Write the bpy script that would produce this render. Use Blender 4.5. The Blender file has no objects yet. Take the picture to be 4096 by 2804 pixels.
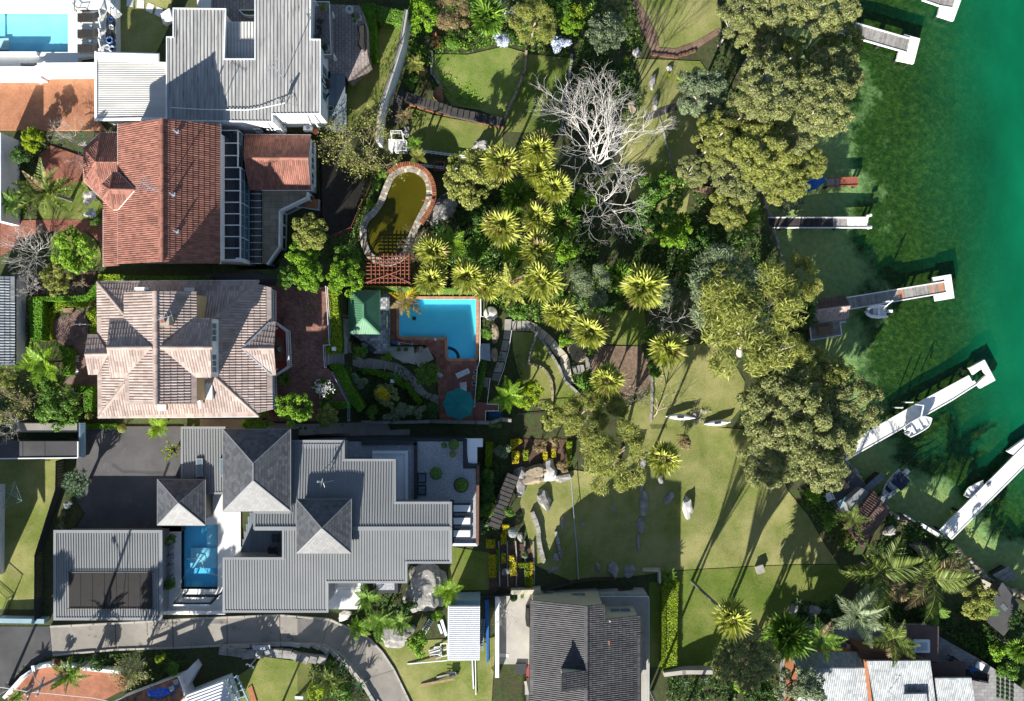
import bpy,bmesh,math,random
import numpy as np
from mathutils import Vector,Matrix,noise
from mathutils.geometry import tessellate_polygon
R=math.radians
sc=bpy.context.scene
COL=sc.collection
random.seed(7);rng=np.random.default_rng(7)

# camera, sky, sun, exposure
H,F,CX,CY=100.0,3151.0,2048.0,1402.0      # drone height (m), focal length and centre in photo pixels
cam=bpy.data.cameras.new('camera');cam.sensor_width=36.0;cam.lens=36.0*F/4096.0
cam.clip_start=1.0;cam.clip_end=3000.0
camo=bpy.data.objects.new('camera',cam);camo.location=(0,0,H);COL.objects.link(camo);sc.camera=camo

SUN_EL,SUN_AZ=25.5,203.8                       # low winter sun from the lower left of the picture
world=bpy.data.worlds.new('World');sc.world=world;world.use_nodes=True
wn=world.node_tree.nodes;bg=wn['Background']
sky=wn.new('ShaderNodeTexSky');sky.sky_type='NISHITA';sky.sun_disc=False
sky.sun_elevation=R(SUN_EL);sky.sun_rotation=R(SUN_AZ);sky.air_density=1.0;sky.dust_density=0.6
world.node_tree.links.new(sky.outputs[0],bg.inputs[0]);bg.inputs[1].default_value=0.06
sd=Vector((math.sin(R(SUN_AZ))*math.cos(R(SUN_EL)),math.cos(R(SUN_AZ))*math.cos(R(SUN_EL)),math.sin(R(SUN_EL))))
sun=bpy.data.lights.new('sun','SUN');sun.energy=5.0;sun.angle=R(0.5);sun.color=(1.0,0.95,0.86)
suno=bpy.data.objects.new('sun',sun);suno.rotation_euler=(-sd).to_track_quat('-Z','Y').to_euler();suno.location=sd*150
COL.objects.link(suno)
sc.view_settings.view_transform='Standard';sc.view_settings.look='None'
sc.view_settings.gamma=1.0;sc.view_settings.use_curve_mapping=False
sc.view_settings.exposure=1.32

# measuring helpers
def U(sx,sy,z=0.0):
 k=(H-z)/F
 return Vector(((sx-CX)*k,(CY-sy)*k,z))
def crop(ox,oy,s):return lambda x,y:(ox+x/s,oy+y/s)
a1=crop(0,0,2.767);a2=crop(800,0,2.767);a3=crop(0,520,2.767);a4=crop(800,520,2.767)
b1=crop(0,1060,2.2726);b2=crop(800,1060,2.2726);b3=crop(1240,1100,2.566);b4=crop(0,1720,2.093)
c1=crop(900,1680,1.989);c2=crop(0,2380,2.324);c3=crop(900,2300,2.1127);c4=crop(1900,2200,2.582)
d1=crop(2700,2200,1.6648);d2=crop(3100,1600,2.273);d3=crop(3100,900,2.273);d4=crop(2600,0,1.5535)
e1=crop(1500,0,1.9367);e2=crop(1400,560,1.316);e3=crop(1900,1040,1.316);e4=crop(1900,1680,1.0967)
s0=crop(0,0,1.0)
def pl(c,s):
 """'x,y x,y ...' in crop pixels -> photo pixels"""
 return [c(*map(float,t.split(','))) for t in s.split()]
def W(pts,z):return [U(x,y,z) for x,y in pts]
def pz(c,s):
 """'x,y,z ...' crop pixels + height -> world points"""
 o=[]
 for t in s.split():
  x,y,z=map(float,t.split(','));o.append(U(*c(x,y),z))
 return o

# materials
MATS={}
def newmat(name):
 m=bpy.data.materials.new(name);m.use_nodes=True;MATS[name]=m
 nt=m.node_tree;return m,nt.nodes,nt.links,nt.nodes['Principled BSDF']
def posn(n,l,scale=(1,1,1),rot=0.0):
 g=n.new('ShaderNodeNewGeometry');mp=n.new('ShaderNodeMapping')
 mp.inputs['Scale'].default_value=scale;mp.inputs['Rotation'].default_value=(0,0,rot)
 l.new(g.outputs['Position'],mp.inputs[0]);return mp.outputs[0]
def ramp(n,l,src,stops):
 r=n.new('ShaderNodeValToRGB');e=r.color_ramp.elements
 while len(e) < len(stops):e.new(0.5)
 for k,(p,c) in zip(e,stops):k.position=p;k.color=tuple(c)+(1,) if len(c) == 3 else c
 l.new(src,r.inputs[0]);return r.outputs[0]
def noise_n(n,l,vec,scale,detail=4.0,rough=0.55):
 t=n.new('ShaderNodeTexNoise');t.inputs['Scale'].default_value=scale
 t.inputs['Detail'].default_value=detail;t.inputs['Roughness'].default_value=rough
 l.new(vec,t.inputs['Vector']);return t.outputs['Fac']
def mixc(n,l,fac,a,b,mode='MIX'):
 m=n.new('ShaderNodeMix');m.data_type='RGBA';m.blend_type=mode
 for s,v in ((m.inputs[0],fac),(m.inputs[6],a),(m.inputs[7],b)):
  if hasattr(v,'links') or hasattr(v,'is_linked'):l.new(v,s)
  elif isinstance(v,(int,float)):s.default_value=v
  else:s.default_value=tuple(v)+(1,)
 return m.outputs[2]
def bump(n,l,b,h,strength,dist=0.05):
 k=n.new('ShaderNodeBump');k.inputs['Strength'].default_value=strength;k.inputs['Distance'].default_value=dist
 l.new(h,k.inputs['Height']);l.new(k.outputs[0],b.inputs['Normal'])
def rnd(n,l):
 """one random number per loose piece and per object"""
 g=n.new('ShaderNodeNewGeometry');o=n.new('ShaderNodeObjectInfo');a=n.new('ShaderNodeMath');a.operation='ADD'
 f=n.new('ShaderNodeMath');f.operation='FRACT'
 l.new(g.outputs['Random Per Island'],a.inputs[0]);l.new(o.outputs['Random'],a.inputs[1]);l.new(a.outputs[0],f.inputs[0])
 return f.outputs[0]
def M(name,c1,c2=None,scale=3.0,rough=0.8,b=0.15,bs=None,stretch=(1,1,1),spots=None,metal=0.0,piece=0.0,spec=0.3,lo=.35,hi=.65):
 """general weathered surface: two tones over noise, optional stain spots, per-piece variation, fine relief"""
 m,n,l,p=newmat(name)
 c2=c2 or tuple(x*0.8 for x in c1)
 v=posn(n,l,stretch)
 col=ramp(n,l,noise_n(n,l,v,scale,8.0,.62),[(lo,c1),(hi,c2)])
 if spots:
  f=ramp(n,l,noise_n(n,l,v,spots[1],5.0,.6),[(spots[2],(0,0,0)),(spots[2]+.08,(1,1,1))])
  col=mixc(n,l,f,col,spots[0])
 if piece:
  k=ramp(n,l,rnd(n,l),[(0,(1-piece,)*3),(.5,(1,1,1)),(1,(1+piece*.8,)*3)])
  col=mixc(n,l,1.0,col,k,'MULTIPLY')
 l.new(col,p.inputs['Base Color']);p.inputs['Roughness'].default_value=rough;p.inputs['Metallic'].default_value=metal
 p.inputs['Specular IOR Level'].default_value=spec
 if b:bump(n,l,p,noise_n(n,l,v,bs or scale*6,5.0),b)
 return m
def leafmat(name,dark,mid,light,trans=0.3,rough=0.5):
 m,n,l,p=newmat(name)
 col=ramp(n,l,rnd(n,l),[(0,dark),(.55,mid),(1,light)])
 v=posn(n,l)
 k=ramp(n,l,noise_n(n,l,v,0.9,3.0),[(.3,(.78,.78,.78)),(.7,(1.22,1.2,1.1))])
 col=mixc(n,l,1.0,col,k,'MULTIPLY')
 l.new(col,p.inputs['Base Color']);p.inputs['Roughness'].default_value=rough;p.inputs['Specular IOR Level'].default_value=0.25
 t=n.new('ShaderNodeBsdfTranslucent');l.new(col,t.inputs[0])
 x=n.new('ShaderNodeMixShader');x.inputs[0].default_value=trans
 l.new(p.outputs[0],x.inputs[1]);l.new(t.outputs[0],x.inputs[2])
 l.new(x.outputs[0],n['Material Output'].inputs[0]);return m
def brickmat(name,c1,c2,mortar,w,h,rot=0.0,msize=0.012,big=None,rough=.85,off=.5):
 m,n,l,p=newmat(name)
 v=posn(n,l,(1,1,1),rot)
 t=n.new('ShaderNodeTexBrick');l.new(v,t.inputs['Vector'])
 t.inputs['Color1'].default_value=tuple(c1)+(1,);t.inputs['Color2'].default_value=tuple(c2)+(1,)
 t.inputs['Mortar'].default_value=tuple(mortar)+(1,);t.inputs['Scale'].default_value=1.0
 t.inputs['Mortar Size'].default_value=msize;t.inputs['Brick Width'].default_value=w;t.inputs['Row Height'].default_value=h
 t.offset=off
 k=ramp(n,l,noise_n(n,l,v,0.55,6.0,.65),[(.3,(.72,.7,.7)),(.7,(1.2,1.2,1.2))])
 col=mixc(n,l,1.0,t.outputs[0],k,'MULTIPLY')
 l.new(col,p.inputs['Base Color']);p.inputs['Roughness'].default_value=rough;p.inputs['Specular IOR Level'].default_value=.2
 bump(n,l,p,noise_n(n,l,v,14.0),.15);return m
def grassmat(name,g1,g2,dry,dryness=.5):
 m,n,l,p=newmat(name)
 v=posn(n,l)
 a=noise_n(n,l,v,0.22,6.0,.65);b_=noise_n(n,l,v,5.0,6.0,.75);c_=noise_n(n,l,posn(n,l,(1.0,2.2,1),.5),9.0,3.0)
 base=ramp(n,l,b_,[(.3,g1),(.68,g2)])
 f=ramp(n,l,a,[(dryness-.14,(1,1,1)),(dryness+.14,(0,0,0))])
 mm=n.new('ShaderNodeMath');mm.operation='MULTIPLY';l.new(f,mm.inputs[0])
 l.new(ramp(n,l,c_,[(.25,(.35,)*3),(.6,(1,)*3)]),mm.inputs[1])
 col=mixc(n,l,mm.outputs[0],base,dry)
 l.new(col,p.inputs['Base Color']);p.inputs['Roughness'].default_value=.95;p.inputs['Specular IOR Level'].default_value=.05
 bump(n,l,p,noise_n(n,l,v,12.0,6.0,.8),.9,.12);return m

# buildings
M('white_paint',(.78,.78,.76),(.66,.67,.67),.7,.6,.04)
M('white_render',(.72,.73,.74),(.55,.57,.6),.5,.75,.08)
M('cream_render',(.48,.44,.33),(.4,.37,.28),.8,.8,.06)
M('sand_paint',(.5,.36,.2),(.42,.3,.17),.8,.8,.06)
M('beige_tile',(.55,.48,.36),(.3,.25,.17),.8,.7,.05,spots=((.08,.06,.04),1.1,.56))
M('terracotta_roof',(.26,.115,.085),(.185,.08,.06),.55,.75,.1,piece=.3,spots=((.5,.38,.33),9.0,.73))
M('pink_roof',(.38,.305,.275),(.275,.215,.19),.5,.75,.1,piece=.22,spots=((.2,.15,.12),5.0,.68))
M('dark_roof',(.07,.068,.072),(.045,.045,.05),.6,.6,.1,piece=.3)
M('rusty_roof',(.36,.15,.08),(.14,.1,.08),1.6,.8,.1,piece=.35)
M('slate_grey_roof',(.3,.32,.33),(.2,.22,.24),.7,.6,.1,piece=.25)
M('slate',(.085,.09,.1),(.065,.07,.08),.5,.5,.04,piece=.3,spec=.3)
M('brown_roof',(.12,.075,.065),(.09,.055,.05),.8,.7,.1,piece=.25)
M('weathered_roof',(.45,.445,.43),(.23,.23,.225),1.5,.75,.06,stretch=(1.6,.16,1),spots=((.12,.12,.12),2.0,.6))
M('weathered_rib',(.36,.36,.36),(.26,.26,.26),1.5,.7,.04,stretch=(1,.3,1))
M('pale_roof',(.62,.61,.58),(.5,.49,.47),1.0,.7,.04,stretch=(.2,1,1))
M('grey_metal',(.205,.215,.22),(.18,.19,.196),.3,.45,.02,piece=.06)
M('grey_trim',(.23,.24,.25),(.2,.21,.22),.5,.5,.02)
M('dark_metal',(.035,.04,.045),(.025,.03,.034),.6,.5,.03)
M('black_panel',(.012,.011,.011),(.018,.016,.015),.7,.55,.02)
M('green_metal',(.09,.23,.13),(.075,.19,.11),.5,.5,.03)
M('white_metal',(.7,.72,.75),(.62,.64,.68),.6,.45,.03)
M('blue_steel',(.25,.36,.42),(.2,.3,.36),.8,.5,.03)
M('galv',(.42,.45,.5),(.3,.33,.38),1.5,.4,.03,metal=.4)
M('brass_chrome',(.6,.6,.6),(.5,.5,.5),1.0,.25,0,metal=.9)
M('brown_brick',(.16,.085,.055),(.12,.06,.04),3.0,.85,.15)
M('orange_brick',(.36,.15,.07),(.28,.11,.05),3.0,.85,.15)
M('rust_steel',(.28,.095,.06),(.2,.065,.04),3.0,.7,.1)
M('red_paint',(.45,.02,.015),None,2.0,.5,.03)
M('red_floor',(.32,.055,.05),(.25,.045,.04),.8,.6,.04)
M('blue_plastic',(.015,.09,.3),(.02,.12,.4),3.0,.4,.2)
M('tarp',(.008,.07,.42),(.01,.11,.6),2.2,.35,.9,bs=2.6)
M('teal_canvas',(.004,.17,.17),(.004,.14,.145),.9,.7,.05)
M('black_fabric',(.022,.021,.02),(.035,.033,.031),3.0,.9,.1)
M('navy_fabric',(.02,.026,.06),None,3.0,.8,.1)
M('grey_fabric',(.2,.22,.24),(.13,.14,.16),2.0,.8,.1)
M('cushion_white',(.75,.75,.76),(.68,.68,.7),1.2,.8,.05)
M('plastic_white',(.74,.75,.76),None,3.0,.4,0)
M('pool_aqua',(.4,.7,.82),(.34,.64,.78),.8,.5,.02)
M('pool_blue',(.17,.74,.95),(.14,.7,.93),.6,.5,.02)
M('pool_deep',(.12,.55,.85),(.14,.6,.9),.6,.5,.02)
M('pond_bed',(.13,.12,.012),(.1,.095,.01),.5,.9,.05)
M('gold_yellow',(.6,.45,.02),None,2,.6,0)
M('tank_cream',(.62,.6,.52),(.52,.5,.42),1.0,.5,.03)
# stone, ground
M('concrete',(.29,.265,.235),(.2,.185,.165),.35,.9,.25,bs=18,spots=((.13,.12,.11),.8,.62))
M('concrete_pale',(.4,.38,.345),(.3,.285,.26),.5,.9,.2,bs=18)
M('asphalt',(.075,.075,.078),(.05,.05,.053),.3,.9,.25,bs=25)
M('driveway',(.1,.098,.1),(.068,.067,.07),.35,.85,.2,bs=20,spots=((.14,.13,.125),.5,.63))
M('sandstone',(.36,.29,.2),(.2,.165,.12),.9,.9,.5,bs=6,spots=((.1,.09,.075),2.2,.56))
M('rock',(.33,.32,.3),(.15,.145,.14),1.3,.95,.9,bs=5,spots=((.5,.49,.46),2.6,.6))
M('white_rock',(.6,.58,.54),(.4,.38,.35),1.3,.95,.6,bs=5)
M('rust_rock',(.3,.15,.07),(.18,.1,.06),1.3,.95,.6,bs=5)
M('gravel',(.42,.43,.45),(.2,.21,.23),8.0,.95,.8,bs=12)
M('soil',(.075,.06,.035),(.045,.04,.022),1.2,1.0,.6,bs=9,spots=((.045,.085,.018),3.2,.48))
M('mulch',(.13,.08,.055),(.06,.04,.03),4.0,1.0,.7,bs=11)
M('court_shade',(.03,.026,.022),(.018,.016,.014),3.0,1.0,.7,bs=9)  # near-black: shadow of the terracotta house put into the colour
M('leaf_litter',(.24,.17,.12),(.13,.09,.065),3.0,1.0,.7,bs=9)
M('white_paving',(.72,.71,.68),(.62,.61,.58),.6,.7,.04)
M('slate_step',(.06,.055,.052),(.035,.033,.032),1.5,.8,.2)
M('pale_stone_tile',(.4,.42,.45),(.3,.32,.34),1.0,.7,.06,piece=.5)
M('pool_tile',(.27,.115,.085),(.2,.085,.065),.5,.75,.06,piece=.28)
M('coping_tile',(.5,.24,.13),(.4,.18,.1),.8,.75,.05,piece=.2)
M('grout',(.16,.1,.085),None,2,.9,.1)
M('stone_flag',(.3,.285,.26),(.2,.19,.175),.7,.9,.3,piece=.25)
M('stone_flag_sun',(.52,.47,.38),(.38,.34,.27),.7,.9,.3,piece=.25)  # brighter, warmer copy of stone_flag with sunlight put into the colour
M('timber_grey',(.3,.285,.27),(.2,.19,.18),2.0,.85,.1,stretch=(1,1,1),piece=.25)
M('timber_white',(.78,.77,.74),(.68,.67,.65),2.0,.8,.1,piece=.08)
M('timber_brown',(.3,.2,.12),(.2,.135,.085),2.0,.8,.15,piece=.25)
M('timber_red',(.42,.22,.14),(.33,.17,.11),2.0,.8,.1,piece=.2)
M('timber_dark',(.05,.045,.04),(.035,.03,.028),2.0,.85,.15,piece=.25)
M('deck_blue',(.17,.2,.23),(.14,.17,.2),1.0,.7,.05,piece=.12)
M('bark_pale',(.5,.46,.4),(.3,.27,.23),3.0,.9,.4)
M('bark_white',(.56,.54,.51),(.42,.4,.37),3.0,.9,.3)
M('bark_brown',(.12,.085,.06),(.07,.05,.038),3.0,.95,.5)
M('bark_tan',(.36,.3,.21),(.24,.19,.13),3.0,.9,.4)
M('palm_trunk',(.2,.185,.165),(.12,.11,.1),4.0,.95,.4)
M('terracotta_pot',(.34,.12,.06),None,3,.8,.05)
M('pot_white',(.6,.61,.62),None,3,.5,0)
M('pot_dark',(.06,.055,.055),None,3,.6,0)
M('porch_brick',(.19,.125,.11),(.13,.09,.085),1.5,.85,.1,piece=.25)
brickmat('orange_paving',(.42,.19,.1),(.34,.145,.075),(.24,.13,.085),.23,.115,R(45),.012)
brickmat('red_paving',(.3,.115,.075),(.21,.085,.06),(.13,.07,.055),.3,.15,R(28),.012)
brickmat('terrace_paving',(.3,.15,.11),(.16,.085,.075),(.14,.08,.065),.36,.18,R(30),.01)
brickmat('porch_paving',(.19,.125,.11),(.13,.09,.085),(.2,.15,.13),.4,.2,0,.02)
brickmat('court_paving',(.36,.15,.09),(.29,.12,.07),(.2,.1,.06),.3,.15,R(40),.01)
brickmat('house_paver',(.32,.27,.25),(.25,.215,.2),(.14,.12,.115),.62,.36,R(90),.03)
brickmat('brown_paver',(.24,.155,.115),(.18,.12,.09),(.12,.085,.065),.55,.28,R(33),.012)
brickmat('patio_stone',(.3,.29,.29),(.22,.22,.225),(.15,.145,.14),.8,.45,0,.02)
brickmat('balcony_tile',(.38,.33,.25),(.3,.25,.18),(.2,.16,.11),.7,.7,0,.02,off=0)
# lawns
grassmat('lawn_dry',(.115,.155,.03),(.21,.245,.065),(.36,.33,.145),.5)
grassmat('lawn_mid',(.09,.14,.022),(.175,.225,.05),(.3,.28,.11),.45)
grassmat('lawn_green',(.075,.125,.02),(.15,.205,.04),(.27,.26,.09),.42)
grassmat('lawn_lush',(.07,.15,.015),(.16,.25,.04),(.3,.31,.11),.5)
# foliage
leafmat('leaf_gum',(.15,.18,.065),(.29,.325,.125),(.48,.5,.22),.48)
leafmat('leaf_gum_grey',(.12,.165,.095),(.22,.29,.16),(.38,.44,.27),.42)
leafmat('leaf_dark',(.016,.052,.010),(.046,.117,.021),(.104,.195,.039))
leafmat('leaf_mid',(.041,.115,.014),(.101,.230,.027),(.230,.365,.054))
leafmat('leaf_bright',(.075,.188,.010),(.163,.325,.018),(.312,.475,.037))
leafmat('leaf_lime',(.130,.210,.004),(.240,.350,.008),(.360,.440,.015))
leafmat('leaf_yellow',(.360,.320,.006),(.550,.470,.008),(.680,.560,.020))
leafmat('leaf_olive',(.16,.19,.04),(.31,.35,.08),(.5,.51,.17),.48)
leafmat('leaf_brown',(.160,.120,.060),(.260,.200,.100),(.360,.290,.150))
leafmat('leaf_silver',(.200,.240,.240),(.340,.390,.400),(.500,.550,.600))
leafmat('leaf_hedge',(.057,.172,.007),(.109,.276,.011),(.184,.380,.023))
leafmat('leaf_palm',(.2,.25,.03),(.38,.42,.07),(.62,.62,.2),.3)
leafmat('leaf_palm_green',(.056,.136,.016),(.128,.256,.029),(.272,.400,.056),.25)
leafmat('leaf_palm_gold',(.300,.260,.015),(.480,.400,.020),(.580,.470,.040),.25)
leafmat('leaf_feather',(.06,.1,.02),(.13,.185,.035),(.26,.31,.08),.3)
leafmat('leaf_fern',(.088,.200,.013),(.200,.362,.025),(.362,.500,.044),.3)
leafmat('leaf_agave',(.050,.100,.050),(.090,.160,.090),(.160,.240,.140),.15)
leafmat('leaf_copper',(.100,.030,.020),(.200,.070,.040),(.300,.140,.080),.2)
leafmat('petal_white',(.600,.550,.600),(.750,.720,.750),(.750,.750,.750),.2)
leafmat('petal_blue',(.350,.420,.620),(.500,.570,.720),(.650,.700,.750),.2)
leafmat('petal_red',(.500,.020,.020),(.700,.050,.050),(.750,.200,.150),.2)
leafmat('dry_twig',(.250,.220,.170),(.400,.370,.310),(.550,.520,.470),.05,.9)
# glass and water
def glassmat(name,tint,rough=.05,mix=.35):
 m,n,l,p=newmat(name)
 p.inputs['Base Color'].default_value=tuple(tint)+(1,);p.inputs['Roughness'].default_value=rough
 p.inputs['Specular IOR Level'].default_value=.6
 t=n.new('ShaderNodeBsdfTransparent');x=n.new('ShaderNodeMixShader');x.inputs[0].default_value=mix
 l.new(p.outputs[0],x.inputs[1]);l.new(t.outputs[0],x.inputs[2]);l.new(x.outputs[0],n['Material Output'].inputs[0]);return m
glassmat('glass_dark',(.02,.024,.03),.06,.45)
glassmat('glass_clear',(.3,.4,.45),.05,.75)
glassmat('glass_blue',(.12,.2,.26),.08,.4)
glassmat('glass_white',(.75,.77,.8),.3,.15)
glassmat('poly_roof',(.09,.1,.085),.3,.3)
def watermat(name,tint,body,fac,attr=None,stops=None,wave=4.0,wstr=.12):
 m,n,l,p=newmat(name);n.remove(p)
 tr=n.new('ShaderNodeBsdfTransparent');tr.inputs[0].default_value=tuple(tint)+(1,)
 df=n.new('ShaderNodeBsdfDiffuse')
 v=posn(n,l)
 l.new(ramp(n,l,noise_n(n,l,posn(n,l,(1,.55,1),.5),.09,4.0),[(.32,tuple(x*.62 for x in body)),(.68,tuple(x*1.3 for x in body))]),df.inputs[0])
 x=n.new('ShaderNodeMixShader')
 if attr:
  a=n.new('ShaderNodeAttribute');a.attribute_name=attr
  l.new(ramp(n,l,a.outputs['Fac'],stops),x.inputs[0])
 else:x.inputs[0].default_value=fac
 l.new(tr.outputs[0],x.inputs[1]);l.new(df.outputs[0],x.inputs[2])
 gl=n.new('ShaderNodeBsdfGlossy');gl.inputs['Roughness'].default_value=.08
 bp=n.new('ShaderNodeBump');bp.inputs['Strength'].default_value=wstr;bp.inputs['Distance'].default_value=.3
 l.new(noise_n(n,l,v,wave,4.0),bp.inputs['Height']);l.new(bp.outputs[0],gl.inputs['Normal'])
 lw=n.new('ShaderNodeLayerWeight');l.new(bp.outputs[0],lw.inputs['Normal'])
 pw=n.new('ShaderNodeMath');pw.operation='POWER';l.new(lw.outputs['Facing'],pw.inputs[0]);pw.inputs[1].default_value=5.0
 fr=n.new('ShaderNodeMath');fr.operation='MULTIPLY_ADD';l.new(pw.outputs[0],fr.inputs[0]);fr.inputs[1].default_value=.95;fr.inputs[2].default_value=.02
 y=n.new('ShaderNodeMixShader');l.new(fr.outputs[0],y.inputs[0]);l.new(x.outputs[0],y.inputs[1]);l.new(gl.outputs[0],y.inputs[2])
 l.new(y.outputs[0],n['Material Output'].inputs[0]);return m
watermat('sea_water',(.68,.85,.68),(.002,.115,.05),.5,'depth',[(0,(.0,)*3),(.4,(.08,)*3),(.55,(.28,)*3),(.98,(.93,)*3)])
watermat('pool_water',(.78,.96,.99),(.1,.5,.65),.06,wave=7.0,wstr=.2)
watermat('pond_water',(.72,.7,.2),(.095,.085,.005),.6,wave=2.0,wstr=.05)
# seabed: sand close in, weed and sea-grass further out ('depth' holds metres of depth / 5)
def seabedmat():
 m,n,l,p=newmat('seabed')
 v=posn(n,l);a=n.new('ShaderNodeAttribute');a.attribute_name='depth'
 w=noise_n(n,l,v,.16,6.0,.7)
 ad=n.new('ShaderNodeMath');ad.operation='MULTIPLY_ADD';l.new(w,ad.inputs[0]);ad.inputs[1].default_value=.36;l.new(a.outputs['Fac'],ad.inputs[2])
 fine=noise_n(n,l,posn(n,l,(1,1,1),.5),1.6,7.0,.75)
 sand=ramp(n,l,fine,[(.3,(.42,.34,.16)),(.7,(.68,.58,.32))])
 pale=ramp(n,l,fine,[(.3,(.3,.34,.17)),(.7,(.5,.54,.32))])
 weed=ramp(n,l,fine,[(.36,(.018,.036,.007)),(.52,(.05,.078,.015)),(.68,(.115,.15,.035))])
 f1=ramp(n,l,ad.outputs[0],[(.38,(0,)*3),(.46,(1,)*3)])
 f2=ramp(n,l,ad.outputs[0],[(.46,(0,)*3),(.52,(1,)*3)])
 col=mixc(n,l,f2,mixc(n,l,f1,sand,pale),weed)
 vo=n.new('ShaderNodeTexVoronoi');vo.feature='DISTANCE_TO_EDGE';vo.inputs['Scale'].default_value=2.6
 l.new(col,p.inputs['Base Color']);p.inputs['Roughness'].default_value=1.0;p.inputs['Specular IOR Level'].default_value=0
 bump(n,l,p,fine,.8,.3);n.remove(vo)
seabedmat()
mt=MATS
# object helpers
WM={}
def link(o,parent=None,mat=None,wm=None):
 COL.objects.link(o)
 wm=wm if wm is not None else Matrix.Identity(4)
 WM[o.name]=wm
 if parent is not None:
  o.parent=parent;o.matrix_parent_inverse=WM[parent.name].inverted()
 o.matrix_basis=wm
 return o
def tag(o,label=None,cat=None,group=None,kind=None):
 if label:o['label']=label
 if cat:o['category']=cat
 if group:o['group']=group
 if kind:o['kind']=kind
 return o
def thing(name,label,cat,loc=(0,0,0),group=None):
 o=bpy.data.objects.new(name,None);o.empty_display_size=.3
 link(o,None,None,Matrix.Translation(Vector(loc)))
 return tag(o,label,cat,group)
def mesh_obj(name,me,mat,parent=None,wm=None,label=None):
 o=bpy.data.objects.new(name,me)
 if mat and not me.materials:me.materials.append(MATS[mat])
 link(o,parent,mat,wm)
 if label:o['label']=label
 return o
class MB:
 def __init__(s):s.v=[];s.f=[]
 def add(s,vs,fs):
  k=len(s.v);s.v += [tuple(v) for v in vs];s.f += [tuple(i+k for i in f) for f in fs];return s
 def box(s,m):
  c=[m @ Vector((x,y,z)) for z in (-.5,.5) for y in (-.5,.5) for x in (-.5,.5)]
  return s.add(c,[(0,2,3,1),(4,5,7,6),(0,1,5,4),(2,6,7,3),(0,4,6,2),(1,3,7,5)])
 def bx(s,x0,y0,z0,x1,y1,z1):
  return s.box(Matrix.Translation(((x0+x1)/2,(y0+y1)/2,(z0+z1)/2)) @ Matrix.Diagonal((x1-x0,y1-y0,z1-z0,1)))
 def bar(s,p,q,w,h):return s.box(barm(p,q,w,h))
 def prism(s,pts,z0,z1,holes=()):
  """pts: world points; z0/z1 numbers, top z1 may be None to keep each point's own z"""
  loops=[pts]+list(holes)
  tri=tessellate_polygon([[Vector((p[0],p[1],0)) for p in L] for L in loops])
  flat=[p for L in loops for p in L];n=len(flat)
  top=[(p[0],p[1],p[2] if z1 is None else z1) for p in flat];bot=[(p[0],p[1],z0) for p in flat]
  fs=[]
  for t in tri:
   a,b,c=(Vector(top[i][:2]) for i in t)
   cr=(b-a).x*(c-a).y-(b-a).y*(c-a).x
   t=t if cr > 0 else t[::-1]
   fs.append(tuple(t));fs.append(tuple(i+n for i in t[::-1]))
  k=0
  for L in loops:
   m=len(L);ar=sum(L[i][0]*L[(i+1) % m][1]-L[(i+1) % m][0]*L[i][1] for i in range(m))
   hole=L is not pts
   for i in range(m):
    a,b=k+i,k+(i+1) % m
    q=(a+n,b+n,b,a)
    if (ar > 0) == hole:q=q[::-1]
    fs.append(q)
   k += m
  return s.add(top+bot,fs)
 def tube(s,pts,rad,n=6,cap=True):
  pts=[Vector(p) for p in pts];rings=[];base=len(s.v);ref=None
  for i,p in enumerate(pts):
   d=(pts[min(i+1,len(pts)-1)]-pts[max(i-1,0)]).normalized()
   if ref is None or abs(ref.dot(d)) > .95:ref=Vector((1,0,0)) if abs(d.x) < .8 else Vector((0,1,0))
   u=d.cross(ref).normalized();w=d.cross(u);ref=-w.cross(d) if False else ref
   r=rad[i] if isinstance(rad,(list,tuple)) else rad
   for k in range(n):
    a=2*math.pi*k/n;s.v.append(tuple(p+u*(r*math.cos(a))+w*(r*math.sin(a))))
  for i in range(len(pts)-1):
   for k in range(n):
    a=base+i*n+k;b=base+i*n+(k+1) % n
    s.f.append((a,b,b+n,a+n))
  if cap:
   s.f.append(tuple(base+k for k in range(n))[::-1]);s.f.append(tuple(base+(len(pts)-1)*n+k for k in range(n)))
  return s
 def ring(s,c,r0,z0,r1,z1,n=20):
  b=len(s.v)
  for r,z in ((r0,z0),(r1,z1)):
   for k in range(n):
    a=2*math.pi*k/n;s.v.append((c[0]+r*math.cos(a),c[1]+r*math.sin(a),z))
  for k in range(n):
   s.f.append((b+k,b+(k+1) % n,b+n+(k+1) % n,b+n+k))
  return s
 def lathe(s,c,prof,n=20):
  b=len(s.v);m=len(prof)
  for r,z in prof:
   for k in range(n):
    a=2*math.pi*k/n;s.v.append((c[0]+r*math.cos(a),c[1]+r*math.sin(a),c[2]+z))
  for i in range(m-1):
   for k in range(n):
    s.f.append((b+i*n+k,b+i*n+(k+1) % n,b+(i+1)*n+(k+1) % n,b+(i+1)*n+k))
  s.f.append(tuple(b+k for k in range(n))[::-1]);s.f.append(tuple(b+(m-1)*n+k for k in range(n)))
  return s
 def mesh(s,name):
  me=bpy.data.meshes.new(name);me.from_pydata(s.v,[],s.f);me.update();return me
 def obj(s,name,mat,parent=None,label=None,smooth=False):
  me=s.mesh(name)
  if smooth:me.polygons.foreach_set('use_smooth',[True]*len(me.polygons))
  return mesh_obj(name,me,mat,parent,None,label)
def barm(p,q,w,h,up=Vector((0,0,1))):
 p,q=Vector(p),Vector(q);d=q-p;L=d.length;x=d.normalized()
 if abs(x.dot(up)) > .98:up=Vector((0,1,0))
 y=up.cross(x).normalized();z=x.cross(y)
 m=Matrix((x,y,z)).transposed().to_4x4() @ Matrix.Diagonal((L,w,h,1))
 m.translation=(p+q)/2;return m
UB={}
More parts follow.
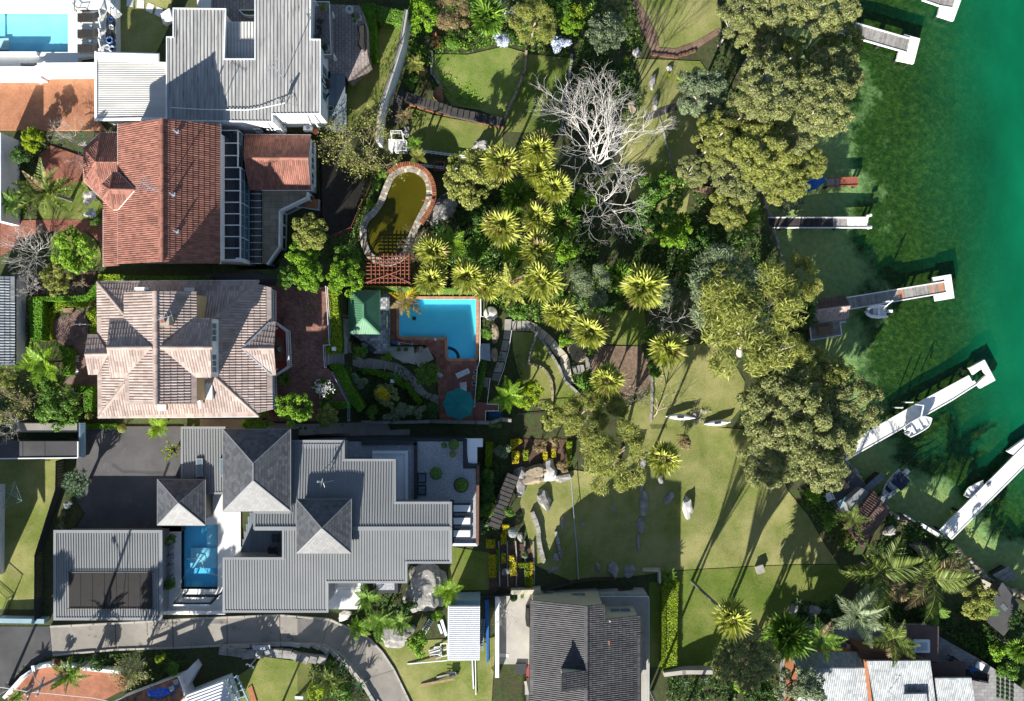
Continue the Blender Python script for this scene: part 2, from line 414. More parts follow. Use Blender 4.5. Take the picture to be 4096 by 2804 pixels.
def ubox(name,m,mat,parent=None,label=None):
 if mat not in UB:
  UB[mat]=MB().box(Matrix.Identity(4)).mesh('box_'+mat);UB[mat].materials.append(MATS[mat])
 return mesh_obj(name,UB[mat],None,parent,m,label)
def bar(name,p,q,w,h,mat,parent=None,label=None):return ubox(name,barm(p,q,w,h),mat,parent,label)
def boxm(c,sx,sy,sz,rz=0.0):return Matrix.Translation(Vector(c)) @ Matrix.Rotation(rz,4,'Z') @ Matrix.Diagonal((sx,sy,sz,1))
def struct(name,mb,mat,kind='structure'):return tag(mb.obj(name,mat),kind=kind)
def slab(name,pts,z,th,mat,holes=(),parent=None,kind='structure'):
 o=MB().prism(W(pts,z),z-th,z,[W(h,z) for h in holes]).obj(name,mat,parent)
 return o if parent else tag(o,kind=kind)
def np_mesh(name,V,Q):
 """V (n,3), Q (m,4) numpy"""
 me=bpy.data.meshes.new(name);V=np.asarray(V,dtype=np.float32);Q=np.asarray(Q,dtype=np.int32)
 me.vertices.add(len(V));me.vertices.foreach_set('co',V.ravel())
 k=Q.shape[1];me.loops.add(Q.size);me.loops.foreach_set('vertex_index',Q.ravel())
 me.polygons.add(len(Q));me.polygons.foreach_set('loop_start',np.arange(0,Q.size,k,dtype=np.int32))
 me.polygons.foreach_set('loop_total',np.full(len(Q),k,dtype=np.int32));me.update(calc_edges=True);return me

# polygon maths
def pip(X,Y,poly):
 ins=np.zeros(np.shape(X),bool);n=len(poly)
 for i in range(n):
  x0,y0=poly[i][0],poly[i][1];x1,y1=poly[(i+1) % n][0],poly[(i+1) % n][1]
  if y0 == y1:continue
  c=((y0 > Y) != (y1 > Y)) & (X < (x1-x0)*(Y-y0)/(y1-y0)+x0);ins ^= c
 return ins
def edist(X,Y,poly,closed=True):
 d=np.full(np.shape(X),1e9);n=len(poly)
 for i in range(n if closed else n-1):
  x0,y0=poly[i][0],poly[i][1];x1,y1=poly[(i+1) % n][0],poly[(i+1) % n][1]
  dx,dy=x1-x0,y1-y0;L=dx*dx+dy*dy+1e-12
  t=np.clip(((X-x0)*dx+(Y-y0)*dy)/L,0,1)
  d=np.minimum(d,np.hypot(X-x0-t*dx,Y-y0-t*dy))
 return d
def clip_rect(poly,x0,y0,x1,y1):
 def cl(P,ins,inter):
  out=[]
  for i in range(len(P)):
   a,b=P[i-1],P[i]
   if ins(b):
    if not ins(a):out.append(inter(a,b))
    out.append(b)
   elif ins(a):out.append(inter(a,b))
  return out
 def ix(x):return lambda a,b:(x,a[1]+(b[1]-a[1])*(x-a[0])/(b[0]-a[0]))
 def iy(y):return lambda a,b:(a[0]+(b[0]-a[0])*(y-a[1])/(b[1]-a[1]),y)
 P=cl(poly,lambda p:p[0] >= x0,ix(x0))
 if P:P=cl(P,lambda p:p[0] <= x1,ix(x1))
 if P:P=cl(P,lambda p:p[1] >= y0,iy(y0))
 if P:P=cl(P,lambda p:p[1] <= y1,iy(y1))
 return P
def parea(P):return abs(sum(P[i-1][0]*P[i][1]-P[i][0]*P[i-1][1] for i in range(len(P))))/2
def inset(pts,d):
 """move each side of a plan polygon inwards by d metres"""
 n=len(pts);ar=sum(pts[i-1][0]*pts[i][1]-pts[i][0]*pts[i-1][1] for i in range(n));s=1 if ar > 0 else -1
 out=[]
 for i in range(n):
  a,b,c=(Vector(pts[k % n][:2]) for k in (i-1,i,i+1))
  e1=(b-a).normalized();e2=(c-b).normalized()
  n1=Vector((-e1.y,e1.x))*s;n2=Vector((-e2.y,e2.x))*s
  m=(n1+n2)/max(1+n1.dot(n2),.25)*d
  out.append(Vector((b.x+m.x,b.y+m.y,pts[i][2] if len(pts[i]) > 2 else 0)))
 return out

# terrain
SHORE=[(3005,-500),(3010,-50),(3060,300),(3030,700),(3080,900),(3160,1150),(3240,1290),(3235,1480),(3300,1700),(3395,1870),
   (3440,1925),(3470,1965),(3560,2060),(3640,2095),(3760,2140),(3850,2225),(3960,2330),(4180,2430),(4700,2600)]
shore_w=[U(x,y,.9) for x,y in SHORE]
LAND=[(p.x,p.y) for p in shore_w]+[(900,-60),(900,-900),(-900,-900),(-900,900),(shore_w[0].x,900)]
KX=[-400,-80,-24,-17,-5,0,8,16,24,31,36,60,500]
KZ=[18,12.5,11.8,8.3,7.2,6.5,5.3,4.1,2.6,1.6,1.1,1.0,1.0]
PADS=[]                                       # (world polygon, z): the ground is cut down under them
def G0(X,Y):
 return np.interp(X,KX,KZ)+.12*np.sin(X*.31+1)*np.cos(Y*.27)+.05*np.sin(X*.9)*np.sin(Y*.8)
GXS=np.concatenate([[-700,-300,-130,-90],np.arange(-75,70.1,.5),[90,200,700]])
GYS=np.concatenate([[-700,-300,-130,-80],np.arange(-56,56.1,.5),[80,130,300,700]])
GZ=None
def build_heights():
 global GZ
 X,Y=np.meshgrid(GXS,GYS,indexing='ij');Z=G0(X,Y)
 for poly,z in PADS:
  x0=min(p[0] for p in poly)-1;x1=max(p[0] for p in poly)+1;y0=min(p[1] for p in poly)-1;y1=max(p[1] for p in poly)+1
  i0,i1=np.searchsorted(GXS,[x0,x1]);j0,j1=np.searchsorted(GYS,[y0,y1])
  sx,sy=X[i0:i1,j0:j1],Y[i0:i1,j0:j1]
  k=pip(sx,sy,poly) | (edist(sx,sy,poly) < .55)
  Z[i0:i1,j0:j1]=np.where(k,np.minimum(Z[i0:i1,j0:j1],z-.15),Z[i0:i1,j0:j1])
 land=pip(X,Y,LAND)
 Z=np.where(land,Z,np.where(edist(X,Y,LAND) < .3,.6,-6.0));GZ=Z
def G(x,y):
 if GZ is None:return float(G0(x,y))
 i=int(np.clip(np.searchsorted(GXS,x)-1,0,len(GXS)-2));j=int(np.clip(np.searchsorted(GYS,y)-1,0,len(GYS)-2))
 u=(x-GXS[i])/(GXS[i+1]-GXS[i]);v=(y-GYS[j])/(GYS[j+1]-GYS[j])
 return float(GZ[i,j]*(1-u)*(1-v)+GZ[i+1,j]*u*(1-v)+GZ[i,j+1]*(1-u)*v+GZ[i+1,j+1]*u*v)
def UG(sx,sy,dz=0.0):
 """photo pixel -> point dz above the ground"""
 z=6.0
 for _ in range(6):
  p=U(sx,sy,z);z=G(p.x,p.y)+dz
 return U(sx,sy,z)
def pad(pts,z):PADS.append(([(p.x,p.y) for p in W(pts,z)],z))
def drape(name,pts,mat,off=.06,step=1,kind='structure',parent=None):
 """sheet that follows the ground"""
 P=[(p.x,p.y) for p in (UG(x,y) for x,y in pts)]
 mb=MB();x0=min(p[0] for p in P);x1=max(p[0] for p in P);y0=min(p[1] for p in P);y1=max(p[1] for p in P)
 i0,i1=np.searchsorted(GXS,[x0,x1]);j0,j1=np.searchsorted(GYS,[y0,y1])
 if sum(P[i-1][0]*P[i][1]-P[i][0]*P[i-1][1] for i in range(len(P))) < 0:P=P[::-1]
 for i in range(max(i0-1,0),i1):
  for j in range(max(j0-1,0),j1):
   c=clip_rect(P,GXS[i],GYS[j],GXS[i+1],GYS[j+1])
   if len(c) > 2 and parea(c) > 1e-4:
    mb.add([(x,y,G(x,y)+off) for x,y in c],[tuple(range(len(c)))])
 bm=bmesh.new();me=mb.mesh(name);bm.from_mesh(me);bmesh.ops.remove_doubles(bm,verts=bm.verts,dist=1e-4);bm.to_mesh(me);bm.free()
 o=mesh_obj(name,me,mat,parent);return o if parent else tag(o,kind=kind)

# roofs
def frame_of(pts,down=None):
 c=sum(pts,Vector())/len(pts);n=Vector()
 for i in range(len(pts)):
  a,b=pts[i-1],pts[i]
  n += Vector(((a.y-b.y)*(a.z+b.z),(a.z-b.z)*(a.x+b.x),(a.x-b.x)*(a.y+b.y)))
 n.normalize()
 if n.z < 0:n=-n
 d=Vector(down) if down else Vector((0,0,-1))
 d=(d-n*d.dot(n))
 d=d.normalized() if d.length > 1e-3 else Vector((0,-1,0))
 u=d.cross(n).normalized()                 # u, d, -n ... across, down the slope, out
 return c,u,d,n
TCOUNT={}
def roof_plane(house,pts,mat,under=None,th=.14,down=None,name='roof_plane'):
 c,u,d,n=frame_of(pts,down)
 P=[((p-c).dot(u),(p-c).dot(d)) for p in pts]
 top=[c+u*a+d*b for a,b in P];k=len(P)
 mb=MB();mb.add(top+[t-n*th for t in top],[tuple(range(k)),tuple(range(2*k-1,k-1,-1))]+[(i,i+k,(i+1) % k+k,(i+1) % k) for i in range(k)])
 me=mb.mesh(name);bm=bmesh.new();bm.from_mesh(me);bmesh.ops.recalc_face_normals(bm,faces=bm.faces);bm.to_mesh(me);bm.free()
 o=mesh_obj(name,me,under or mat,house)
 return o,(c,u,d,n,P)
def tiles(house,pts,mat,course=.55,width=.26,roll=.05,th=.035,down=None,name='roof_tile',limit=300,stag=0.0,under=None,plane='roof_plane'):
 o,(c,u,d,n,P)=roof_plane(house,pts,mat,under,.14,down,plane)
 key=(house.name,name);cnt=TCOUNT.get(key,0)
 fr=Matrix((u,d,n)).transposed().to_4x4();fr.translation=c
 prof=[(0,0),(.16,.62),(.42,1),(.68,.62),(.84,.08),(1,0)] if roll else [(0,0),(1,0)]
 W_=width*.97;V=[]
 for vv,hh in ((0,.012),(course*1.02,.012+th)):
  V += [(a*W_,vv,hh+b*roll) for a,b in prof]
 m=len(prof);V += [(a*W_,course*1.02,.002) for a,b in prof]
 Fs=[(i,i+m,i+1+m,i+1)[::-1] if False else (i,i+1,i+1+m,i+m) for i in range(m-1)]+[(i+m,i+1+m,i+1+2*m,i+2*m) for i in range(m-1)]
 tk=(mat,course,width,roll,th)
 if tk not in UB:
  me=bpy.data.meshes.new('tile');me.from_pydata(V,[],[f[::-1] for f in Fs]);me.materials.append(MATS[mat]);UB[tk]=me
 umin,umax=min(p[0] for p in P),max(p[0] for p in P);vmin,vmax=min(p[1] for p in P),max(p[1] for p in P)
 rest=MB();r=0;v=vmax-course*math.ceil((vmax-vmin)/course)
 while v < vmax-1e-3:
  a=umin-((r % 2)*stag*width)
  while a < umax:
   cp=clip_rect(P,a,v,a+width,v+course);A=parea(cp) if len(cp) > 2 else 0
   if A > .985*width*course:
    wm=fr @ Matrix.Translation((a,v,0))
    jit=random.gauss(0,.0035)
    wm=wm @ Matrix.Translation((0,0,abs(jit))) @ Matrix.Rotation(random.gauss(0,.006),4,'Z')
    if cnt < limit:
     mesh_obj(name,UB[tk],None,o,wm);cnt += 1
    else:rest.add([wm @ Vector(q) for q in V],[f[::-1] for f in Fs])
   elif A > .04*width*course:
    q=[(x,min(max(y,v),v+course)) for x,y in cp]
    if sum(q[i-1][0]*q[i][1]-q[i][0]*q[i-1][1] for i in range(len(q))) > 0:q=q[::-1]
    vs=[fr @ Vector((x,y,.012+roll*.6+th*(y-v)/course)) for x,y in q]
    vb=[fr @ Vector((x,y,.0)) for x,y in q];k=len(q)
    rest.add(vs+vb,[tuple(range(k))[::-1] if False else tuple(range(k))]+[(i,i+k,(i+1) % k+k,(i+1) % k) for i in range(k)])
   a += width
  v += course;r += 1
 TCOUNT[key]=cnt
 if rest.f:
  me=rest.mesh(name);bm=bmesh.new();bm.from_mesh(me);bm.normal_update()
  for f in bm.faces:
   if f.normal.dot(n) < -.2:f.normal_flip()
  bm.to_mesh(me);bm.free()
  tag(mesh_obj(name,me,mat,o),kind='stuff')
 return o
def ribs(house,pts,mat,ribmat=None,spacing=.38,w=.07,h=.06,down=None,name='rib',th=.14,phase=.5,edge=.08,join=False):
 o,(c,u,d,n,P)=roof_plane(house,pts,mat,None,th,down)
 umin,umax=min(p[0] for p in P),max(p[0] for p in P);k=0
 N=max(1,int(round((umax-umin)/spacing)));s=(umax-umin)/N;mb=MB()
 for i in range(N):
  a=umin+(i+phase)*s;xs=[]
  for j in range(len(P)):
   (x0,y0),(x1,y1)=P[j-1],P[j]
   if (x0 > a) != (x1 > a):xs.append(y0+(y1-y0)*(a-x0)/(x1-x0))
  xs.sort()
  for y0,y1 in zip(xs[::2],xs[1::2]):
   if y1-y0 < .25:continue
   p,q=c+u*a+d*(y0+edge)+n*(h/2+.002),c+u*a+d*(y1-edge)+n*(h/2+.002)
   m=barm(p,q,w,h,n)
   if join:mb.box(m)
   else:ubox(name,m,ribmat or mat,o)
 if join:mb.obj(name,ribmat or mat,o)
 return o
def caps(house,p,q,mat,r=.13,n=None,name='ridge_cap'):
 """row of half-round ridge tiles"""
 p,q=Vector(p),Vector(q);L=(q-p).length;k=n or max(1,int(L/.75));x=(q-p).normalized()
 y=Vector((0,0,1)).cross(x).normalized();z=x.cross(y)
 key=('cap',mat,r,round(L/k,3))
 if key not in UB:
  l=L/k*1.03;vs=[]
  for e,s in ((0,1.0),(l,.88)):
   for t in range(6):
    a=math.pi*t/5;vs.append((e,math.cos(a)*r*s,math.sin(a)*r*.75*s-.02))
  me=bpy.data.meshes.new(name);me.from_pydata(vs,[],[(t,t+1,t+7,t+6) for t in range(5)]+[(5,4,3,2,1,0),(6,7,8,9,10,11)])
  me.materials.append(MATS[mat]);UB[key]=me
 for i in range(k):
  m=Matrix((x,y,z)).transposed().to_4x4();m.translation=p+x*(L/k*i)+Vector((0,0,.03))
  mesh_obj(name,UB[key],None,house,m)
def walls(house,pts,z0,z1,mat,ins=.4,name='wall'):
 P=inset(pts,ins) if ins else pts
 return MB().prism(P,z0,z1).obj(name,mat,house)
def edge_trim(house,pts,mat,w=.16,h=.16,name='gutter',closed=True,dz=0.0):
 n=len(pts)
 for i in range(n if closed else n-1):
  p,q=Vector(pts[i]),Vector(pts[(i+1) % n]);e=(q-p).normalized()*(w*.49)
  bar(name,p-e+Vector((0,0,dz)),q+e*-1+Vector((0,0,dz)),w,h,mat,house)
def window(house,c,wdt,hgt,nrm,frame='white_paint',glass='glass_dark',mull=1,t=.06):
 """window on a wall: c centre, nrm outward direction (plan)"""
 c=Vector(c);nr=Vector((nrm[0],nrm[1],0)).normalized();x=Vector((-nr.y,nr.x,0));z=Vector((0,0,1))
 fb=MB();fw=.07
 for s in (-1,1):
  fb.bar(c+x*(s*(wdt/2-fw/2))-z*(hgt/2)+nr*.03,c+x*(s*(wdt/2-fw/2))+z*(hgt/2)+nr*.03,fw,t+.04)
  fb.bar(c-x*(wdt/2-fw)+z*(s*(hgt/2-fw/2))+nr*.03,c+x*(wdt/2-fw)+z*(s*(hgt/2-fw/2))+nr*.03,t+.04,fw)
 for k in range(mull):
  xx=-wdt/2+wdt*(k+1)/(mull+1);fb.bar(c+x*xx-z*(hgt/2-fw)+nr*.03,c+x*xx+z*(hgt/2-fw)+nr*.03,.05,t)
 f=fb.obj('window',frame,house)
 g=MB().bar(c-x*(wdt/2-fw)+nr*.022,c+x*(wdt/2-fw)+nr*.022,.02,hgt-2*fw).obj('pane',glass,f)
 s=MB().bar(c-x*(wdt/2+.06)-z*(hgt/2+.05)+nr*.08,c+x*(wdt/2+.06)-z*(hgt/2+.05)+nr*.08,.18,.06).obj('sill',frame,f)
 return f
# levels of the built platforms
def spline(pts,n=6,closed=True):
 out=[];m=len(pts)
 for i in range(m if closed else m-1):
  p=[pts[(i+k) % m] if closed else pts[min(max(i+k,0),m-1)] for k in (-1,0,1,2)]
  for s in range(n):
   t=s/n;out.append(tuple(.5*((2*p[1][k])+(-p[0][k]+p[2][k])*t+(2*p[0][k]-5*p[1][k]+4*p[2][k]-p[3][k])*t*t+(-p[0][k]+3*p[1][k]-3*p[2][k]+p[3][k])*t**3) for k in (0,1)))
 if not closed:out.append(pts[-1])
 return out
PL={
 'pool_terrace':(pl(a1,'-120,-60 1290,-60 1290,600 1060,610 860,640 860,690 225,700 225,745 -120,745'),13.0),
 'courtyard':(pl(a1,'-120,750 390,850 560,780 1060,780 1075,1330 1180,1440 -120,1440'),12.3),
 'paved_terrace':(pl(a2,'1228,35 1760,60 1800,130 1840,280 1850,560 1870,690 1640,890 1600,822 1345,822 1225,432'),11.7),
 'deck':(pl(a2,'1340,823 1610,823 1622,1440 1400,1440 1340,1300'),11.75),
 'house_terrace':(pl(b2,'530,185 1170,200 1170,250 1190,720 1150,730 1150,930 1220,980 1370,1260 1250,1330 1040,1420 560,1420'),11.4),
 'pool_deck':(pl(b3,'832,215 1735,225 1720,900 1690,1500 1325,1490 1320,1230 1290,850 1180,715 832,725'),7.5),
 'pavilion_terrace':(pl(b3,'395,155 822,185 822,735 812,812 660,805 480,640 395,600'),8.2),
 'driveway':(pl(b4,'640,-30 1528,-30 1528,850 620,850 715,700 640,590'),12.0),
 'pool_surround':(pl(b4,'1430,520 2015,520 2015,1060 1885,1150 1885,1545 1360,1545 1360,800 1430,790'),12.0),
 'entry_court':(pl(c4,'245,470 385,450 660,430 580,520 575,1180 245,1180'),6.6),
 'brick_court':(pl(c2,'70,930 230,740 430,640 1110,720 1250,830 900,1010 70,1010'),12.0),
 'harbour_patio':(pl(d1,'760,510 1760,510 1760,580 2080,760 2324,930 2324,1020 720,1020 720,690'),2.6),
 'boat_slab':(pl(d2,'400,640 670,620 830,770 880,830 770,1010 640,1080 500,930 470,820'),1.3),
 'front_court':(pl(a3,'560,170 760,240 930,300 930,430 880,560 700,620 560,640 440,480 420,280'),12.15),
}
for k,(p,z) in PL.items():pad(p,z)
# buildings and tanks that are cut into the slope
FOOT=[(pl(c1,'1083,150 2020,150 2020,1000 1440,1290 520,1290 520,150'),9.0),(pl(c4,'570,520 1790,440 1790,1600 570,1600'),4.4),
  (pl(a4,'500,60 1310,60 1310,900 880,1480 500,1480'),9.4),(pl(d1,'760,660 2000,740 2000,1020 760,1020'),2.2),
  (pl(b3,'500,620 660,790 600,760 480,650'),7.9)]
for p,z in FOOT:pad(p,z)
POOL1=pl(a1,'-120,105 752,105 752,575 -120,575')
POOL2=spline(pl(b3,'925,250 1300,246 1700,250 1702,252 1705,500 1703,770 1700,835 1680,855 1560,857 1440,855 1415,830 1411,760 1411,650 1395,640 1200,636 960,632 930,622 918,600 916,430'),3)
POOL2=pl(b3,'925,248 1703,250 1705,500 1703,780 1700,838 1682,855 1435,856 1414,836 1411,645 1400,640 945,632 922,620 916,600 916,260')
POOL3=pl(b4,'1518,792 1822,792 1822,1332 1518,1332')
POND=spline(pl(e2,'300,168 350,178 390,215 402,265 395,320 365,380 330,450 300,520 270,590 200,625 120,600 88,520 95,440 140,390 180,330 205,265 240,195'),5)
for pol,z in ((POOL1,11.0),(POOL2,5.4),(POOL3,10.0),(POND,8.3)):pad(pol,z)
build_heights()

# ground, seabed, sea
def grid_obj(name,xs,ys,Z,mat,keep=None,attr=None):
 nx,ny=len(xs),len(ys);X,Y=np.meshgrid(xs,ys,indexing='ij')
 V=np.stack([X,Y,Z],-1).reshape(-1,3);i,j=np.meshgrid(np.arange(nx-1),np.arange(ny-1),indexing='ij')
 a=(i*ny+j).ravel();Q=np.stack([a,a+ny,a+ny+1,a+1],-1)
 if keep is not None:Q=Q[keep(X,Y,Z)[:-1,:-1].ravel()]
 me=np_mesh(name,V,Q);me.polygons.foreach_set('use_smooth',[True]*len(me.polygons))
 if attr is not None:
  at=me.attributes.new('depth','FLOAT','POINT');at.data.foreach_set('value',attr.ravel().astype(np.float32))
 return tag(mesh_obj(name,me,mat),kind='structure')
grid_obj('ground',GXS,GYS,GZ,'soil')
SX=np.concatenate([np.arange(26,70.1,.5),[80,100,140,250,700]]);SY=np.concatenate([[-700,-250,-100],np.arange(-56,56.1,.5),[100,250,700]])
X,Y=np.meshgrid(SX,SY,indexing='ij');D=np.where(pip(X,Y,LAND),0,edist(X,Y,[(p.x,p.y) for p in shore_w],False))
BED=-np.interp(D,[0,3,8,14,20,30,45,300],[.3,.42,.55,.7,.85,1.05,1.5,8])+.12*np.sin(X*.5)*np.cos(Y*.43)*np.clip(D/6,0,1)
SXP=X*F/H+CX
SDEP=np.minimum(np.interp(SXP+.06*Y*F/H*np.sign(Y),[3150,3330,3500,3700,3850,4000,4130],[.02,.2,.33,.42,.56,.82,1.0]),.04+D*.045)
grid_obj('seabed',SX,SY,BED,'seabed',None,SDEP)
grid_obj('sea',SX,SY,np.zeros_like(X)+.0,'sea_water',None,SDEP)
# sea wall of rough stones along the shore
sw=thing('sea_wall','low rough stone sea wall edging the harbour shore','wall',shore_w[8])
def along(pts,step):
 out=[];carry=0.0
 for a,b in zip(pts,pts[1:]):
  a,b=Vector(a),Vector(b);L=(b-a).length;t=carry
  while t < L:out.append((a+(b-a)*(t/L),(b-a).normalized()));t += step
  carry=t-L
 return out
def rock_mesh(name,seed,sub=2,rough=.35,flat=1.0):
 bm=bmesh.new();bmesh.ops.create_icosphere(bm,subdivisions=sub,radius=1.0);o=Vector((seed*3.1,seed*1.7,seed*.9))
 for v in bm.verts:
  d=noise.noise(v.co*1.3+o)*rough*1.5+noise.noise(v.co*3.1+o)*rough*.6
  v.co=v.co*(1+d);v.co.z *= flat
  v.co.x=round(v.co.x*3.2)/3.2*.35+v.co.x*.65;v.co.z=min(v.co.z,.82)
 me=bpy.data.meshes.new(name);bm.to_mesh(me);bm.free();return me
ROCKS=[rock_mesh('rock',k,2) for k in range(6)];BIGROCKS=[rock_mesh('boulder',k+20,4,.3) for k in range(3)]
def stone_obj(name,p,sx,sy,sz,mat,rz=0.0,parent=None,label=None,cat=None,group=None,big=False):
 me0=(BIGROCKS if big else ROCKS)[random.randrange(3 if big else 6)];key=(me0.name,mat)
 if key not in UB:UB[key]=me0.copy();UB[key].materials.append(MATS[mat])
 m=Matrix.Translation(Vector(p)) @ Matrix.Rotation(rz,4,'Z') @ Matrix.Diagonal((sx,sy,sz,1))
 o=mesh_obj(name,UB[key],None,parent,m)
 return tag(o,label,cat,group)
for p,d in along([tuple(v) for v in shore_w if abs(v.y) < 70],1.05):
 stone_obj('stone',(p.x+random.uniform(-.2,.2),p.y,.35+random.uniform(-.1,.1)),.75,.55,.75,random.choice(['sandstone','rock','sandstone']),math.atan2(d.y,d.x),sw)

# lawns and beds that follow the ground
drape('lawn',pl(a2,'2030,250 2270,130 2240,340 1950,1420 1625,1420 1635,895 1860,700 1900,520'),'lawn_mid')
drape('lawn',pl(e1,'450,420 720,425 1000,360 1170,410 1160,540 1000,930 800,850 590,820 530,720 450,560'),'lawn_lush')
drape('lawn',pl(e1,'1180,420 1520,450 1440,1050 1010,1020 1030,850 1170,550'),'lawn_green')
drape('lawn',pl(e1,'250,830 450,890 990,1000 990,1140 700,1240 250,1150'),'lawn_mid')
drape('lawn',pl(s0,'2510,-60 2860,-60 2890,130 2760,190 2740,220 2640,215 2590,130'),'lawn_dry')
drape('lawn',pl(s0,'2540,235 2800,245 2860,330 2800,520 2760,760 2720,980 2600,980 2480,700 2480,470 2570,330'),'lawn_dry',.06)
drape('lawn',pl(s0,'2080,2010 2100,1930 2300,1880 2420,1900 2560,1790 2600,1690 3000,1720 3080,1800 3150,1960 3230,2060 3300,2180 3350,2255 2640,2285 2640,2290 2480,2310 2300,2330 2140,2260'),'lawn_dry')
drape('lawn',pl(s0,'2640,2288 3350,2258 3400,2320 3330,2420 3100,2480 2800,2690 2640,2690'),'lawn_green')
drape('lawn',pl(e3,'195,375 325,385 400,500 470,620 590,745 580,785 405,797 300,770 240,640 200,480'),'lawn_mid')
drape('lawn',pl(e3,'690,270 890,260 905,420 870,450 650,440'),'lawn_mid')
drape('leaf_litter',pl(e3,'630,450 870,455 905,520 930,620 900,680 780,740 620,640 600,520'),'leaf_litter')
drape('lawn',pl(e3,'950,480 1240,430 1340,500 1420,640 1400,780 1316,880 940,890 750,890 770,800 920,700'),'lawn_dry')
drape('lawn',pl(b4,'-60,242 535,235 530,480 360,1020 355,1500 -60,1500'),'lawn_dry')
drape('lawn',pl(c3,'320,690 730,720 760,850 690,1110 40,1110 110,850 250,760'),'lawn_mid')
drape('lawn',pl(c3,'1290,560 1880,540 2290,520 2250,1110 1600,1110 1440,780'),'lawn_dry')
drape('lawn',pl(c1,'1800,1005 2100,1055 2100,1350 1760,1350'),'lawn_green')
drape('lawn',pl(c4,'1795,330 1918,330 1918,1205 1790,1205'),'lawn_green',.05)
drape('lawn',pl(a1,'1290,-60 1500,-60 1900,-60 1900,150 1870,300 1720,610 1290,590'),'lawn_dry')
drape('lawn',spline(pl(a3,'620,580 800,560 930,570 1010,700 1140,830 1100,930 950,1000 700,1010 480,980 430,850 520,700'),3),'lawn_mid')
drape('lawn',spline(pl(a3,'620,1130 800,1100 960,1140 1080,1260 1120,1420 1000,1530 600,1500 520,1300'),3),'lawn_green')
drape('garden_path',pl(a3,'10,1010 280,1000 540,990 720,990 980,1000 1145,990 1145,1300 1060,1190 960,1130 740,1110 580,1120 300,1180 200,1280 10,1400'),'red_paving',.08)
drape('garden_bed',pl(e4,'150,85 420,85 400,230 240,240 170,220'),'mulch',.05)
drape('garden_bed',pl(e4,'60,550 255,540 262,740 60,750'),'mulch',.05)
drape('garden_bed',pl(b1,'150,110 880,60 880,160 780,280 260,300 260,700 190,900 150,900'),'mulch',.05)
drape('garden_bed',pl(b1,'300,1150 760,1160 760,1330 300,1330'),'mulch',.05)
drape('side_path',pl(b2,'0,70 530,80 690,110 690,190 530,190 0,140'),'asphalt',.06)
drape('side_path',pl(b2,'0,1400 540,1390 700,1440 1700,1430 1730,1500 1909,1490 1909,1560 0,1560'),'concrete',.05)
drape('court_floor',pl(a4,'1310,200 1870,400 1880,600 1680,1090 1480,1180 1310,1100'),'court_shade',.05)  # floor darkened by its colour, standing in for the house shadow
drape('dark_drive',pl(c2,'-20,290 462,290 488,565 330,630 180,780 60,900 -20,985'),'asphalt',.05)

# terraces
for nm,mat_ in (('courtyard','orange_paving'),('paved_terrace','house_paver'),('house_terrace','terrace_paving'),
     ('driveway','driveway'),('entry_court','concrete_pale'),('brick_court','court_paving'),('harbour_patio','patio_stone'),('boat_slab','driveway'),('front_court','red_paving')):
 slab(nm,PL[nm][0],PL[nm][1],2.2,mat_)
slab('raised_bed',pl(b2,'1172,205 1275,215 1300,480 1310,800 1146,808 1146,735 1198,725'),11.05,3.5,'soil')
slab('pool_terrace',PL['pool_terrace'][0],13.0,2.2,'white_paving',[POOL1])
slab('pool_surround',PL['pool_surround'][0],12.0,2.5,'white_paving',[POOL3])
slab('pool_deck',PL['pool_deck'][0],7.485,2.2,'grout',[POOL2])
slab('pavilion_terrace',PL['pavilion_terrace'][0],8.185,1.6,'grout')
def swimming_pool(name,label,pts,z,depth,bmat,wmat,wdrop=.12,extra=None):
 t=thing(name,label,'pool',U(*pts[0],z-depth))
 P=W(pts,z);n=len(P);mb=MB()
 mb.prism(W(pts,z),z-depth-.15,z-depth)
 for i in range(n):
  a,b=P[i],P[(i+1) % n];mb.add([(a.x,a.y,z-.004),(b.x,b.y,z-.004),(b.x,b.y,z-depth),(a.x,a.y,z-depth)],[(0,1,2,3)])
 ba=mb.obj('basin',bmat,t)
 wa=MB().add([(p.x,p.y,z-wdrop) for p in P],[tuple(range(n))]).obj('water',wmat,t)
 return t,ba
p1t,_=swimming_pool('swimming_pool','pale blue rippled pool beside the three dark loungers in white paving',POOL1,13.0,.6,'pool_aqua','pool_water')
b_=MB().prism(W(pl(a1,'-120,420 85,415 85,545 -120,545'),12.85),12.2,12.7).obj('step','white_paving',p1t)
b_=MB().prism(W(pl(a1,'-120,130 35,135 38,418 -120,418'),12.85),12.2,12.55).obj('step','pool_aqua',p1t)
p2t,_=swimming_pool('swimming_pool','bright blue stepped-corner pool with terracotta coping below the green pavilion',POOL2,7.5,.5,'pool_blue','pool_water',.14)
for k,r_ in enumerate((1.4,1.05,.7)):
 cc=U(*b3(1414,856),7.5);mb=MB();seg=[(cc.x+r_*math.cos(a),cc.y+r_*math.sin(a),0) for a in np.linspace(0,math.pi/2,9)]
 mb.prism([Vector((cc.x,cc.y,0))]+[Vector(s) for s in seg],6.7,7.0+k*.1).obj('step','pool_blue',p2t)
cl=U(*b3(1070,446),7.0);MB().bx(cl.x-.2,cl.y-.2,6.9,cl.x+.2,cl.y+.2,7.1).obj('pool_cleaner','black_fabric',p2t)
p3t,_=swimming_pool('swimming_pool','deep blue rectangular pool between the grey garage and the white terrace',POOL3,12.0,.8,'pool_deep','pool_water')
MB().prism(W(pl(b4,'1590,990 1820,990 1820,1160 1590,1160'),11.8),11.1,11.6).obj('bench','pool_aqua',p3t)
MB().prism(W(pl(b4,'1720,792 1820,792 1820,990 1720,990'),11.8),11.1,11.4).obj('bench','pool_aqua',p3t)

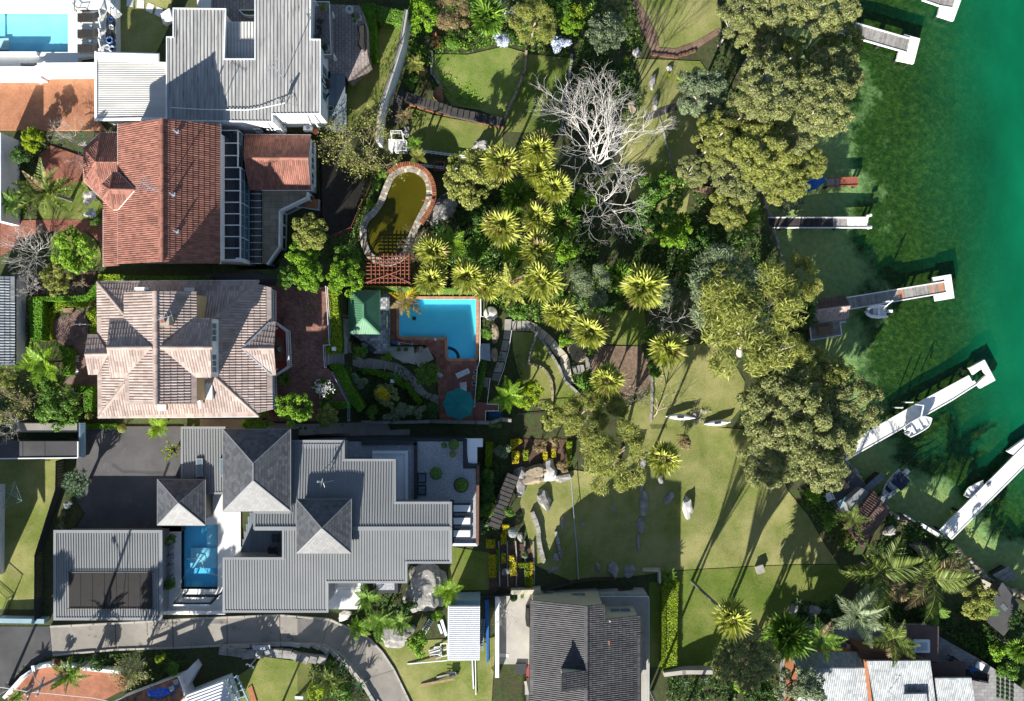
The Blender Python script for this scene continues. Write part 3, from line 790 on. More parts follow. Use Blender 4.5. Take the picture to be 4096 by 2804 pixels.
# pool deck tiles, coping and pavilion flags: each its own piece
def paving(parent,poly,z,mat_,sx,sy,name,limit=300,th=.03,gap=.02,rz=0.0,holes=(),jit=.002):
 P=[(p.x,p.y) for p in W(poly,z)];Hs=[[(p.x,p.y) for p in W(h,z)] for h in holes]
 cx_,cy_=P[0];ca,sa=math.cos(-rz),math.sin(-rz)
 Q=[((x-cx_)*ca-(y-cy_)*sa,(x-cx_)*sa+(y-cy_)*ca) for x,y in P]
 rest=MB();cnt=0;ca,sa=math.cos(rz),math.sin(rz)
 x=min(q[0] for q in Q)
 while x < max(q[0] for q in Q):
  y=min(q[1] for q in Q)
  while y < max(q[1] for q in Q):
   c=clip_rect(Q,x,y,x+sx-gap,y+sy-gap)
   if len(c) > 2 and parea(c) > .12*sx*sy:
    mx,my=sum(k[0] for k in c)/len(c),sum(k[1] for k in c)/len(c)
    wx,wy=cx_+mx*ca-my*sa,cy_+mx*sa+my*ca
    inh=any(bool(pip(np.array(wx),np.array(wy),h)) or float(edist(np.array(wx),np.array(wy),h)) < .36 for h in Hs)
    if not inh:
     full=parea(c) > .97*(sx-gap)*(sy-gap);zz=z+random.uniform(0,jit)
     if full and cnt < limit:
      ubox(name,boxm((wx,wy,zz-th/2),sx-gap,sy-gap,th,rz),mat_,parent);cnt += 1
     else:
      rest.prism([Vector((cx_+a*ca-b*sa,cy_+a*sa+b*ca,0)) for a,b in (c if not full else [(x,y),(x+sx-gap,y),(x+sx-gap,y+sy-gap),(x,y+sy-gap)])],zz-th,zz)
   y += sy
  x += sx
 if rest.f:tag(rest.obj(name,mat_,parent),kind='stuff')
pd=bpy.data.objects['pool_deck']
paving(pd,PL['pool_deck'][0],7.512,'pool_tile',.44,.44,'paving_tile',holes=[POOL2])
n_=len(POOL2)
cw=W(POOL2,7.5);co=inset(cw,-.34)
for i in range(n_):
 a,b,c_,d_=cw[i],cw[(i+1) % n_],co[(i+1) % n_],co[i];L=(b-a).length;k=max(1,int(round(L/.45)))
 for s in range(k):
  t0,t1=(s+.02)/k,(s+.98)/k
  q=[a.lerp(b,t0),a.lerp(b,t1),d_.lerp(c_,t1),d_.lerp(c_,t0)]
  MB().prism(q,7.47,7.53).obj('coping_tile','coping_tile',p2t)
paving(bpy.data.objects['pavilion_terrace'],PL['pavilion_terrace'][0],8.21,'pale_stone_tile',.31,.31,'paving_tile',limit=220)

# road of concrete panels with kerbs
road=tag(bpy.data.objects.new('road',None),kind='structure');link(road)
prs=[(c2(465,292),c2(490,558)),(c2(1075,262),c2(1085,505)),(c2(1610,232),c2(1615,490)),(c2(2115,205),c2(2115,465)),
    (c3(465,338),c3(470,570)),(c3(885,375),c3(820,585)),(c3(1105,475),c3(945,645)),(c3(1220,535),c3(985,675)),(c3(1330,650),c3(1075,775)),(c3(1430,800),c3(1170,885)),(c3(1580,1110),c3(1330,1110))]
def lerp2(a,b,t):return (a[0]+(b[0]-a[0])*t,a[1]+(b[1]-a[1])*t)
tops=[p[0] for p in prs];bots=[p[1] for p in prs]
for i in range(len(prs)-1):
 e=.006
 drape('road_slab',[lerp2(prs[i][0],prs[i+1][0],e),lerp2(prs[i][0],prs[i+1][0],1-e),lerp2(prs[i][1],prs[i+1][1],1-e),lerp2(prs[i][1],prs[i+1][1],e)],'concrete',.1,parent=road)
for edge,sgn in ((tops,1),(bots,-1)):
 for a,b in zip(edge,edge[1:]):
  k=3
  for s in range(k):
   p,q=UG(*lerp2(a,b,(s+.02)/k),.1),UG(*lerp2(a,b,(s+.98)/k),.1)
   bar('kerb_stone',p,q,.2,.26,'concrete_pale',road)

# stairs, walls, fences
def stairs(label,c,a,b,w,n,z0,z1,mat_,name='stairs',cat='stairs',th=.2,spread=None):
 """flight from crop point a (z0) to b (z1), w metres wide"""
 p,q=U(*c(*a),z0),U(*c(*b),z1);t=thing(name,label,cat,(min(p,q,key=lambda v:v.z)))
 d=Vector((q.x-p.x,q.y-p.y,0));L=d.length;d.normalize()
 for i in range(n):
  z=z0+(z1-z0)*(i+.5)/n;c0=Vector((p.x,p.y,0))+d*(L*(i+.5)/n)
  ubox('step',boxm((c0.x,c0.y,z-.25),L/n*1.02,w+random.uniform(-.02,.02),.5+th,math.atan2(d.y,d.x)),mat_,t)
 return t
def wall_thing(name,label,pts,ztop,th,mat_,cat='wall',zbot=None,cap=None,group=None):
 """polyline wall in photo pixels measured at its top"""
 P=[U(x,y,ztop) if not callable(ztop) else UG(x,y,ztop(0)) for x,y in pts]
 g=[G(p.x,p.y) for p in P];zb=(min(g)-.3) if zbot is None else zbot
 t=thing(name,label,cat,(P[0].x,P[0].y,zb),group)
 for a,b in zip(P,P[1:]):
  d=(b-a).normalized()*(th*.45)
  lo=zb if zbot is not None else min(G(a.x,a.y),G(b.x,b.y))-.3
  m=barm(Vector((a.x,a.y,0))-Vector((d.x,d.y,0)),Vector((b.x,b.y,0))+Vector((d.x,d.y,0)),th,1)
  za=(a.z+b.z)/2
  m=Matrix.Translation((0,0,(za+lo)/2)) @ m @ Matrix.Diagonal((1,1,za-lo,1))
  ubox('wall_panel',m,mat_,t)
  if cap:bar('coping',Vector((a.x,a.y,za+.03))-d*.8,Vector((b.x,b.y,za+.03))+d*.8,th+.08,.06,cap,t)
 return t
def stone_edge(label,pts,h=.35,w=.3,step=.7,mat_='sandstone',name='stone_edging',cat='edging'):
 P=[UG(x,y) for x,y in pts];t=thing(name,label,cat,P[0])
 for p,d in along([tuple(v) for v in P],step):
  ubox('stone',boxm((p.x+random.uniform(-.03,.03),p.y+random.uniform(-.03,.03),G(p.x,p.y)+h/2-.12+random.uniform(-.03,.03)),step*.96,w*random.uniform(.85,1.15),h,math.atan2(d.y,d.x)+random.uniform(-.06,.06)),mat_,t)
 return t
def rail_fence(label,pts,h,mat_,gap=.14,name='railing',cat='fence',z=None,posts=True,r=.025,rails=(1.0,.12),group=None):
 P=[UG(x,y) if z is None else U(x,y,z) for x,y in pts];t=thing(name,label,cat,P[0],group)
 for a,b in zip(P,P[1:]):
  for f in rails:bar('rail',a+Vector((0,0,h*f)),b+Vector((0,0,h*f)),.05,.05,mat_,t)
  if gap:
   n=max(1,int((b-a).length/gap));mb=MB()
   for i in range(n+1):
    p=a.lerp(b,i/n);bar('baluster',p+Vector((0,0,.02)),p+Vector((0,0,h)),r,r,mat_,t)
 if posts:
  for p in P:bar('post',p-Vector((0,0,.15)),p+Vector((0,0,h+.04)),.07,.07,mat_,t)
 return t
def panel_fence(label,pts,h,mat_,name='paling_fence',cat='fence',pal=.3,z=None):
 P=[UG(x,y) if z is None else U(x,y,z) for x,y in pts];t=thing(name,label,cat,P[0])
 for a,b in zip(P,P[1:]):
  n=max(1,int((b-a).length/pal))
  for i in range(n):
   p,q=a.lerp(b,(i+.03)/n),a.lerp(b,(i+.97)/n);m=(p+q)/2
   bar('paling',p+Vector((0,0,h/2-.1)),q+Vector((0,0,h/2-.1)),.03,h+.2+random.uniform(-.03,.03),mat_,t)
  bar('rail',a+Vector((0,0,h*.85)),b+Vector((0,0,h*.85)),.09,.07,mat_,t)
 return t

# top-left walls
wall_thing('white_parapet','broad white rendered wall between the pale pool and the orange brick courtyard',pl(a1,'-60,800 390,800 470,760 1000,755'),13.7,1.3,'white_paint',zbot=11.5)
wall_thing('white_wall','low white wall along the lower side of the pale pool',pl(a1,'-60,590 385,590'),13.5,.4,'white_paint',zbot=12.8)
wall_thing('white_wall','white wall along the upper edge of the pale pool',pl(a1,'-60,55 760,60'),13.6,1.2,'white_paint',zbot=12.8)
wall_thing('white_wall','white planter wall stepping round behind the lounger cushions',pl(a1,'830,45 1180,50 1260,130'),13.5,.9,'white_paint',zbot=12.8)
wall_thing('boundary_wall','long white rendered wall running diagonally beside the wedge lawn',pl(a2,'2280,120 2230,480 2130,800 1990,1220 1960,1540'),12.5,.32,'white_render',zbot=9.5,cap='concrete_pale')
rail_fence('thin dark railing along the top of the diagonal white wall',pl(a2,'2270,130 2215,480 2115,800 1975,1220'),.6,'dark_metal',0,z=12.55)
stairs('dark slate steps descending beside the lower end of the diagonal white wall',e1,(150,940),(185,740),1.0,7,9.2,11.0,'slate_step')
stairs('long dark timber steps winding down between the two sunlit upper lawns',e1,(185,730),(590,860),1.0,12,10.4,8.5,'slate_step')
stairs('lower flight of dark timber steps ending at the shaded lawn',e1,(590,865),(1000,950),1.0,9,8.5,7.0,'slate_step')
stone_edge('brick edging along the lower side of the long timber steps',pl(e1,'240,800 430,860 600,905 800,950 990,990'),.25,.18,.5,'orange_brick')
stone_edge('curved stone edging between the sunlit upper lawn and the shaded lawn',pl(e1,'1170,420 1160,540 1110,680 1060,790 1000,930'),.5,.28)
stone_edge('stone edging at the right side of the shaded upper lawn',pl(e1,'1525,450 1480,750 1440,1040'),.5,.28,mat_='rock')
stone_edge('stone edging at the left end of the sunlit upper lawn',pl(e1,'440,420 440,560 520,690'),.4,.25,mat_='rock')
# brown paver path at upper right
drape('paver_path',pl(e1,'1980,-40 2010,-40 2180,260 2200,370 2324,380 2470,330 2660,220 2690,250 2490,380 2330,440 2150,420 2050,200'),'brown_paver',.1)
stone_edge('dark brick retaining edge below the brown paver path by the upper lawn',pl(e1,'2150,425 2330,445 2470,400'),.4,.3,.5,'brown_brick')
drape('slate_path',pl(e1,'2080,910 2200,840 2330,800 2340,850 2210,900 2100,940'),'slate_step',.1)
stone_edge('thin stone border under the bare tree by the middle lawn',pl(e1,'2200,910 2250,1080 2290,1250 2310,1360'),.25,.2,mat_='rock')
# main house gardens
stairs('concrete steps leading down from the brick terrace beside the lime hedge',b3,(175,865),(440,862),1.25,9,11.3,8.5,'concrete_pale')
gp=pl(b3,'350,560 430,700 430,800 560,870 610,850 780,880 900,905 960,935 1010,970 1100,1070 1200,1200 1320,1235 1320,1335 1240,1290 1120,1230 1030,1160 970,1080 890,1000 780,962 640,965 520,955 440,928 440,800 350,790')
drape('garden_path',gp,'concrete',.12)
stairs('concrete steps fanning up beside the pool pavilion to the tiled deck',b3,(1080,880),(1240,800),1.6,6,8.2,7.55,'concrete_pale')
slab('landing',pl(b3,'810,740 1060,740 1085,920 1000,900 880,860 810,810'),8.25,1.2,'concrete_pale')
for i,(p,q) in enumerate(((( 530,890),(505,955)),((590,880),(555,960)),((670,870),(645,975)),((780,890),(765,985)),((890,925),(870,1010)),((935,950),(910,1030)),((985,975),(935,1045)),((1090,1085),(1030,1140)),((1130,1130),(1070,1175)))):
 P,Q=UG(*b3(*p),.16),UG(*b3(*q),.16);bar('step_edge',P,Q,.12,.14,'concrete_pale',bpy.data.objects['garden_path.001'])
wall_thing('stone_wall','weathered sandstone wall beside the lime hedge above the green pavilion',pl(b3,'290,190 315,400 330,560 345,790'),10.9,.5,'rock',zbot=7.5)
wall_thing('timber_edge','weathered grey timber retaining wall along the lower boundary below the garden',pl(b3,'340,1500 830,1515 1240,1505 1700,1515 1850,1520 1960,1485 2053,1495'),8.5,.35,'timber_grey',zbot=6.)
stairs('shaded grey steps beside the pool deck fence',b3,(1790,1050),(1770,1300),1.05,10,7.3,6.2,'stone_flag')
slab('landing',pl(b3,'1690,1300 1940,1320 1935,1390 1805,1390 1800,1500 1680,1500'),7.25,1.5,'pool_tile')
rail_fence('white glass pool fence railing along the right side of the blue pool',pl(b3,'1750,235 1745,880 1720,950 1692,1350'),1.1,'white_paint',0,z=7.5)
rail_fence('white handrail zigzagging beside the lower red tiled landing',pl(b3,'1850,1060 1820,1320 1935,1325 1935,1390 1805,1390 1802,1500'),1.0,'white_paint',.35,z=7.25)
rail_fence('green pool fence between the pavilion tiles and the tiled deck',pl(b3,'810,190 805,735 1050,735'),1.1,'green_metal',.2,z=8.2)
rail_fence('thin white fence along the edge of the brick terrace beside the lime hedge',pl(b2,'1160,200 1195,725 1140,730 1150,930'),1.0,'white_metal',.25,z=11.4)
rail_fence('teal wire fence between the clipped hedge and the small brick triangle',pl(b2,'1220,975 1365,1255 1362,1410'),1.1,'blue_steel',0,z=11.4)
# stone path down the garden
sp=thing('stone_path','curving sandstone flag path stepping down round the small terraced lawn','path',UG(*e3(190,340)))
def flag(c,s,mat_,parent,h=.22,zoff=.12):
 P=[UG(*q) for q in pl(c,s)];z=sum(p.z for p in P)/len(P)+zoff+random.uniform(-.04,.04)
 MB().prism([U(*q,z) for q in pl(c,s)],z-h-.4,z).obj('flagstone',mat_,parent)
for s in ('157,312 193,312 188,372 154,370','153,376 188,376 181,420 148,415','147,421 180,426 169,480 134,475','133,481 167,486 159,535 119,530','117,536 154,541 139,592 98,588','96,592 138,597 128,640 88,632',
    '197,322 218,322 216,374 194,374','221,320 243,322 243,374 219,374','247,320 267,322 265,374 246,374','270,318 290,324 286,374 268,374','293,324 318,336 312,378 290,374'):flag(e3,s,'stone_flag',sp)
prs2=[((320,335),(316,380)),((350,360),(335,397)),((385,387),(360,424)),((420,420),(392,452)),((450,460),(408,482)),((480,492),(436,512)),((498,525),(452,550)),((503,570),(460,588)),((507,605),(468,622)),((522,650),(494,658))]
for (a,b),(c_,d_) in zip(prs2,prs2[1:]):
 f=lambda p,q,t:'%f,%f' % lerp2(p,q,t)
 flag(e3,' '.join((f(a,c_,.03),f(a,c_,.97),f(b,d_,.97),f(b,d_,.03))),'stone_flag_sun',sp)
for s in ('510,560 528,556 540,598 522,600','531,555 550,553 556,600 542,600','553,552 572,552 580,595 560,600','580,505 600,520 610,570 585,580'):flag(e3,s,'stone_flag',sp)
stone_edge('thin stone edging of the kidney-shaped lower lawn terrace',[e3(*p) for p in spline([(290,545),(350,565),(395,620),(408,700),(405,795)],4,False)],.45,.25)
stone_edge('stone edging between the small lawn terrace and the curved path',[e3(*p) for p in ((325,385),(380,460),(440,560),(475,640),(590,740))],.5,.28,mat_='rock')
stone_edge('stone edging down the middle of the small lawn terrace',[e3(*p) for p in ((322,390),(300,470),(275,550))],.5,.25,mat_='rock')
rail_fence('white painted handrail along the left flagstone path',pl(e3,'193,372 178,470 150,580 122,655'),.9,'white_paint',0)
rail_fence('dark low fence between the garden lawn and the lower boundary',pl(e3,'140,812 400,800 560,790 800,790'),.8,'dark_metal',.5)
stone_edge('weathered log edging across the leaf littered slope',pl(e3,'930,620 932,700 925,830'),.35,.3,1.2,'timber_grey')
# lower garden rockery, terraces
stone_edge('long sandstone retaining edge curving through the shaded lower lawn',[e4(*p) for p in ((255,415),(275,470),(285,560),(305,630))],.6,.5,.9,'rock')
stone_edge('short sandstone retaining edge right of the long one in the shade',[e4(*p) for p in ((358,500),(370,560),(378,600))],.5,.4,.8,'rock')
for k,x in enumerate((108,145,183,221,260)):
 stone_edge(('leftmost','second','middle','fourth','rightmost')[k]+' timber sleeper edge of the stepped yellow hedge beds',pl(e4,'%d,560 %d,745' % (x-3,x)),.5,.15,1.8,'timber_grey','sleeper_edge')
stairs('dark timber steps climbing beside the yellow hedge cubes',e4,(80,470),(165,240),1.5,12,7.9,7.3,'slate_step')
panel_fence('dark paling fence above the beige house ending at the beds',pl(c4,'0,460 380,440'),1.2,'dark_metal')
wall_thing('rendered_wall','pale green rendered wall at the head of the entry court',pl(c4,'390,440 660,432'),7.6,.5,'cream_render',zbot=5.8)
panel_fence('dark timber boundary fence behind the dark tiled house',pl(c4,'700,400 800,370 1050,300 1210,280 1440,280'),1.3,'timber_dark')
panel_fence('lower run of dark timber fence by the glass balcony',pl(c4,'1440,400 1620,370'),1.2,'timber_dark')
rail_fence('thin wire fence running up the shaded lawn',pl(e4,'420,250 430,400 445,560 452,690'),.9,'galv',0)
wall_thing('rendered_wall','beige rendered corner wall beside the cycad on the lower lawn',pl(c4,'1740,210 1910,215 1910,335'),4.9,.25,'cream_render',zbot=3.4)
wall_thing('grey_wall','grey block wall crossing below the lower hedge strip',pl(d1,'-60,830 60,815 240,815'),4.4,.5,'concrete_pale',zbot=3)
# left lawn fence by the driveway
panel_fence('dark paling fence between the clothesline lawn and the driveway',pl(b4,'535,240 530,480 440,760 360,1020 357,1560'),1.6,'dark_metal')
rail_fence('black pool-style railing at the lower left corner of the clothesline lawn',pl(b4,'-30,1250 115,1380 60,1530'),1.2,'dark_metal',.2)
wall_thing('grey_blue_wall','blue grey rendered wall below the clothesline lawn',pl(c2,'-20,240 390,245'),13.2,.5,'blue_steel',zbot=11.3)
wall_thing('white_wall','bright white wall edge below the deep blue pool',pl(b4,'1360,1528 1875,1528'),12.6,.3,'white_paint',zbot=11)
wall_thing('white_wall','white garden wall curving round the lower left brick court',pl(c2,'40,950 200,770 330,680 440,655 580,660 800,690 1100,718'),13.0,.35,'white_render',zbot=11.2)
# lower-left rock wall by the road
stone_edge('rough dark stone retaining wall under the road bend',pl(c3,'10,620 120,640 240,650 420,640 560,650 700,690 860,700'),1.0,.8,1.0,'rock','stone_wall','wall')
stone_edge('pale stone kerb wall along the inside of the road bend',pl(c3,'20,600 250,585 550,575 740,585 900,640 1040,760 1160,900 1280,1090'),.5,.4,1.1,'concrete_pale','stone_wall','wall')
# dead pond-side court fence
rail_fence('rust red railing angled round the dark sunken court',pl(a4,'1940,480 1790,850 1690,1090 1480,1180'),1.0,'rust_steel',.3)
# ================================================================= BUILDINGS
def planks(parent,pts,mat_,w,th=.05,ang=None,name='plank',gap=.012,split=None):
 """planks across world polygon pts (flat); ang = direction the planks run"""
 c=sum(pts,Vector())/len(pts);u=Vector((math.cos(ang),math.sin(ang),0));v=Vector((-u.y,u.x,0))
 P=[((p-c).dot(v),(p-c).dot(u)) for p in pts];a=min(p[0] for p in P);e=max(p[0] for p in P);n=max(1,int(round((e-a)/w)));s=(e-a)/n
 for i in range(n):
  t=a+(i+.5)*s;xs=[]
  for j in range(len(P)):
   (x0,y0),(x1,y1)=P[j-1],P[j]
   if (x0 > t) != (x1 > t):xs.append(y0+(y1-y0)*(t-x0)/(x1-x0))
  xs.sort()
  for y0,y1 in zip(xs[::2],xs[1::2]):
   if y1-y0 < .1:continue
   p=c+v*t+u*y0;q=c+v*t+u*y1
   m=mat_(i/n) if callable(mat_) else mat_
   bar(name,p-Vector((0,0,th/2)),q-Vector((0,0,th/2)),s-gap,th+random.uniform(0,.006),m,parent)

# house 1: white house with weathered ribbed roof
Z1=16.5
o1=pl(s0,'694,34 903,37 897,237 1021,237 1021,-60 1243,-60 1241,158 1281,159 1281,455 1089,457 1089,487 668,482 668,149 694,149')
h1=thing('ribbed_roof_house','white house with large weathered pale grey ribbed roof at upper left','house',U(950,350,11))
w1=W(o1,Z1)
walls(h1,W(o1,Z1),10.6,Z1-.15,'white_render',.25)
ribs(h1,w1,'weathered_roof','weathered_rib',.37,.075,.075,(0,-1,0),phase=.5)
edge_trim(h1,w1,'white_render',.12,.18,'fascia',dz=.0)
low1=W(pl(a2,'290,238 608,240 605,640 290,640'),15.2)
ribs(h1,low1,'pale_roof','weathered_rib',.33,.06,.06,(0,-1,0))
slab('inner_court',pl(a2,'-20,-60 608,-60 608,236 285,236 285,95 -20,95'),12.6,1.2,'house_paver')
ipl=thing('curved_planter','white curved planter box in the paved recess of the ribbed roof house','planter',U(*a2(520,150),12.6))
MB().prism(W(pl(a2,'425,105 608,105 608,170 540,178 470,160'),13.2),12.6,13.2).obj('planter_box','white_paint',ipl)
MB().prism(W(pl(a2,'445,115 600,115 600,160 545,165 480,150'),13.23),13.0,13.22).obj('soil','soil',ipl)
for k in range(5):
 stp=thing('garden_step',('lowest','second','third','fourth','uppermost')[k]+' pale paved step beside the ribbed roof at the top edge','step',U(*a2(20+k*28,60),12.7))
 MB().prism(W(pl(a2,'%d,-40 %d,-40 %d,90 %d,90' % (-15+k*28,12+k*28,14+k*26,-12+k*26)),12.7+.0),12.6,12.72+.12*(4-k)).obj('tread','white_paving',stp)
wv=U(*a2(640,1435),12.6)
for xx in (560,640,720):
 p=U(*a2(xx,1345),Z1);window(h1,(p.x,p.y+.14,12.9),1.5,1.0,(0,-1),'white_paint','glass_blue')
pr=U(*a2(1332,700),Z1)
for yy,zz in ((340,14.4),(520,14.4)):
 p=U(1281,a2(0,yy+400)[1],Z1);window(h1,(p.x-.25+.02,p.y,zz-.6),2.2,2.1,(1,0),'white_paint','glass_blue')
for (x0,y0),(x1,y1) in (((730,1350),(830,1480)),((1170,1285),(1240,1400)),((1240,1290),(1330,1440))):
 bar('downpipe',U(*a2(x0,y0),15.8),U(*a2(x1,y1),11.3),.12,.12,'white_paint',h1)
# balcony
bal=thing('glass_balcony','glass sided upper balcony with two wicker chairs beside the ribbed roof','balcony',U(*a2(1350,330),11.7))
bp=pl(a2,'1232,65 1455,65 1475,640 1340,640 1340,440 1232,432')
MB().prism(W(bp,13.6),13.35,13.6).obj('floor','house_paver',bal)
for p,q in zip(pl(a2,'1232,65 1455,65 1475,640'),pl(a2,'1455,65 1475,640 1340,640')):
 a,b=U(*p,13.6),U(*q,13.6);n_=max(2,int((b-a).length/1.5))
 for i in range(n_):
  m0,m1=a.lerp(b,(i+.03)/n_),a.lerp(b,(i+.97)/n_);bar('glass_panel',m0+Vector((0,0,.55)),m1+Vector((0,0,.55)),.03,.9,'glass_clear',bal)
 bar('handrail',a+Vector((0,0,1.03)),b+Vector((0,0,1.03)),.06,.06,'white_paint',bal)
for p in pl(a2,'1440,120 1465,600'):bar('column',U(*p,11.7),U(*p,13.4)*1 if False else Vector((U(*p,13.4).x,U(*p,13.4).y,13.36)),.3,.3,'white_paint',bal) if False else ubox('column',boxm((U(*p,13.4).x,U(*p,13.4).y,12.5),.3,.3,1.7),'white_paint',bal)
# diagonal steps on the terrace, deck
for k,s in enumerate(('1640,890 1870,690 1850,640 1610,850','1610,850 1850,640 1830,600 1590,810','1590,810 1825,600 1800,565 1560,770')):
 MB().prism(W(pl(a2,s),11.7),10.8,11.45+.12*k if k < 2 else 11.72).obj('step','house_paver',bpy.data.objects['paved_terrace'])
dk=thing('timber_deck','blue grey timber deck below the paved terrace of the ribbed roof house','deck',U(*a2(1480,1100),10.8))
planks(dk,W(PL['deck'][0],11.78),'deck_blue',.16,.05,math.pi/2)
MB().prism(inset(W(PL['deck'][0],11.7),.1),10.5,11.72).obj('frame','timber_dark',dk)
# white carport
cp=thing('carport','white flat roofed carport with battens beside the orange brick courtyard','carport',U(*a1(1450,950),12.3))
co_=pl(a1,'1065,585 1750,605 1750,702 1850,706 1850,1312 1065,1325');cw_=W(co_,15.0)
ribs(cp,cw_,'pale_roof','pale_roof',.2,.05,.05,(1,0,0),name='batten')
edge_trim(cp,cw_,'white_paint',.26,.2,'parapet',dz=.03)
MB().prism(W(pl(a1,'1062,580 1755,600 1755,690 1062,660'),15.14),14.9,15.2).obj('parapet','white_paint',cp)
walls(cp,W(co_,15.0),12.0,14.86,'white_render',.3)

# house 2: terracotta roof
h2=thing('terracotta_house','house with large terracotta tiled gable roof and glazed sunroom','house',U(650,770,12))
T=dict(course=.56,width=.22,roll=.05)
e_l,e_r,rz_=17.7,17.3,20.7
tiles(h2,pz(s0,'648,475,%f 473,497,%f 473,1055,%f 648,1046,%f' % (rz_,e_l,e_l,rz_)),'terracotta_roof',limit=300,**T)
tiles(h2,pz(s0,'648,475,%f 648,1046,%f 880,1054,%f 880,497,%f' % (rz_,rz_,e_r,e_r)),'terracotta_roof',limit=300,**T)
tiles(h2,pz(s0,'473,800,17.68 415,800,16.7 415,1065,16.7 473,1062,17.68'),'terracotta_roof',**T)
caps(h2,U(648,474,rz_+.03),U(648,1047,rz_+.03),'terracotta_roof',.2)
bar('fascia',U(473,496,e_l-.08),U(473,1056,e_l-.08),.12,.16,'white_paint',h2)
bar('fascia',U(415,840,16.62),U(415,1066,16.62),.12,.16,'white_paint',h2);bar('fascia',U(881,496,e_r-.08),U(881,1056,e_r-.08),.14,.16,'white_paint',h2)
wl=[U(473,505,e_l),U(875,505,e_r),U(875,1045,e_r),U(473,1045,e_l)]
walls(h2,wl,9.4,17.0,'white_render',.35)
gw=MB()
for y,yr,e in ((508,486,-1),(1043,1036,1)):
 A,B,C_=U(480,y,e_l-.2),U(648,yr,rz_-.25),U(872,y,e_r-.2);n_=Vector((0,.12,0))
 gw.add([A,C_,B,A+n_,C_+n_,B+n_],[(0,1,2),(5,4,3),(0,3,4,1),(1,4,5,2),(2,5,3,0)])
gw.obj('gable_wall','white_render',h2)
# porch octagon and gablet
A_,B_='1060,350,16.7','1330,350,16.7'
for f in ('1115,30,15 %s %s 1320,30,15' % (A_,B_),'930,205,15 %s 1115,30,15' % A_,'930,565,15 %s 930,205,15' % A_,'1140,770,15 %s 930,565,15' % A_,'1330,770,15 %s %s 1140,770,15' % (B_,A_)):
 tiles(h2,pz(a3,f),'terracotta_roof',**T)
for e in ('1115,30,15','930,205,15','930,565,15','1140,770,15'):caps(h2,pz(a3,e)[0],pz(a3,A_)[0],'terracotta_roof',.15)
oc=pz(a3,'1320,30,15 1115,30,15 930,205,15 930,565,15 1140,770,15 1330,770,15')
for a,b in zip(oc[:-1],oc[1:]):bar('gutter',a,b,.13,.12,'white_paint',h2)
walls(h2,oc,11.9,14.9,'white_render',.35)
A_,B_='1215,655,19.00','1495,660,19.05'
for f in ('1250,470,18.10 %s %s 1305,470,18.10' % (A_,B_),'1135,600,17.90 %s 1250,470,18.10' % A_,'1135,760,17.90 %s 1135,600,17.90' % A_,'1255,880,18.10 %s 1135,760,17.90' % A_,'1305,880,18.10 %s %s 1255,880,18.10' % (B_,A_)):
 tiles(h2,pz(a3,f),'terracotta_roof',**T)
for e in ('1250,470,18.10','1135,600,17.90','1135,760,17.90','1255,880,18.10','1495,660,19.05'):caps(h2,pz(a3,e)[0],pz(a3,A_)[0],'terracotta_roof',.15)
oc2=pz(a3,'1495,660,19.00 1305,470,18.05 1250,470,18.05 1135,600,17.85 1135,760,17.85 1255,880,18.05 1305,880,18.05 1495,660,19.00')
for a,b in zip(oc2[:-1],oc2[1:]):bar('gutter',a,b,.12,.1,'white_paint',h2)
walls(h2,[Vector((p.x,p.y,0)) for p in oc2[:-1]],12,17.8,'white_render',.35)
# sunroom
ys=[5,145,283,415,545,672,800,927,1053,1180,1307,1435]
for y in ys:bar('sunroom_bar',U(*a4(226,y),14.75),U(*a4(445 if y > 300 else 418,y),14.35),.1,.1,'white_paint',h2)
for y0,y1 in zip(ys,ys[1:]):
 xr=441 if y0 > 300 else 414
 q=[U(*a4(229,y0+7),14.72),U(*a4(xr,y0+7),14.32),U(*a4(xr,y1-7),14.32),U(*a4(229,y1-7),14.72)]
 MB().add(q+[v-Vector((0,0,.02)) for v in q],[(0,3,2,1),(4,5,6,7),(0,1,5,4),(1,2,6,5),(2,3,7,6),(3,0,4,7)]).obj('roof_pane','glass_dark',h2)
for xr,ya,yb in ((420,5,415),(447,415,1440)):
 a,b=U(*a4(xr,ya),14.3),U(*a4(xr,yb),14.3);bar('sunroom_beam',a,b,.12,.14,'white_paint',h2)
 bar('sunroom_beam',a-Vector((0,0,1.3)),b-Vector((0,0,1.3)),.1,.08,'blue_steel',h2);bar('sunroom_beam',a-Vector((0,0,2.75)),b-Vector((0,0,2.75)),.12,.1,'blue_steel',h2)
 n_=max(2,int(round((yb-ya)/128)))
 for i in range(n_+1):
  p=a.lerp(b,i/n_);bar('mullion',p-Vector((0,0,2.7)),p-Vector((0,0,.08)),.08,.08,'blue_steel' if i % 3 else 'white_paint',h2)
 for i in range(n_):
  p,q=a.lerp(b,(i+.04)/n_),a.lerp(b,(i+.96)/n_)
  bar('window_pane',p-Vector((.02,0,.68)),q-Vector((.02,0,.68)),.02,1.1,'glass_blue',h2);bar('window_pane',p-Vector((.02,0,2.02)),q-Vector((.02,0,2.02)),.02,1.3,'glass_blue',h2)
MB().prism([U(*a4(215,0),12),U(*a4(430,0),12),U(*a4(430,1440),12),U(*a4(215,1440),12)],9.4,11.5).obj('sunroom_floor','brown_brick',h2)
MB().prism(W(pl(a4,'215,1436 520,1436 520,1480 215,1480'),12.4),9.4,14.4).obj('sunroom_end_wall','white_paint',h2)
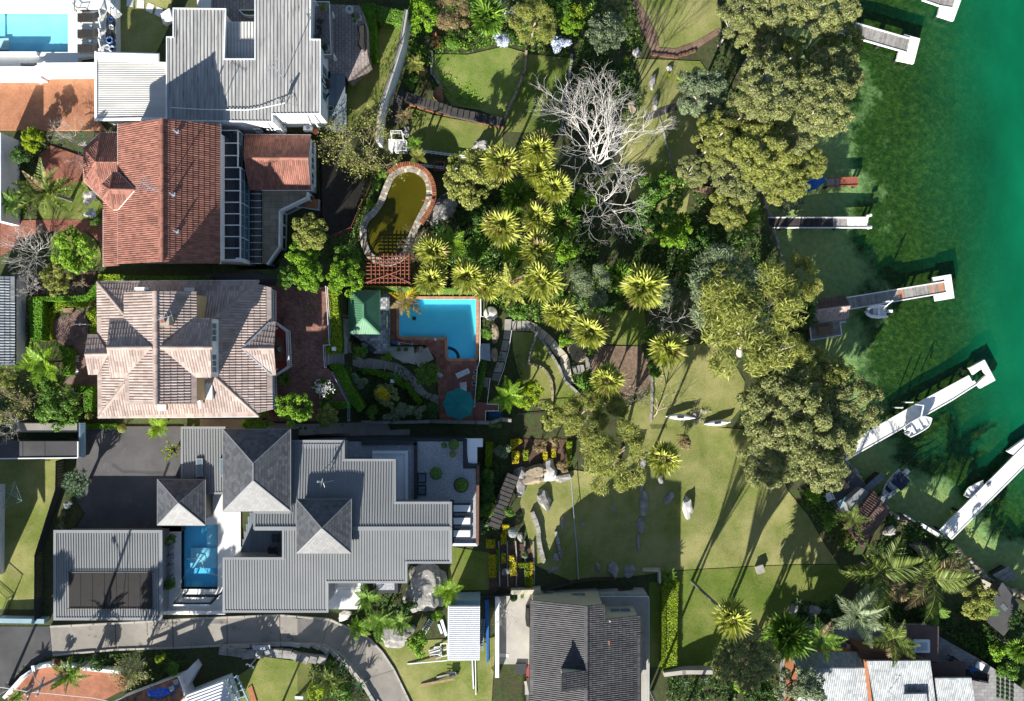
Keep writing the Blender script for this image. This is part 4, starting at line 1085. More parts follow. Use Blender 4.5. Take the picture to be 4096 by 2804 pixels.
# barrel roof with ribs
prof=[(0,11.15),(.2,11.4),(.45,11.55),(.7,11.5),(.9,11.3),(1,11.05)]
yy0,yy1=628,1478;nb=11
mb=MB();vs=[]
for y in np.linspace(yy0,yy1,2):vs += [U(*a4(540+148*t,y),z) for t,z in prof]
mb.add(vs,[(i,i+1,i+7,i+6) for i in range(5)]);mb.obj('barrel_roof','poly_roof',h2)
for i in range(nb+1):
 y=yy0+(yy1-yy0)*i/nb;MB().tube([U(*a4(540+148*t,y),z+.03) for t,z in prof],.045,5).obj('barrel_rib','white_metal',h2)
MB().prism(W(pl(a4,'525,625 695,625 695,1480 525,1480'),10.9),9.4,10.6).obj('verandah_floor','brown_brick',h2)
# balcony with white parapet
MB().prism(W(pl(a4,'690,665 1200,665 1180,740 880,890 872,1290 745,1482 690,1482'),11.2),9.4,11.2).obj('balcony_floor','balcony_tile',h2)
pw=W(pl(a4,'1190,690 1180,745 880,890 875,1295 742,1482'),12.2)
for a,b in zip(pw,pw[1:]):
 e=(b-a).normalized()*.06;bar('parapet',a-e-Vector((0,0,1.4)),b+e-Vector((0,0,1.4)),.16,2.8,'white_paint',h2)
 n_=max(1,int((b-a).length/1.3))
 for i in range(n_):bar('window',a.lerp(b,(i+.1)/n_)+Vector((.1,-.05,-1.6)),a.lerp(b,(i+.9)/n_)+Vector((.1,-.05,-1.6)),.04,.9,'glass_dark',h2)
rm=thing('brick_landing','small rust brown landing under the white balcony corner of the terracotta house','landing',U(*a4(1200,830),9))
MB().prism(W(pl(a4,'1060,840 1185,760 1320,770 1315,880'),10.2),9.0,10.2).obj('floor','orange_brick',rm)
for a,b in zip(W(pl(a4,'1060,845 1315,885'),10.9),W(pl(a4,'1315,885 1318,770'),10.9)):bar('handrail',a,b,.07,.07,'blue_steel',rm);bar('mid_rail',a-Vector((0,0,.4)),b-Vector((0,0,.4)),.04,.04,'blue_steel',rm)
for p in pl(a4,'1060,845 1190,865 1315,885 1318,770'):bar('post',Vector((*U(*p,10.9).xy,10.15)),U(*p,10.93),.05,.05,'blue_steel',rm)
# right wing
rw=[(500,55),(1225,60),(1197,310),(485,310),(540,480),(700,660),(1225,660)]
tiles(h2,[U(*a4(490,55),12.8),U(*a4(485,310),14.4),U(*a4(1197,310),14.4),U(*a4(1225,60),12.8)],'terracotta_roof',**T)
tiles(h2,[U(*a4(485,310),14.4),U(*a4(540,660),12.5),U(*a4(1225,660),12.5),U(*a4(1197,310),14.4)],'terracotta_roof',**T)
caps(h2,U(*a4(487,310),14.42),U(*a4(1199,310),14.42),'terracotta_roof',.16)
wp=[U(*a4(500,62),12.8),U(*a4(1222,66),12.8),U(*a4(1222,652),12.5),U(*a4(545,652),12.5)]
walls(h2,wp,9.2,12.35,'white_render',.12)
gq=[U(*a4(1218,70),12.6),U(*a4(1192,310),14.3),U(*a4(1218,650),12.35)];MB().add(gq+[p-Vector((.15,0,0)) for p in gq],[(0,2,1),(3,4,5),(0,1,4,3),(1,2,5,4),(2,0,3,5)]).obj('gable_wall','white_render',h2)
for yy in (170,340,510):p=U(*a4(1220,yy),12.6);window(h2,(p.x-.08,p.y,11.3),1.5,1.5,(1,0),'white_paint','glass_blue')
bar('gutter',U(*a4(500,53),12.75),U(*a4(1228,58),12.75),.14,.12,'white_paint',h2);bar('gutter',U(*a4(690,664),12.45),U(*a4(1228,664),12.45),.14,.12,'white_paint',h2)
for i,(x,y) in enumerate(((1952,20),(1912,712),(1952,1122))):
 sx,sy=a3(x,y);z=rz_-(sx-648)/232*(rz_-e_r)+.1
 p=U(sx,sy,z);ubox('vent_flashing',boxm((p.x,p.y,z+.0),.5,.42,.05) @ Matrix.Rotation(.0,4,'X'),'galv',h2);bar('vent_pipe',p,p+Vector((0,0,.7)),.12,.12,'galv',h2)

# main house: pinkish hipped tile roof
h3=thing('pink_tile_house','two storey house with pinkish brown hipped tile roof beside the brick terrace','house',U(760,1400,11.8))
T=dict(course=.62,width=.285,roll=.055)
LZ,IZ=16.60,18.00
TL,TR,BL,BR=U(*b1(885,150),LZ),U(*b2(535,142),LZ),U(*b1(895,1388),LZ),U(*b2(535,1378),LZ)
ITL,IBL,ITR,IBR=U(*b1(1135,455),IZ),U(*b1(1135,1080),IZ),U(*b2(120,490),IZ),U(*b2(130,1010),IZ)
tiles(h3,[ITL,IBL,BL,TL],'pink_roof',limit=60,**T)
tiles(h3,[TL,TR,ITR,ITL],'pink_roof',limit=60,**T)
tiles(h3,[BL,IBL,IBR,BR],'pink_roof',limit=100,**T)
ER=[U(*b2(645,205),16.20),U(*b2(658,1312),16.20)]
tiles(h3,[ITR,U(*b2(505,168),16.68),ER[0],ER[1],U(*b2(505,1350),16.68),IBR],'pink_roof',limit=180,**T)
for a,b in ((TL,ITL),(BL,IBL),(TR,ITR),(BR,IBR)):caps(h3,a,b,'pink_roof',.17)
for a,b in ((TL,TR),(TL,BL),(BL,BR),(ER[0],ER[1])):bar('gutter',a-Vector((0,0,.05)),b-Vector((0,0,.05)),.14,.12,'white_metal',h3)
walls(h3,[TL,TR,BR,BL],11.0,16.45,'sand_paint',.45)
# upper storey
UL,UR,RT,RB=20.80,20.60,22.30,22.30
walls(h3,[U(*b1(1130,245),UL),U(*b1(1785,245),UL),U(*b1(1788,1262),UL),U(*b1(1138,1262),UL)],16.80,20.50,'sand_paint',.25,'upper_wall')
gl=MB()
for y0,y1 in ((252,243),(1254,1258)):
 A,B,C_=U(*b1(1140,y0),UL-.15),U(*b1(1417,y1),RT-.15),U(*b1(1780,y0),UR-.15);n_=Vector((0,.1,0));gl.add([A,C_,B,A+n_,C_+n_,B+n_],[(0,1,2),(5,4,3),(0,3,4,1),(1,4,5,2),(2,5,3,0)])
gl.obj('gable_wall','sand_paint',h3)
tiles(h3,pz(b1,'1415,238,22.30 1130,248,20.80 1140,1262,20.80 1422,1264,22.30'),'pink_roof',limit=240,**T)
tiles(h3,pz(b1,'1415,238,22.30 1422,1264,22.30 1788,1262,20.60 1785,242,20.60'),'pink_roof',limit=300,**T)
caps(h3,U(*b1(1415,236),22.32),U(*b1(1422,1266),22.32),'pink_roof',.2)
for f,g,e in (('975,752,22.05 1385,747,22.15 1135,488,20.75 1000,490,20.75','975,752,22.05 1005,1022,20.75 1140,1022,20.75 1385,747,22.15','l'),
    ('1462,748,22.15 1930,750,22.00 1925,485,20.65 1772,485,20.65','1462,748,22.15 1785,1020,20.65 1925,1020,20.65 1915,752,22.00','r')):
 P1_,P2_=pz(b1,f),pz(b1,g);up=Vector((0,0,.06))
 tiles(h3,[p+up for p in P1_],'pink_roof',limit=300,**T);tiles(h3,[p+up for p in P2_],'pink_roof',limit=300,**T)
 caps(h3,P1_[0]+up,P1_[1]+up,'pink_roof',.2)
 xg=P1_[0].x if e == 'l' else P1_[1].x
 tri=[P1_[3 if e == 'l' else 2],P2_[1 if e == 'l' else 2],P1_[0 if e == 'l' else 1]];s_=.35 if e == 'l' else -.35
 tv=[Vector((p.x+s_,p.y,p.z-.12)) for p in tri];tw=[Vector((p.x+s_*2,p.y,p.z-.12)) for p in tri]
 lowr=[Vector((v.x,v.y,16.60)) for v in tv[:2]];
 MB().add(tv+tw+lowr,[(0,1,2),(5,4,3),(0,2,5,3),(1,4,5,2),(0,6,7,1)]).obj('gable_wall','white_render',h3)
 if e == 'r':
  cy_=(tv[0].y+tv[1].y)/2;window(h3,(tv[0].x,cy_+1.6,19.20),2.0,1.3,(1,0),'white_paint','glass_blue',2);window(h3,(tv[0].x,cy_-1.6,19.20),2.0,1.3,(1,0),'white_paint','glass_blue',2)
# entry porch gable and right gable
for f,g in (('772,812,17.50 985,808,17.55 885,632,16.72 798,630,16.72','772,812,17.50 805,995,16.72 893,995,16.72 990,808,17.55'),):
 P1_,P2_=pz(b1,f),pz(b1,g);tiles(h3,P1_,'pink_roof',**T);tiles(h3,P2_,'pink_roof',**T);caps(h3,P1_[0],P1_[1],'pink_roof',.18)
 walls(h3,[P1_[3],P1_[2],P2_[2],P2_[1]],11.8,16.65,'sand_paint',.3)
P1_,P2_=pz(b2,'385,760,17.30 672,758,17.20 688,515,16.32 636,520,16.38'),pz(b2,'385,760,17.30 652,1002,16.35 692,1000,16.30 672,762,17.20')
tiles(h3,P1_,'pink_roof',**T);tiles(h3,P2_,'pink_roof',**T);caps(h3,P1_[0],P1_[1],'pink_roof',.18)
for a,b in ((P1_[0],P1_[3]),(P2_[0],P2_[1])):bar('valley_flashing',a+Vector((0,0,.1)),b+Vector((0,0,.1)),.16,.04,'galv',h3)
# chimney, pipes, hatches
def roof_z(p0,p1,p2,x,y):
 n=(p1-p0).cross(p2-p0);return p0.z-(n.x*(x-p0.x)+n.y*(y-p0.y))/n.z
cz=U(*b1(1550,515),21.40);cb=thing('chimney','square rendered chimney with terracotta pot on the pinkish tiled roof','chimney',(cz.x,cz.y,20.80))
ubox('stack',boxm((cz.x,cz.y,21.70),.75,.75,2.0),'sand_paint',cb);ubox('crown',boxm((cz.x,cz.y,22.73),.9,.9,.1),'concrete_pale',cb)
MB().lathe((cz.x,cz.y,22.77),[(.16,0),(.18,.1),(.15,.35),(.2,.45)],12).obj('pot','terracotta_pot',cb)
for i,(x,y,w_,d_,mt_) in enumerate(((1290,215,1.5,.3,'white_metal'),(1720,222,1.0,.4,'white_metal'),(1472,1297,.9,.65,'white_paint'))):
 p=U(*b1(x,y),17.20);ubox('roof_hatch',boxm((p.x,p.y,17.15),w_,d_,.25),mt_,h3)
p=U(*b1(1862,1120),17.80);hb=thing('roof_balcony','small white roof balcony box notched into the lower right roof slope','balcony',(p.x,p.y,17.20))
ubox('floor',boxm((p.x,p.y-.2,17.55),1.6,1.9,.7),'white_paint',hb);q0=U(*b1(1795,1030),18.50);q1=U(*b1(1815,1210),18.30)
bar('pole',q0,q1,.22,.12,'white_metal',hb);bar('header',U(*b1(1785,1030),18.40),U(*b1(1880,1030),18.40),.14,.2,'white_metal',hb)
bar('flue',U(*b1(1812,1210),17.80),U(*b1(1822,1300),17.50),.16,.16,'white_paint',hb)
# verandah on the right
vf=pl(b2,'640,205 690,240 690,515 818,605 832,920 692,1015 700,1305 640,1310')
vr=thing('verandah','red floored verandah with white balustrade projecting from the pinkish house','verandah',U(*b2(740,760),11.3))
MB().prism(W(vf,12.1),11.2,12.1).obj('floor','red_floor',vr)
vp=W(pl(b2,'655,222 692,240 692,515 820,605 833,920 694,1015 702,1300'),12.1)
for a,b in zip(vp,vp[1:]):
 for hh in (.08,.95):bar('rail',a+Vector((0,0,hh)),b+Vector((0,0,hh)),.09,.07,'white_paint',vr)
 bar('top_rail',a+Vector((-.18,0,.95)),b+Vector((-.18,0,.95)),.07,.06,'white_paint',vr)
 n_=max(1,int((b-a).length/.2))
 for i in range(n_+1):
  q=a.lerp(b,i/n_);bar('baluster',q+Vector((0,0,.05)),q+Vector((0,0,.95)),.05,.05,'white_paint',vr);bar('cross_bar',q+Vector((-.19,0,.94)),q+Vector((.0,0,.94)),.04,.04,'white_paint',vr)
for p in pl(b2,'690,575 690,950'):ubox('column',boxm((U(*p,13).x-.15,U(*p,13).y,13.3),.2,.2,2.5),'white_paint',vr)
for k,s in enumerate(('840,480 950,640 950,905 850,1000 760,1060 760,480','830,500 905,640 905,905 840,985 760,1040 760,500','825,530 880,640 880,900 830,960 760,1010 760,530')):
 MB().prism(W(pl(b2,s),11.55+.16*k),11.3,11.55+.16*k).obj('step','terrace_paving',bpy.data.objects['house_terrace'])
# neighbour roof at the left edge
oh=thing('neighbour_house','neighbouring house standing just outside the left edge beyond the clothesline lawn','house',U(-260,2130,12))
MB().prism(W(pl(s0,'-420,1960 -70,1960 -70,2330 -420,2330'),16),11.5,16.5).obj('wall','white_render',oh)
for f in ('-440,1945,16.5 -440,2345,16.5 -245,2345,18.6 -245,1945,18.6','-245,1945,18.6 -245,2345,18.6 -50,2345,16.5 -50,1945,16.5'):roof_plane(oh,pz(s0,f),'terracotta_roof')
nb_=thing('pale_tile_house','strip of pale tiled roof at the left edge beside the dry creeper','house',U(20,1300,12))
tiles(nb_,pz(b1,'-150,100,16.2 -150,915,16.2 136,908,14.9 134,105,14.9'),'slate_grey_roof',.5,.3,.06,limit=240)
MB().prism(W(pl(b1,'-150,120 110,120 110,890 -150,890'),14.6),11.5,14.7).obj('wall','white_render',nb_)
bar('gutter',U(*b1(140,100),14.85),U(*b1(140,912),14.85),.14,.12,'timber_dark',nb_)
wn_=thing('white_side_building','white rendered building side at the left edge beside the fern palm','house',U(10,700,12))
MB().prism(W(pl(a3,'-80,20 8,30 8,1005 -80,1005'),15.5),11.5,15.5).obj('wall','white_render',wn_)
p=U(*a3(8,340),14);window(wn_,(p.x-.15,p.y,13.8),1.2,1.0,(1,0),'white_paint','glass_dark')

# green pavilion
pv=thing('pool_pavilion','green ribbed hip roofed pavilion beside the blue pool','pavilion',U(*b3(560,380),8.2))
c_=pz(b3,'400,158,10.6 714,158,10.6 714,606,10.6 404,604,10.6');r0,r1=U(*b3(545,300),11.9),U(*b3(547,440),11.9)
for f in ([c_[0],c_[1],r0],[c_[1],c_[2],r1,r0],[c_[2],c_[3],r1],[c_[3],c_[0],r0,r1]):ribs(pv,f,'green_metal','green_metal',.19,.05,.045,edge=.03)
for a,b in ((c_[0],r0),(c_[1],r0),(c_[2],r1),(c_[3],r1),(r0,r1)):bar('hip_cap',a+Vector((0,0,.05)),b+Vector((0,0,.05)),.2,.05,'green_metal',pv)
edge_trim(pv,c_,'green_metal',.12,.14,'gutter',dz=-.06)
for p in inset(c_,.35):ubox('post',boxm((p.x,p.y,9.35),.14,.14,2.4),'white_paint',pv)
kx=thing('kettle_barbecue','dark square garden barbecue with lid open beside the pavilion steps','barbecue',U(*b3(590,740),7.8))
bq=[U(*b3(x,y),8.8) for x,y in ((545,670),(675,765),(640,800),(505,705))]
MB().prism(bq,7.7,8.75).obj('body','dark_metal',kx)
MB().prism([bq[0].lerp(bq[1],.05),bq[0].lerp(bq[1],.5),bq[3].lerp(bq[2],.5),bq[3].lerp(bq[2],.05)],8.75,9.).obj('rim','black_fabric',kx)
MB().prism([bq[0].lerp(bq[1],.12).lerp(bq[3],.2),bq[0].lerp(bq[1],.42).lerp(bq[2],.12),bq[3].lerp(bq[2],.42).lerp(bq[1],.12),bq[3].lerp(bq[2],.12).lerp(bq[0],.2)],9.,9.01).obj('grill','grey_fabric',kx)

# house 3: modern grey ribbed roofs
h4=thing('grey_metal_house','sprawling house with grey ribbed metal roofs and slate pyramids','house',U(1350,2080,11))
ZM,ZR=16.2,16.55
upp=pz(c1,'523,168,%f 945,168,%f 945,318,%f 1352,318,%f 1352,658,%f 1797,658,%f 1797,862,%f 235,862,%f 235,735,%f 523,735,%f' % (15.62,15.62,15.82,15.82,16.28,16.28,ZR,ZR,16.38,16.38))
lowp=pz(c1,'465,864,%f 1797,864,%f 1797,1132,16.35 1442,1132,16.35 1442,1288,16.2 815,1288,16.2 815,1522,16.0 -8,1522,16.0 -8,1100,16.35 465,1100,16.35' % (ZR,ZR))
for P_ in (upp,lowp):
 ribs(h4,P_,'grey_metal','grey_metal',.285,.06,.07)
 c0,u_,d_,n_,PP=(*frame_of(P_),None)
 edge_trim(h4,P_,'grey_trim',.24,.16,'gutter',dz=.0)
bar('ridge_cap',U(*c1(235,863),ZR+.07),U(*c1(1797,863),ZR+.07),.42,.06,'grey_trim',h4)
allp=pl(c1,'523,168 945,168 945,318 1352,318 1352,658 1797,658 1797,1132 1442,1132 1442,1288 815,1288 815,1522 -8,1522 -8,1100 465,1100 465,870 235,870 235,735 523,735')
walls(h4,W(allp,16.0),8.5,15.7,'grey_trim',.35)
an=pz(b4,'1525,-20,14.6 1880,-20,14.6 1880,528,14.4 1525,528,14.4');ribs(h4,an,'grey_metal','grey_metal',.3,.06,.07,(0,-1,0));edge_trim(h4,an,'grey_trim',.24,.14,'gutter')
walls(h4,an,11.5,14.2,'grey_trim',.3)
for x0,x1 in ((1648,1700),(1846,1898)):
 q=U(*b4((x0+x1)/2,312),14.55);sk=ubox('skylight',boxm((q.x,q.y,14.62),.75,1.95,.25),'grey_trim',h4);ubox('pane',boxm((q.x,q.y,14.752),.5,1.65,.02),'glass_blue',sk)
gar=thing('grey_garage','flat grey ribbed garage with black solar pool heating mats on its roof','garage',U(*b4(900,1210),12))
gp_=pz(b4,'462,848,14.75 1350,848,14.75 1350,1580,14.5 462,1580,14.5');ribs(gar,gp_,'grey_metal','grey_metal',.28,.06,.07);edge_trim(gar,gp_,'grey_trim',.3,.16,'gutter')
walls(gar,gp_,11.4,14.3,'grey_trim',.3)
for i in range(7):
 x0,x1=578+i*99.5,578+(i+1)*99.5-3;z_=14.74
 MB().prism(W(pl(b4,'%f,1195 %f,1195 %f,1490 %f,1490' % (x0,x1,x1,x0)),z_),14.62,z_).obj('solar_mat','black_panel',gar)
for y in (1190,1496):MB().tube([U(*b4(566,y),14.8),U(*b4(1290,y),14.8)],.05,6).obj('manifold_pipe','black_panel',gar)
# slate pyramids
def pyramid(pts4,apex,mat_,rise_wall,house):
 c=pts4;T_=dict(course=.3,width=.42,roll=0,th=.015,stag=.5,name='slate')
 if len(apex) == 1:fs=[[c[0],c[1],apex[0]],[c[1],c[2],apex[0]],[c[2],c[3],apex[0]],[c[3],c[0],apex[0]]];hips=[(c[k],apex[0]) for k in range(4)]
 else:fs=[[c[0],c[1],apex[0]],[c[1],c[2],apex[1],apex[0]],[c[2],c[3],apex[1]],[c[3],c[0],apex[0],apex[1]]];hips=[(c[0],apex[0]),(c[1],apex[0]),(c[2],apex[1]),(c[3],apex[1]),(apex[0],apex[1])]
 for k,f in enumerate(fs):tiles(house,f,mat_,limit=(0,0,130,40)[k],**T_)
 for a,b in hips:bar('hip_cap',a+Vector((0,0,.03)),b+Vector((0,0,.03)),.1,.03,'grey_trim',house)
 edge_trim(house,c,'grey_metal',.14,.14,'gutter',dz=-.05)
 walls(house,c,rise_wall,c[0].z-.1,'dark_metal',.4)
def pyr_thing(label,corners,apex,zb):
 t=thing('slate_pyramid_roof',label,'roof',(*(sum(corners,Vector())/4).xy,zb));TCOUNT[(t.name,'slate')]=0
 pyramid(corners,apex,'slate',zb,t);return t
pyr_thing('largest slate pyramid roof of the grey house with a short ridge',pz(c1,'-14,76,16.8 519,76,16.8 519,724,16.8 -14,724,16.8'),[U(*c1(224,345),18.6),U(*c1(224,483),18.6)],12.0)
pyr_thing('small slate pyramid roof between the driveway and the deep blue pool',pz(b4,'1320,416,15.2 1717,418,15.2 1717,797,15.2 1320,795,15.2'),[U(*b4(1493,612),16.7)],12.0)
pyr_thing('slate pyramid roof in the middle of the grey ribbed roof',pz(c1,'572,632,17.3 1003,632,17.3 1001,1060,17.3 572,1060,17.3'),[U(*c1(770,863),18.8)],16.1)
# inner deck, white paving step, pergola
dq=thing('shaded_courtyard_deck','grey boarded courtyard deck in the shade between grey roofs and white terrace','deck',U(*c1(330,960),11.8))
planks(dq,W(pl(c1,'195,735 240,735 240,872 462,872 462,1098 110,1098'),12.1),'deck_blue',.2,.06,math.pi/2)
MB().prism(W(pl(c1,'195,735 240,735 240,872 462,872 462,1098 110,1098'),12.03),11.4,12.03).obj('frame','timber_dark',dq)
pg=thing('dark_pergola','dark framed gate pergola with pale top beam at the foot of the deep blue pool','pergola',U(*b4(1640,1430),12))
pp=pl(b4,'1525,1388 1822,1388 1760,1455 1452,1455');Q_=W(pp,13.2)
for a,b in zip(Q_,Q_[1:]+Q_[:1]):bar('beam',a,b,.28,.16,'dark_metal',pg)
bar('front_beam',Q_[2]+Vector((0,-.1,.02)),Q_[3]+Vector((0,-.1,.02)),.18,.3,'white_render',pg)
for i in range(1,12):bar('louvre',Q_[3].lerp(Q_[2],i/12),Q_[0].lerp(Q_[1],i/12),.05,.06,'grey_trim',pg)
for p in Q_:ubox('post',boxm((p.x,p.y,12.55),.14,.14,1.2),'dark_metal',pg)
# gravel terrace to the right
gt=thing('gravel_roof_terrace','pale gravel covered roof terrace with round shrubs right of the grey ribbed roof','terrace',U(*c1(1700,400),9))
gpt=pl(c1,'960,150 1915,150 1915,365 2018,365 2018,998 1800,998 1800,655 1352,655 1352,320 960,320')
MB().prism(W(gpt,12.0),8.0,12.0).obj('base','dark_metal',gt)
MB().prism(inset(W(gpt,12.0),.3),11.9,12.03).obj('gravel_bed','gravel',gt)
MB().prism(W(pl(c1,'1085,150 1525,175 1525,200 1085,200'),12.4),12.0,12.4).obj('parapet','dark_metal',gt);MB().prism(W(pl(c1,'1503,180 1528,180 1528,650 1503,650'),12.4),12.0,12.4).obj('parapet','dark_metal',gt)
MB().prism(W(pl(c1,'1170,245 1455,245 1455,640 1352,640 1352,320 1170,320'),12.3),12.0,12.25).obj('pale_roof','white_metal',gt)
for a,b in zip(pl(c1,'1170,262 1440,262 1445,640'),pl(c1,'1440,262 1440,262 1445,640')):pass
bar('gutter',U(*c1(1170,262),12.35),U(*c1(1440,262),12.35),.12,.1,'white_paint',gt);bar('gutter',U(*c1(1438,262),12.35),U(*c1(1438,640),12.35),.12,.1,'white_paint',gt)
MB().prism(W(pl(c1,'1915,150 2050,150 2050,215 2005,215 2005,345 1935,345'),12.12),11.5,12.12).obj('pale_landing','white_metal',gt)
for a,b in zip(pl(c1,'1915,150 1915,350 2012,360'),pl(c1,'1915,350 2012,360 2008,990')):bar('edge_beam',U(*a,12.15),U(*b,12.15),.3,.3,'brown_brick' if b[1] > 2150 else 'dark_metal',gt)
bar('edge_beam',U(*c1(2008,990),12.15),U(*c1(1802,990),12.15),.3,.3,'white_render',gt)
for i,y in enumerate((702,803,903)):
 t=thing('flat_skylight',('uppermost','middle','lowest')[i]+' of the three white skylight panels on the gravel terrace','skylight',U(*c1(1885,y),12.03))
 p=U(*c1(1885,y),12.2);ubox('frame',boxm((p.x,p.y,12.12),2.15,1.05,.22),'dark_metal',t);ubox('pane',boxm((p.x,p.y,12.25),1.85,.72,.05),'glass_white',t)
for i,y in enumerate((462,558)):
 t=thing('dark_skylight',('upper','lower')[i]+' dark square skylight beside the gravel terrace parapet','skylight',U(*c1(1567,y),12.03))
 p=U(*c1(1567,y),12.2);ubox('frame',boxm((p.x,p.y,12.12),.95,1.15,.2),'dark_metal',t);ubox('pane',boxm((p.x,p.y,12.24),.7,.8,.04),'glass_blue',t)
gp2=thing('grey_planter_roof','small dark planter roof with gravel square below the grey ribbed roof','planter',U(*c1(1275,1330),9))
MB().prism(W(pl(c1,'1180,1290 1375,1290 1375,1378 1180,1378'),11.5),8.5,11.5).obj('box','dark_metal',gp2);MB().prism(W(pl(c1,'1205,1295 1348,1295 1348,1352 1205,1352'),11.54),11.4,11.54).obj('gravel_bed','gravel',gp2)
wt=thing('white_terrace','bright white paved side terrace below the grey ribbed roof','terrace',U(*c1(950,1410),10))
MB().prism(W(pl(c1,'826,1300 1085,1300 1085,1505 826,1505'),11.0),9.0,11.0).obj('slab','white_paving',wt)
for y in (1345,1400):bar('glass_rail',U(*c1(826,y),11.8),U(*c1(1085,y),11.8),.03,.03,'glass_clear',wt)
paving(wt,pl(c1,'830,1325 1080,1325 1080,1480 830,1480'),11.03,'white_paving',.95,.95,'paving_slab',th=.05)
# dark flat roof at left
lf=thing('dark_flat_garage','dark flat roofed garage above the clothesline lawn','garage',U(*b4(300,170),12))
MB().prism(W(pl(b4,'-60,95 655,95 655,228 -60,238'),14.2),11.5,14.2).obj('roof_slab','asphalt',lf)
bar('fascia',U(*b4(-60,240),14.2),U(*b4(655,232),14.2),.12,.2,'white_render',lf);bar('fascia',U(*b4(655,95),14.2),U(*b4(655,232),14.2),.12,.2,'white_render',lf)
ribs(lf,pz(b4,'660,-60,14.0 718,-60,13.7 718,228,13.7 660,228,14.0'),'blue_steel','blue_steel',.22,.06,.06)
for x in (190,375):bar('seam',U(*b4(x,100),14.21),U(*b4(x,228),14.21),.05,.03,'dark_metal',lf)
MB().prism(W(pl(b1,'150,1440 700,1440 700,1520 150,1520'),13.6),11.5,13.6).obj('upper_slab','concrete',lf)

# house 4: dark tiled house
h5=thing('dark_tile_house','cream walled house with large dark tiled roof at the bottom centre','house',U(2350,2650,4.4))
T=dict(course=.45,width=.235,roll=.05)
RZ,LE,RE=12.2,10.2,10.5
tiles(h5,pz(c4,'1157,580,%f 575,517,%f 565,1640,%f 1157,1640,%f' % (RZ,LE,LE,RZ)),'dark_roof',limit=300,**T)
tiles(h5,pz(c4,'1157,580,%f 1157,1640,%f 1705,1640,%f 1705,676,%f 1342,720,%f 1337,560,%f' % (RZ,RZ,RE,RE,11.62,11.62)),'dark_roof',limit=300,**T)
mono=pz(c4,'892,1278,13.4 892,1470,13.4 1165,1432,12.26 1165,1242,12.26');tiles(h5,mono,'dark_roof',**T)
tri=pz(c4,'905,1290,13.2 1150,1245,12.2');t3=[Vector((tri[0].x,tri[0].y,11.0)),tri[0],tri[1],Vector((tri[1].x,tri[1].y,11.6))]
MB().add(t3+[p-Vector((0,.12,0)) for p in t3],[(0,1,2,3),(7,6,5,4),(0,4,5,1),(1,5,6,2),(2,6,7,3)]).obj('clerestory_wall','cream_render',h5)
bar('clerestory_side',Vector((tri[0].x,tri[0].y,12.2)),Vector((U(*c4(905,1465),13).x,U(*c4(905,1465),13).y,12.2)),.14,2.0,'cream_render',h5)
caps(h5,U(*c4(1157,578),RZ+.02),U(*c4(1157,1240),RZ+.02),'dark_roof',.2);caps(h5,U(*c4(1157,1435),RZ+.02),U(*c4(1157,1640),RZ+.02),'dark_roof',.2)
bar('gutter',U(*c4(573,515),LE-.08),U(*c4(563,1640),LE-.08),.16,.14,'timber_dark',h5);bar('gutter',U(*c4(1708,672),RE-.08),U(*c4(1708,1640),RE-.08),.16,.14,'timber_dark',h5)
wf=[U(*c4(585,522),LE),U(*c4(1157,585),RZ),U(*c4(1330,566),11.6),U(*c4(1338,722),11.6),U(*c4(1695,680),RE),U(*c4(1695,1640),RE),U(*c4(580,1640),LE)]
hw=MB();zt=[LE-.2,RZ-.2,11.4,11.4,RE-.2,RE-.2,LE-.2]
Wf=inset(wf,.12)
for i in range(len(Wf)):
 a,b=Wf[i],Wf[(i+1) % len(Wf)];hw.add([(a.x,a.y,3.0),(b.x,b.y,3.0),(b.x,b.y,zt[(i+1) % 7]),(a.x,a.y,zt[i])],[(0,1,2,3)])
hw.obj('wall','cream_render',h5)
up=Vector((0,1))
for (x,y,z,w_,h_,k) in ((760,540,7.2,1.3,.8,0),(1085,573,7.6,1.6,1.0,0),(1520,700,8.2,2.4,1.3,3)):
 a,b=Wf[k],Wf[k+1];p=U(*c4(x,y),z+1.6);t=(p.x-a.x)/(b.x-a.x);q=a.lerp(b,t);nr=Vector((-(b-a).y,(b-a).x));nr=nr if nr.y > 0 else -nr
 window(h5,(q.x,q.y,z),w_,h_,nr,'cream_render','glass_blue')
for x in (850,905):q=U(*c4(x,545),8.6);bar('downpipe',Vector((q.x,q.y+.1,8.5)),Vector((q.x+.1,q.y+.2,5.0)),.09,.09,'cream_render',h5)
fl=pl(c4,'1240,448 1770,448 1790,480 1790,1640 1706,1640 1706,690 1342,725 1300,560');bz=6.6
MB().prism(W(fl,bz),3.2,bz).obj('balcony_floor','concrete_pale',h5)
for a,b in zip(pl(c4,'1245,452 1775,452 1782,480 1782,1000'),pl(c4,'1775,452 1782,480 1782,1000 1780,1640')):
 A,B=U(*a,bz),U(*b,bz);n_=max(1,int((B-A).length/1.6))
 for i in range(n_):bar('glass_panel',A.lerp(B,(i+.03)/n_)+Vector((0,0,.55)),A.lerp(B,(i+.97)/n_)+Vector((0,0,.55)),.03,.9,'glass_clear',h5)
 bar('handrail',A+Vector((0,0,1.02)),B+Vector((0,0,1.02)),.06,.05,'white_metal',h5)
p=U(*c4(1390,725),11.5);bar('vent_pipe',p,p+Vector((0,0,.5)),.1,.1,'white_paint',h5)
p=U(*c4(1725,1045),8.3);ubox('side_canopy',boxm((p.x,p.y,8.3),1.0,4.3,.12),'timber_grey',h5)
wc=thing('white_court_wall','white wall along the left side of the sunlit entry court','wall',U(*c4(225,900),6));
MB().prism(W(pl(c4,'208,480 250,480 248,1320 208,1320'),7.6),6.0,7.6).obj('panel','white_render',wc)
st5=stairs('white treads descending along the left wall of the entry court',c4,(300,1070),(290,1270),1.1,7,6.6,5.6,'white_paving')
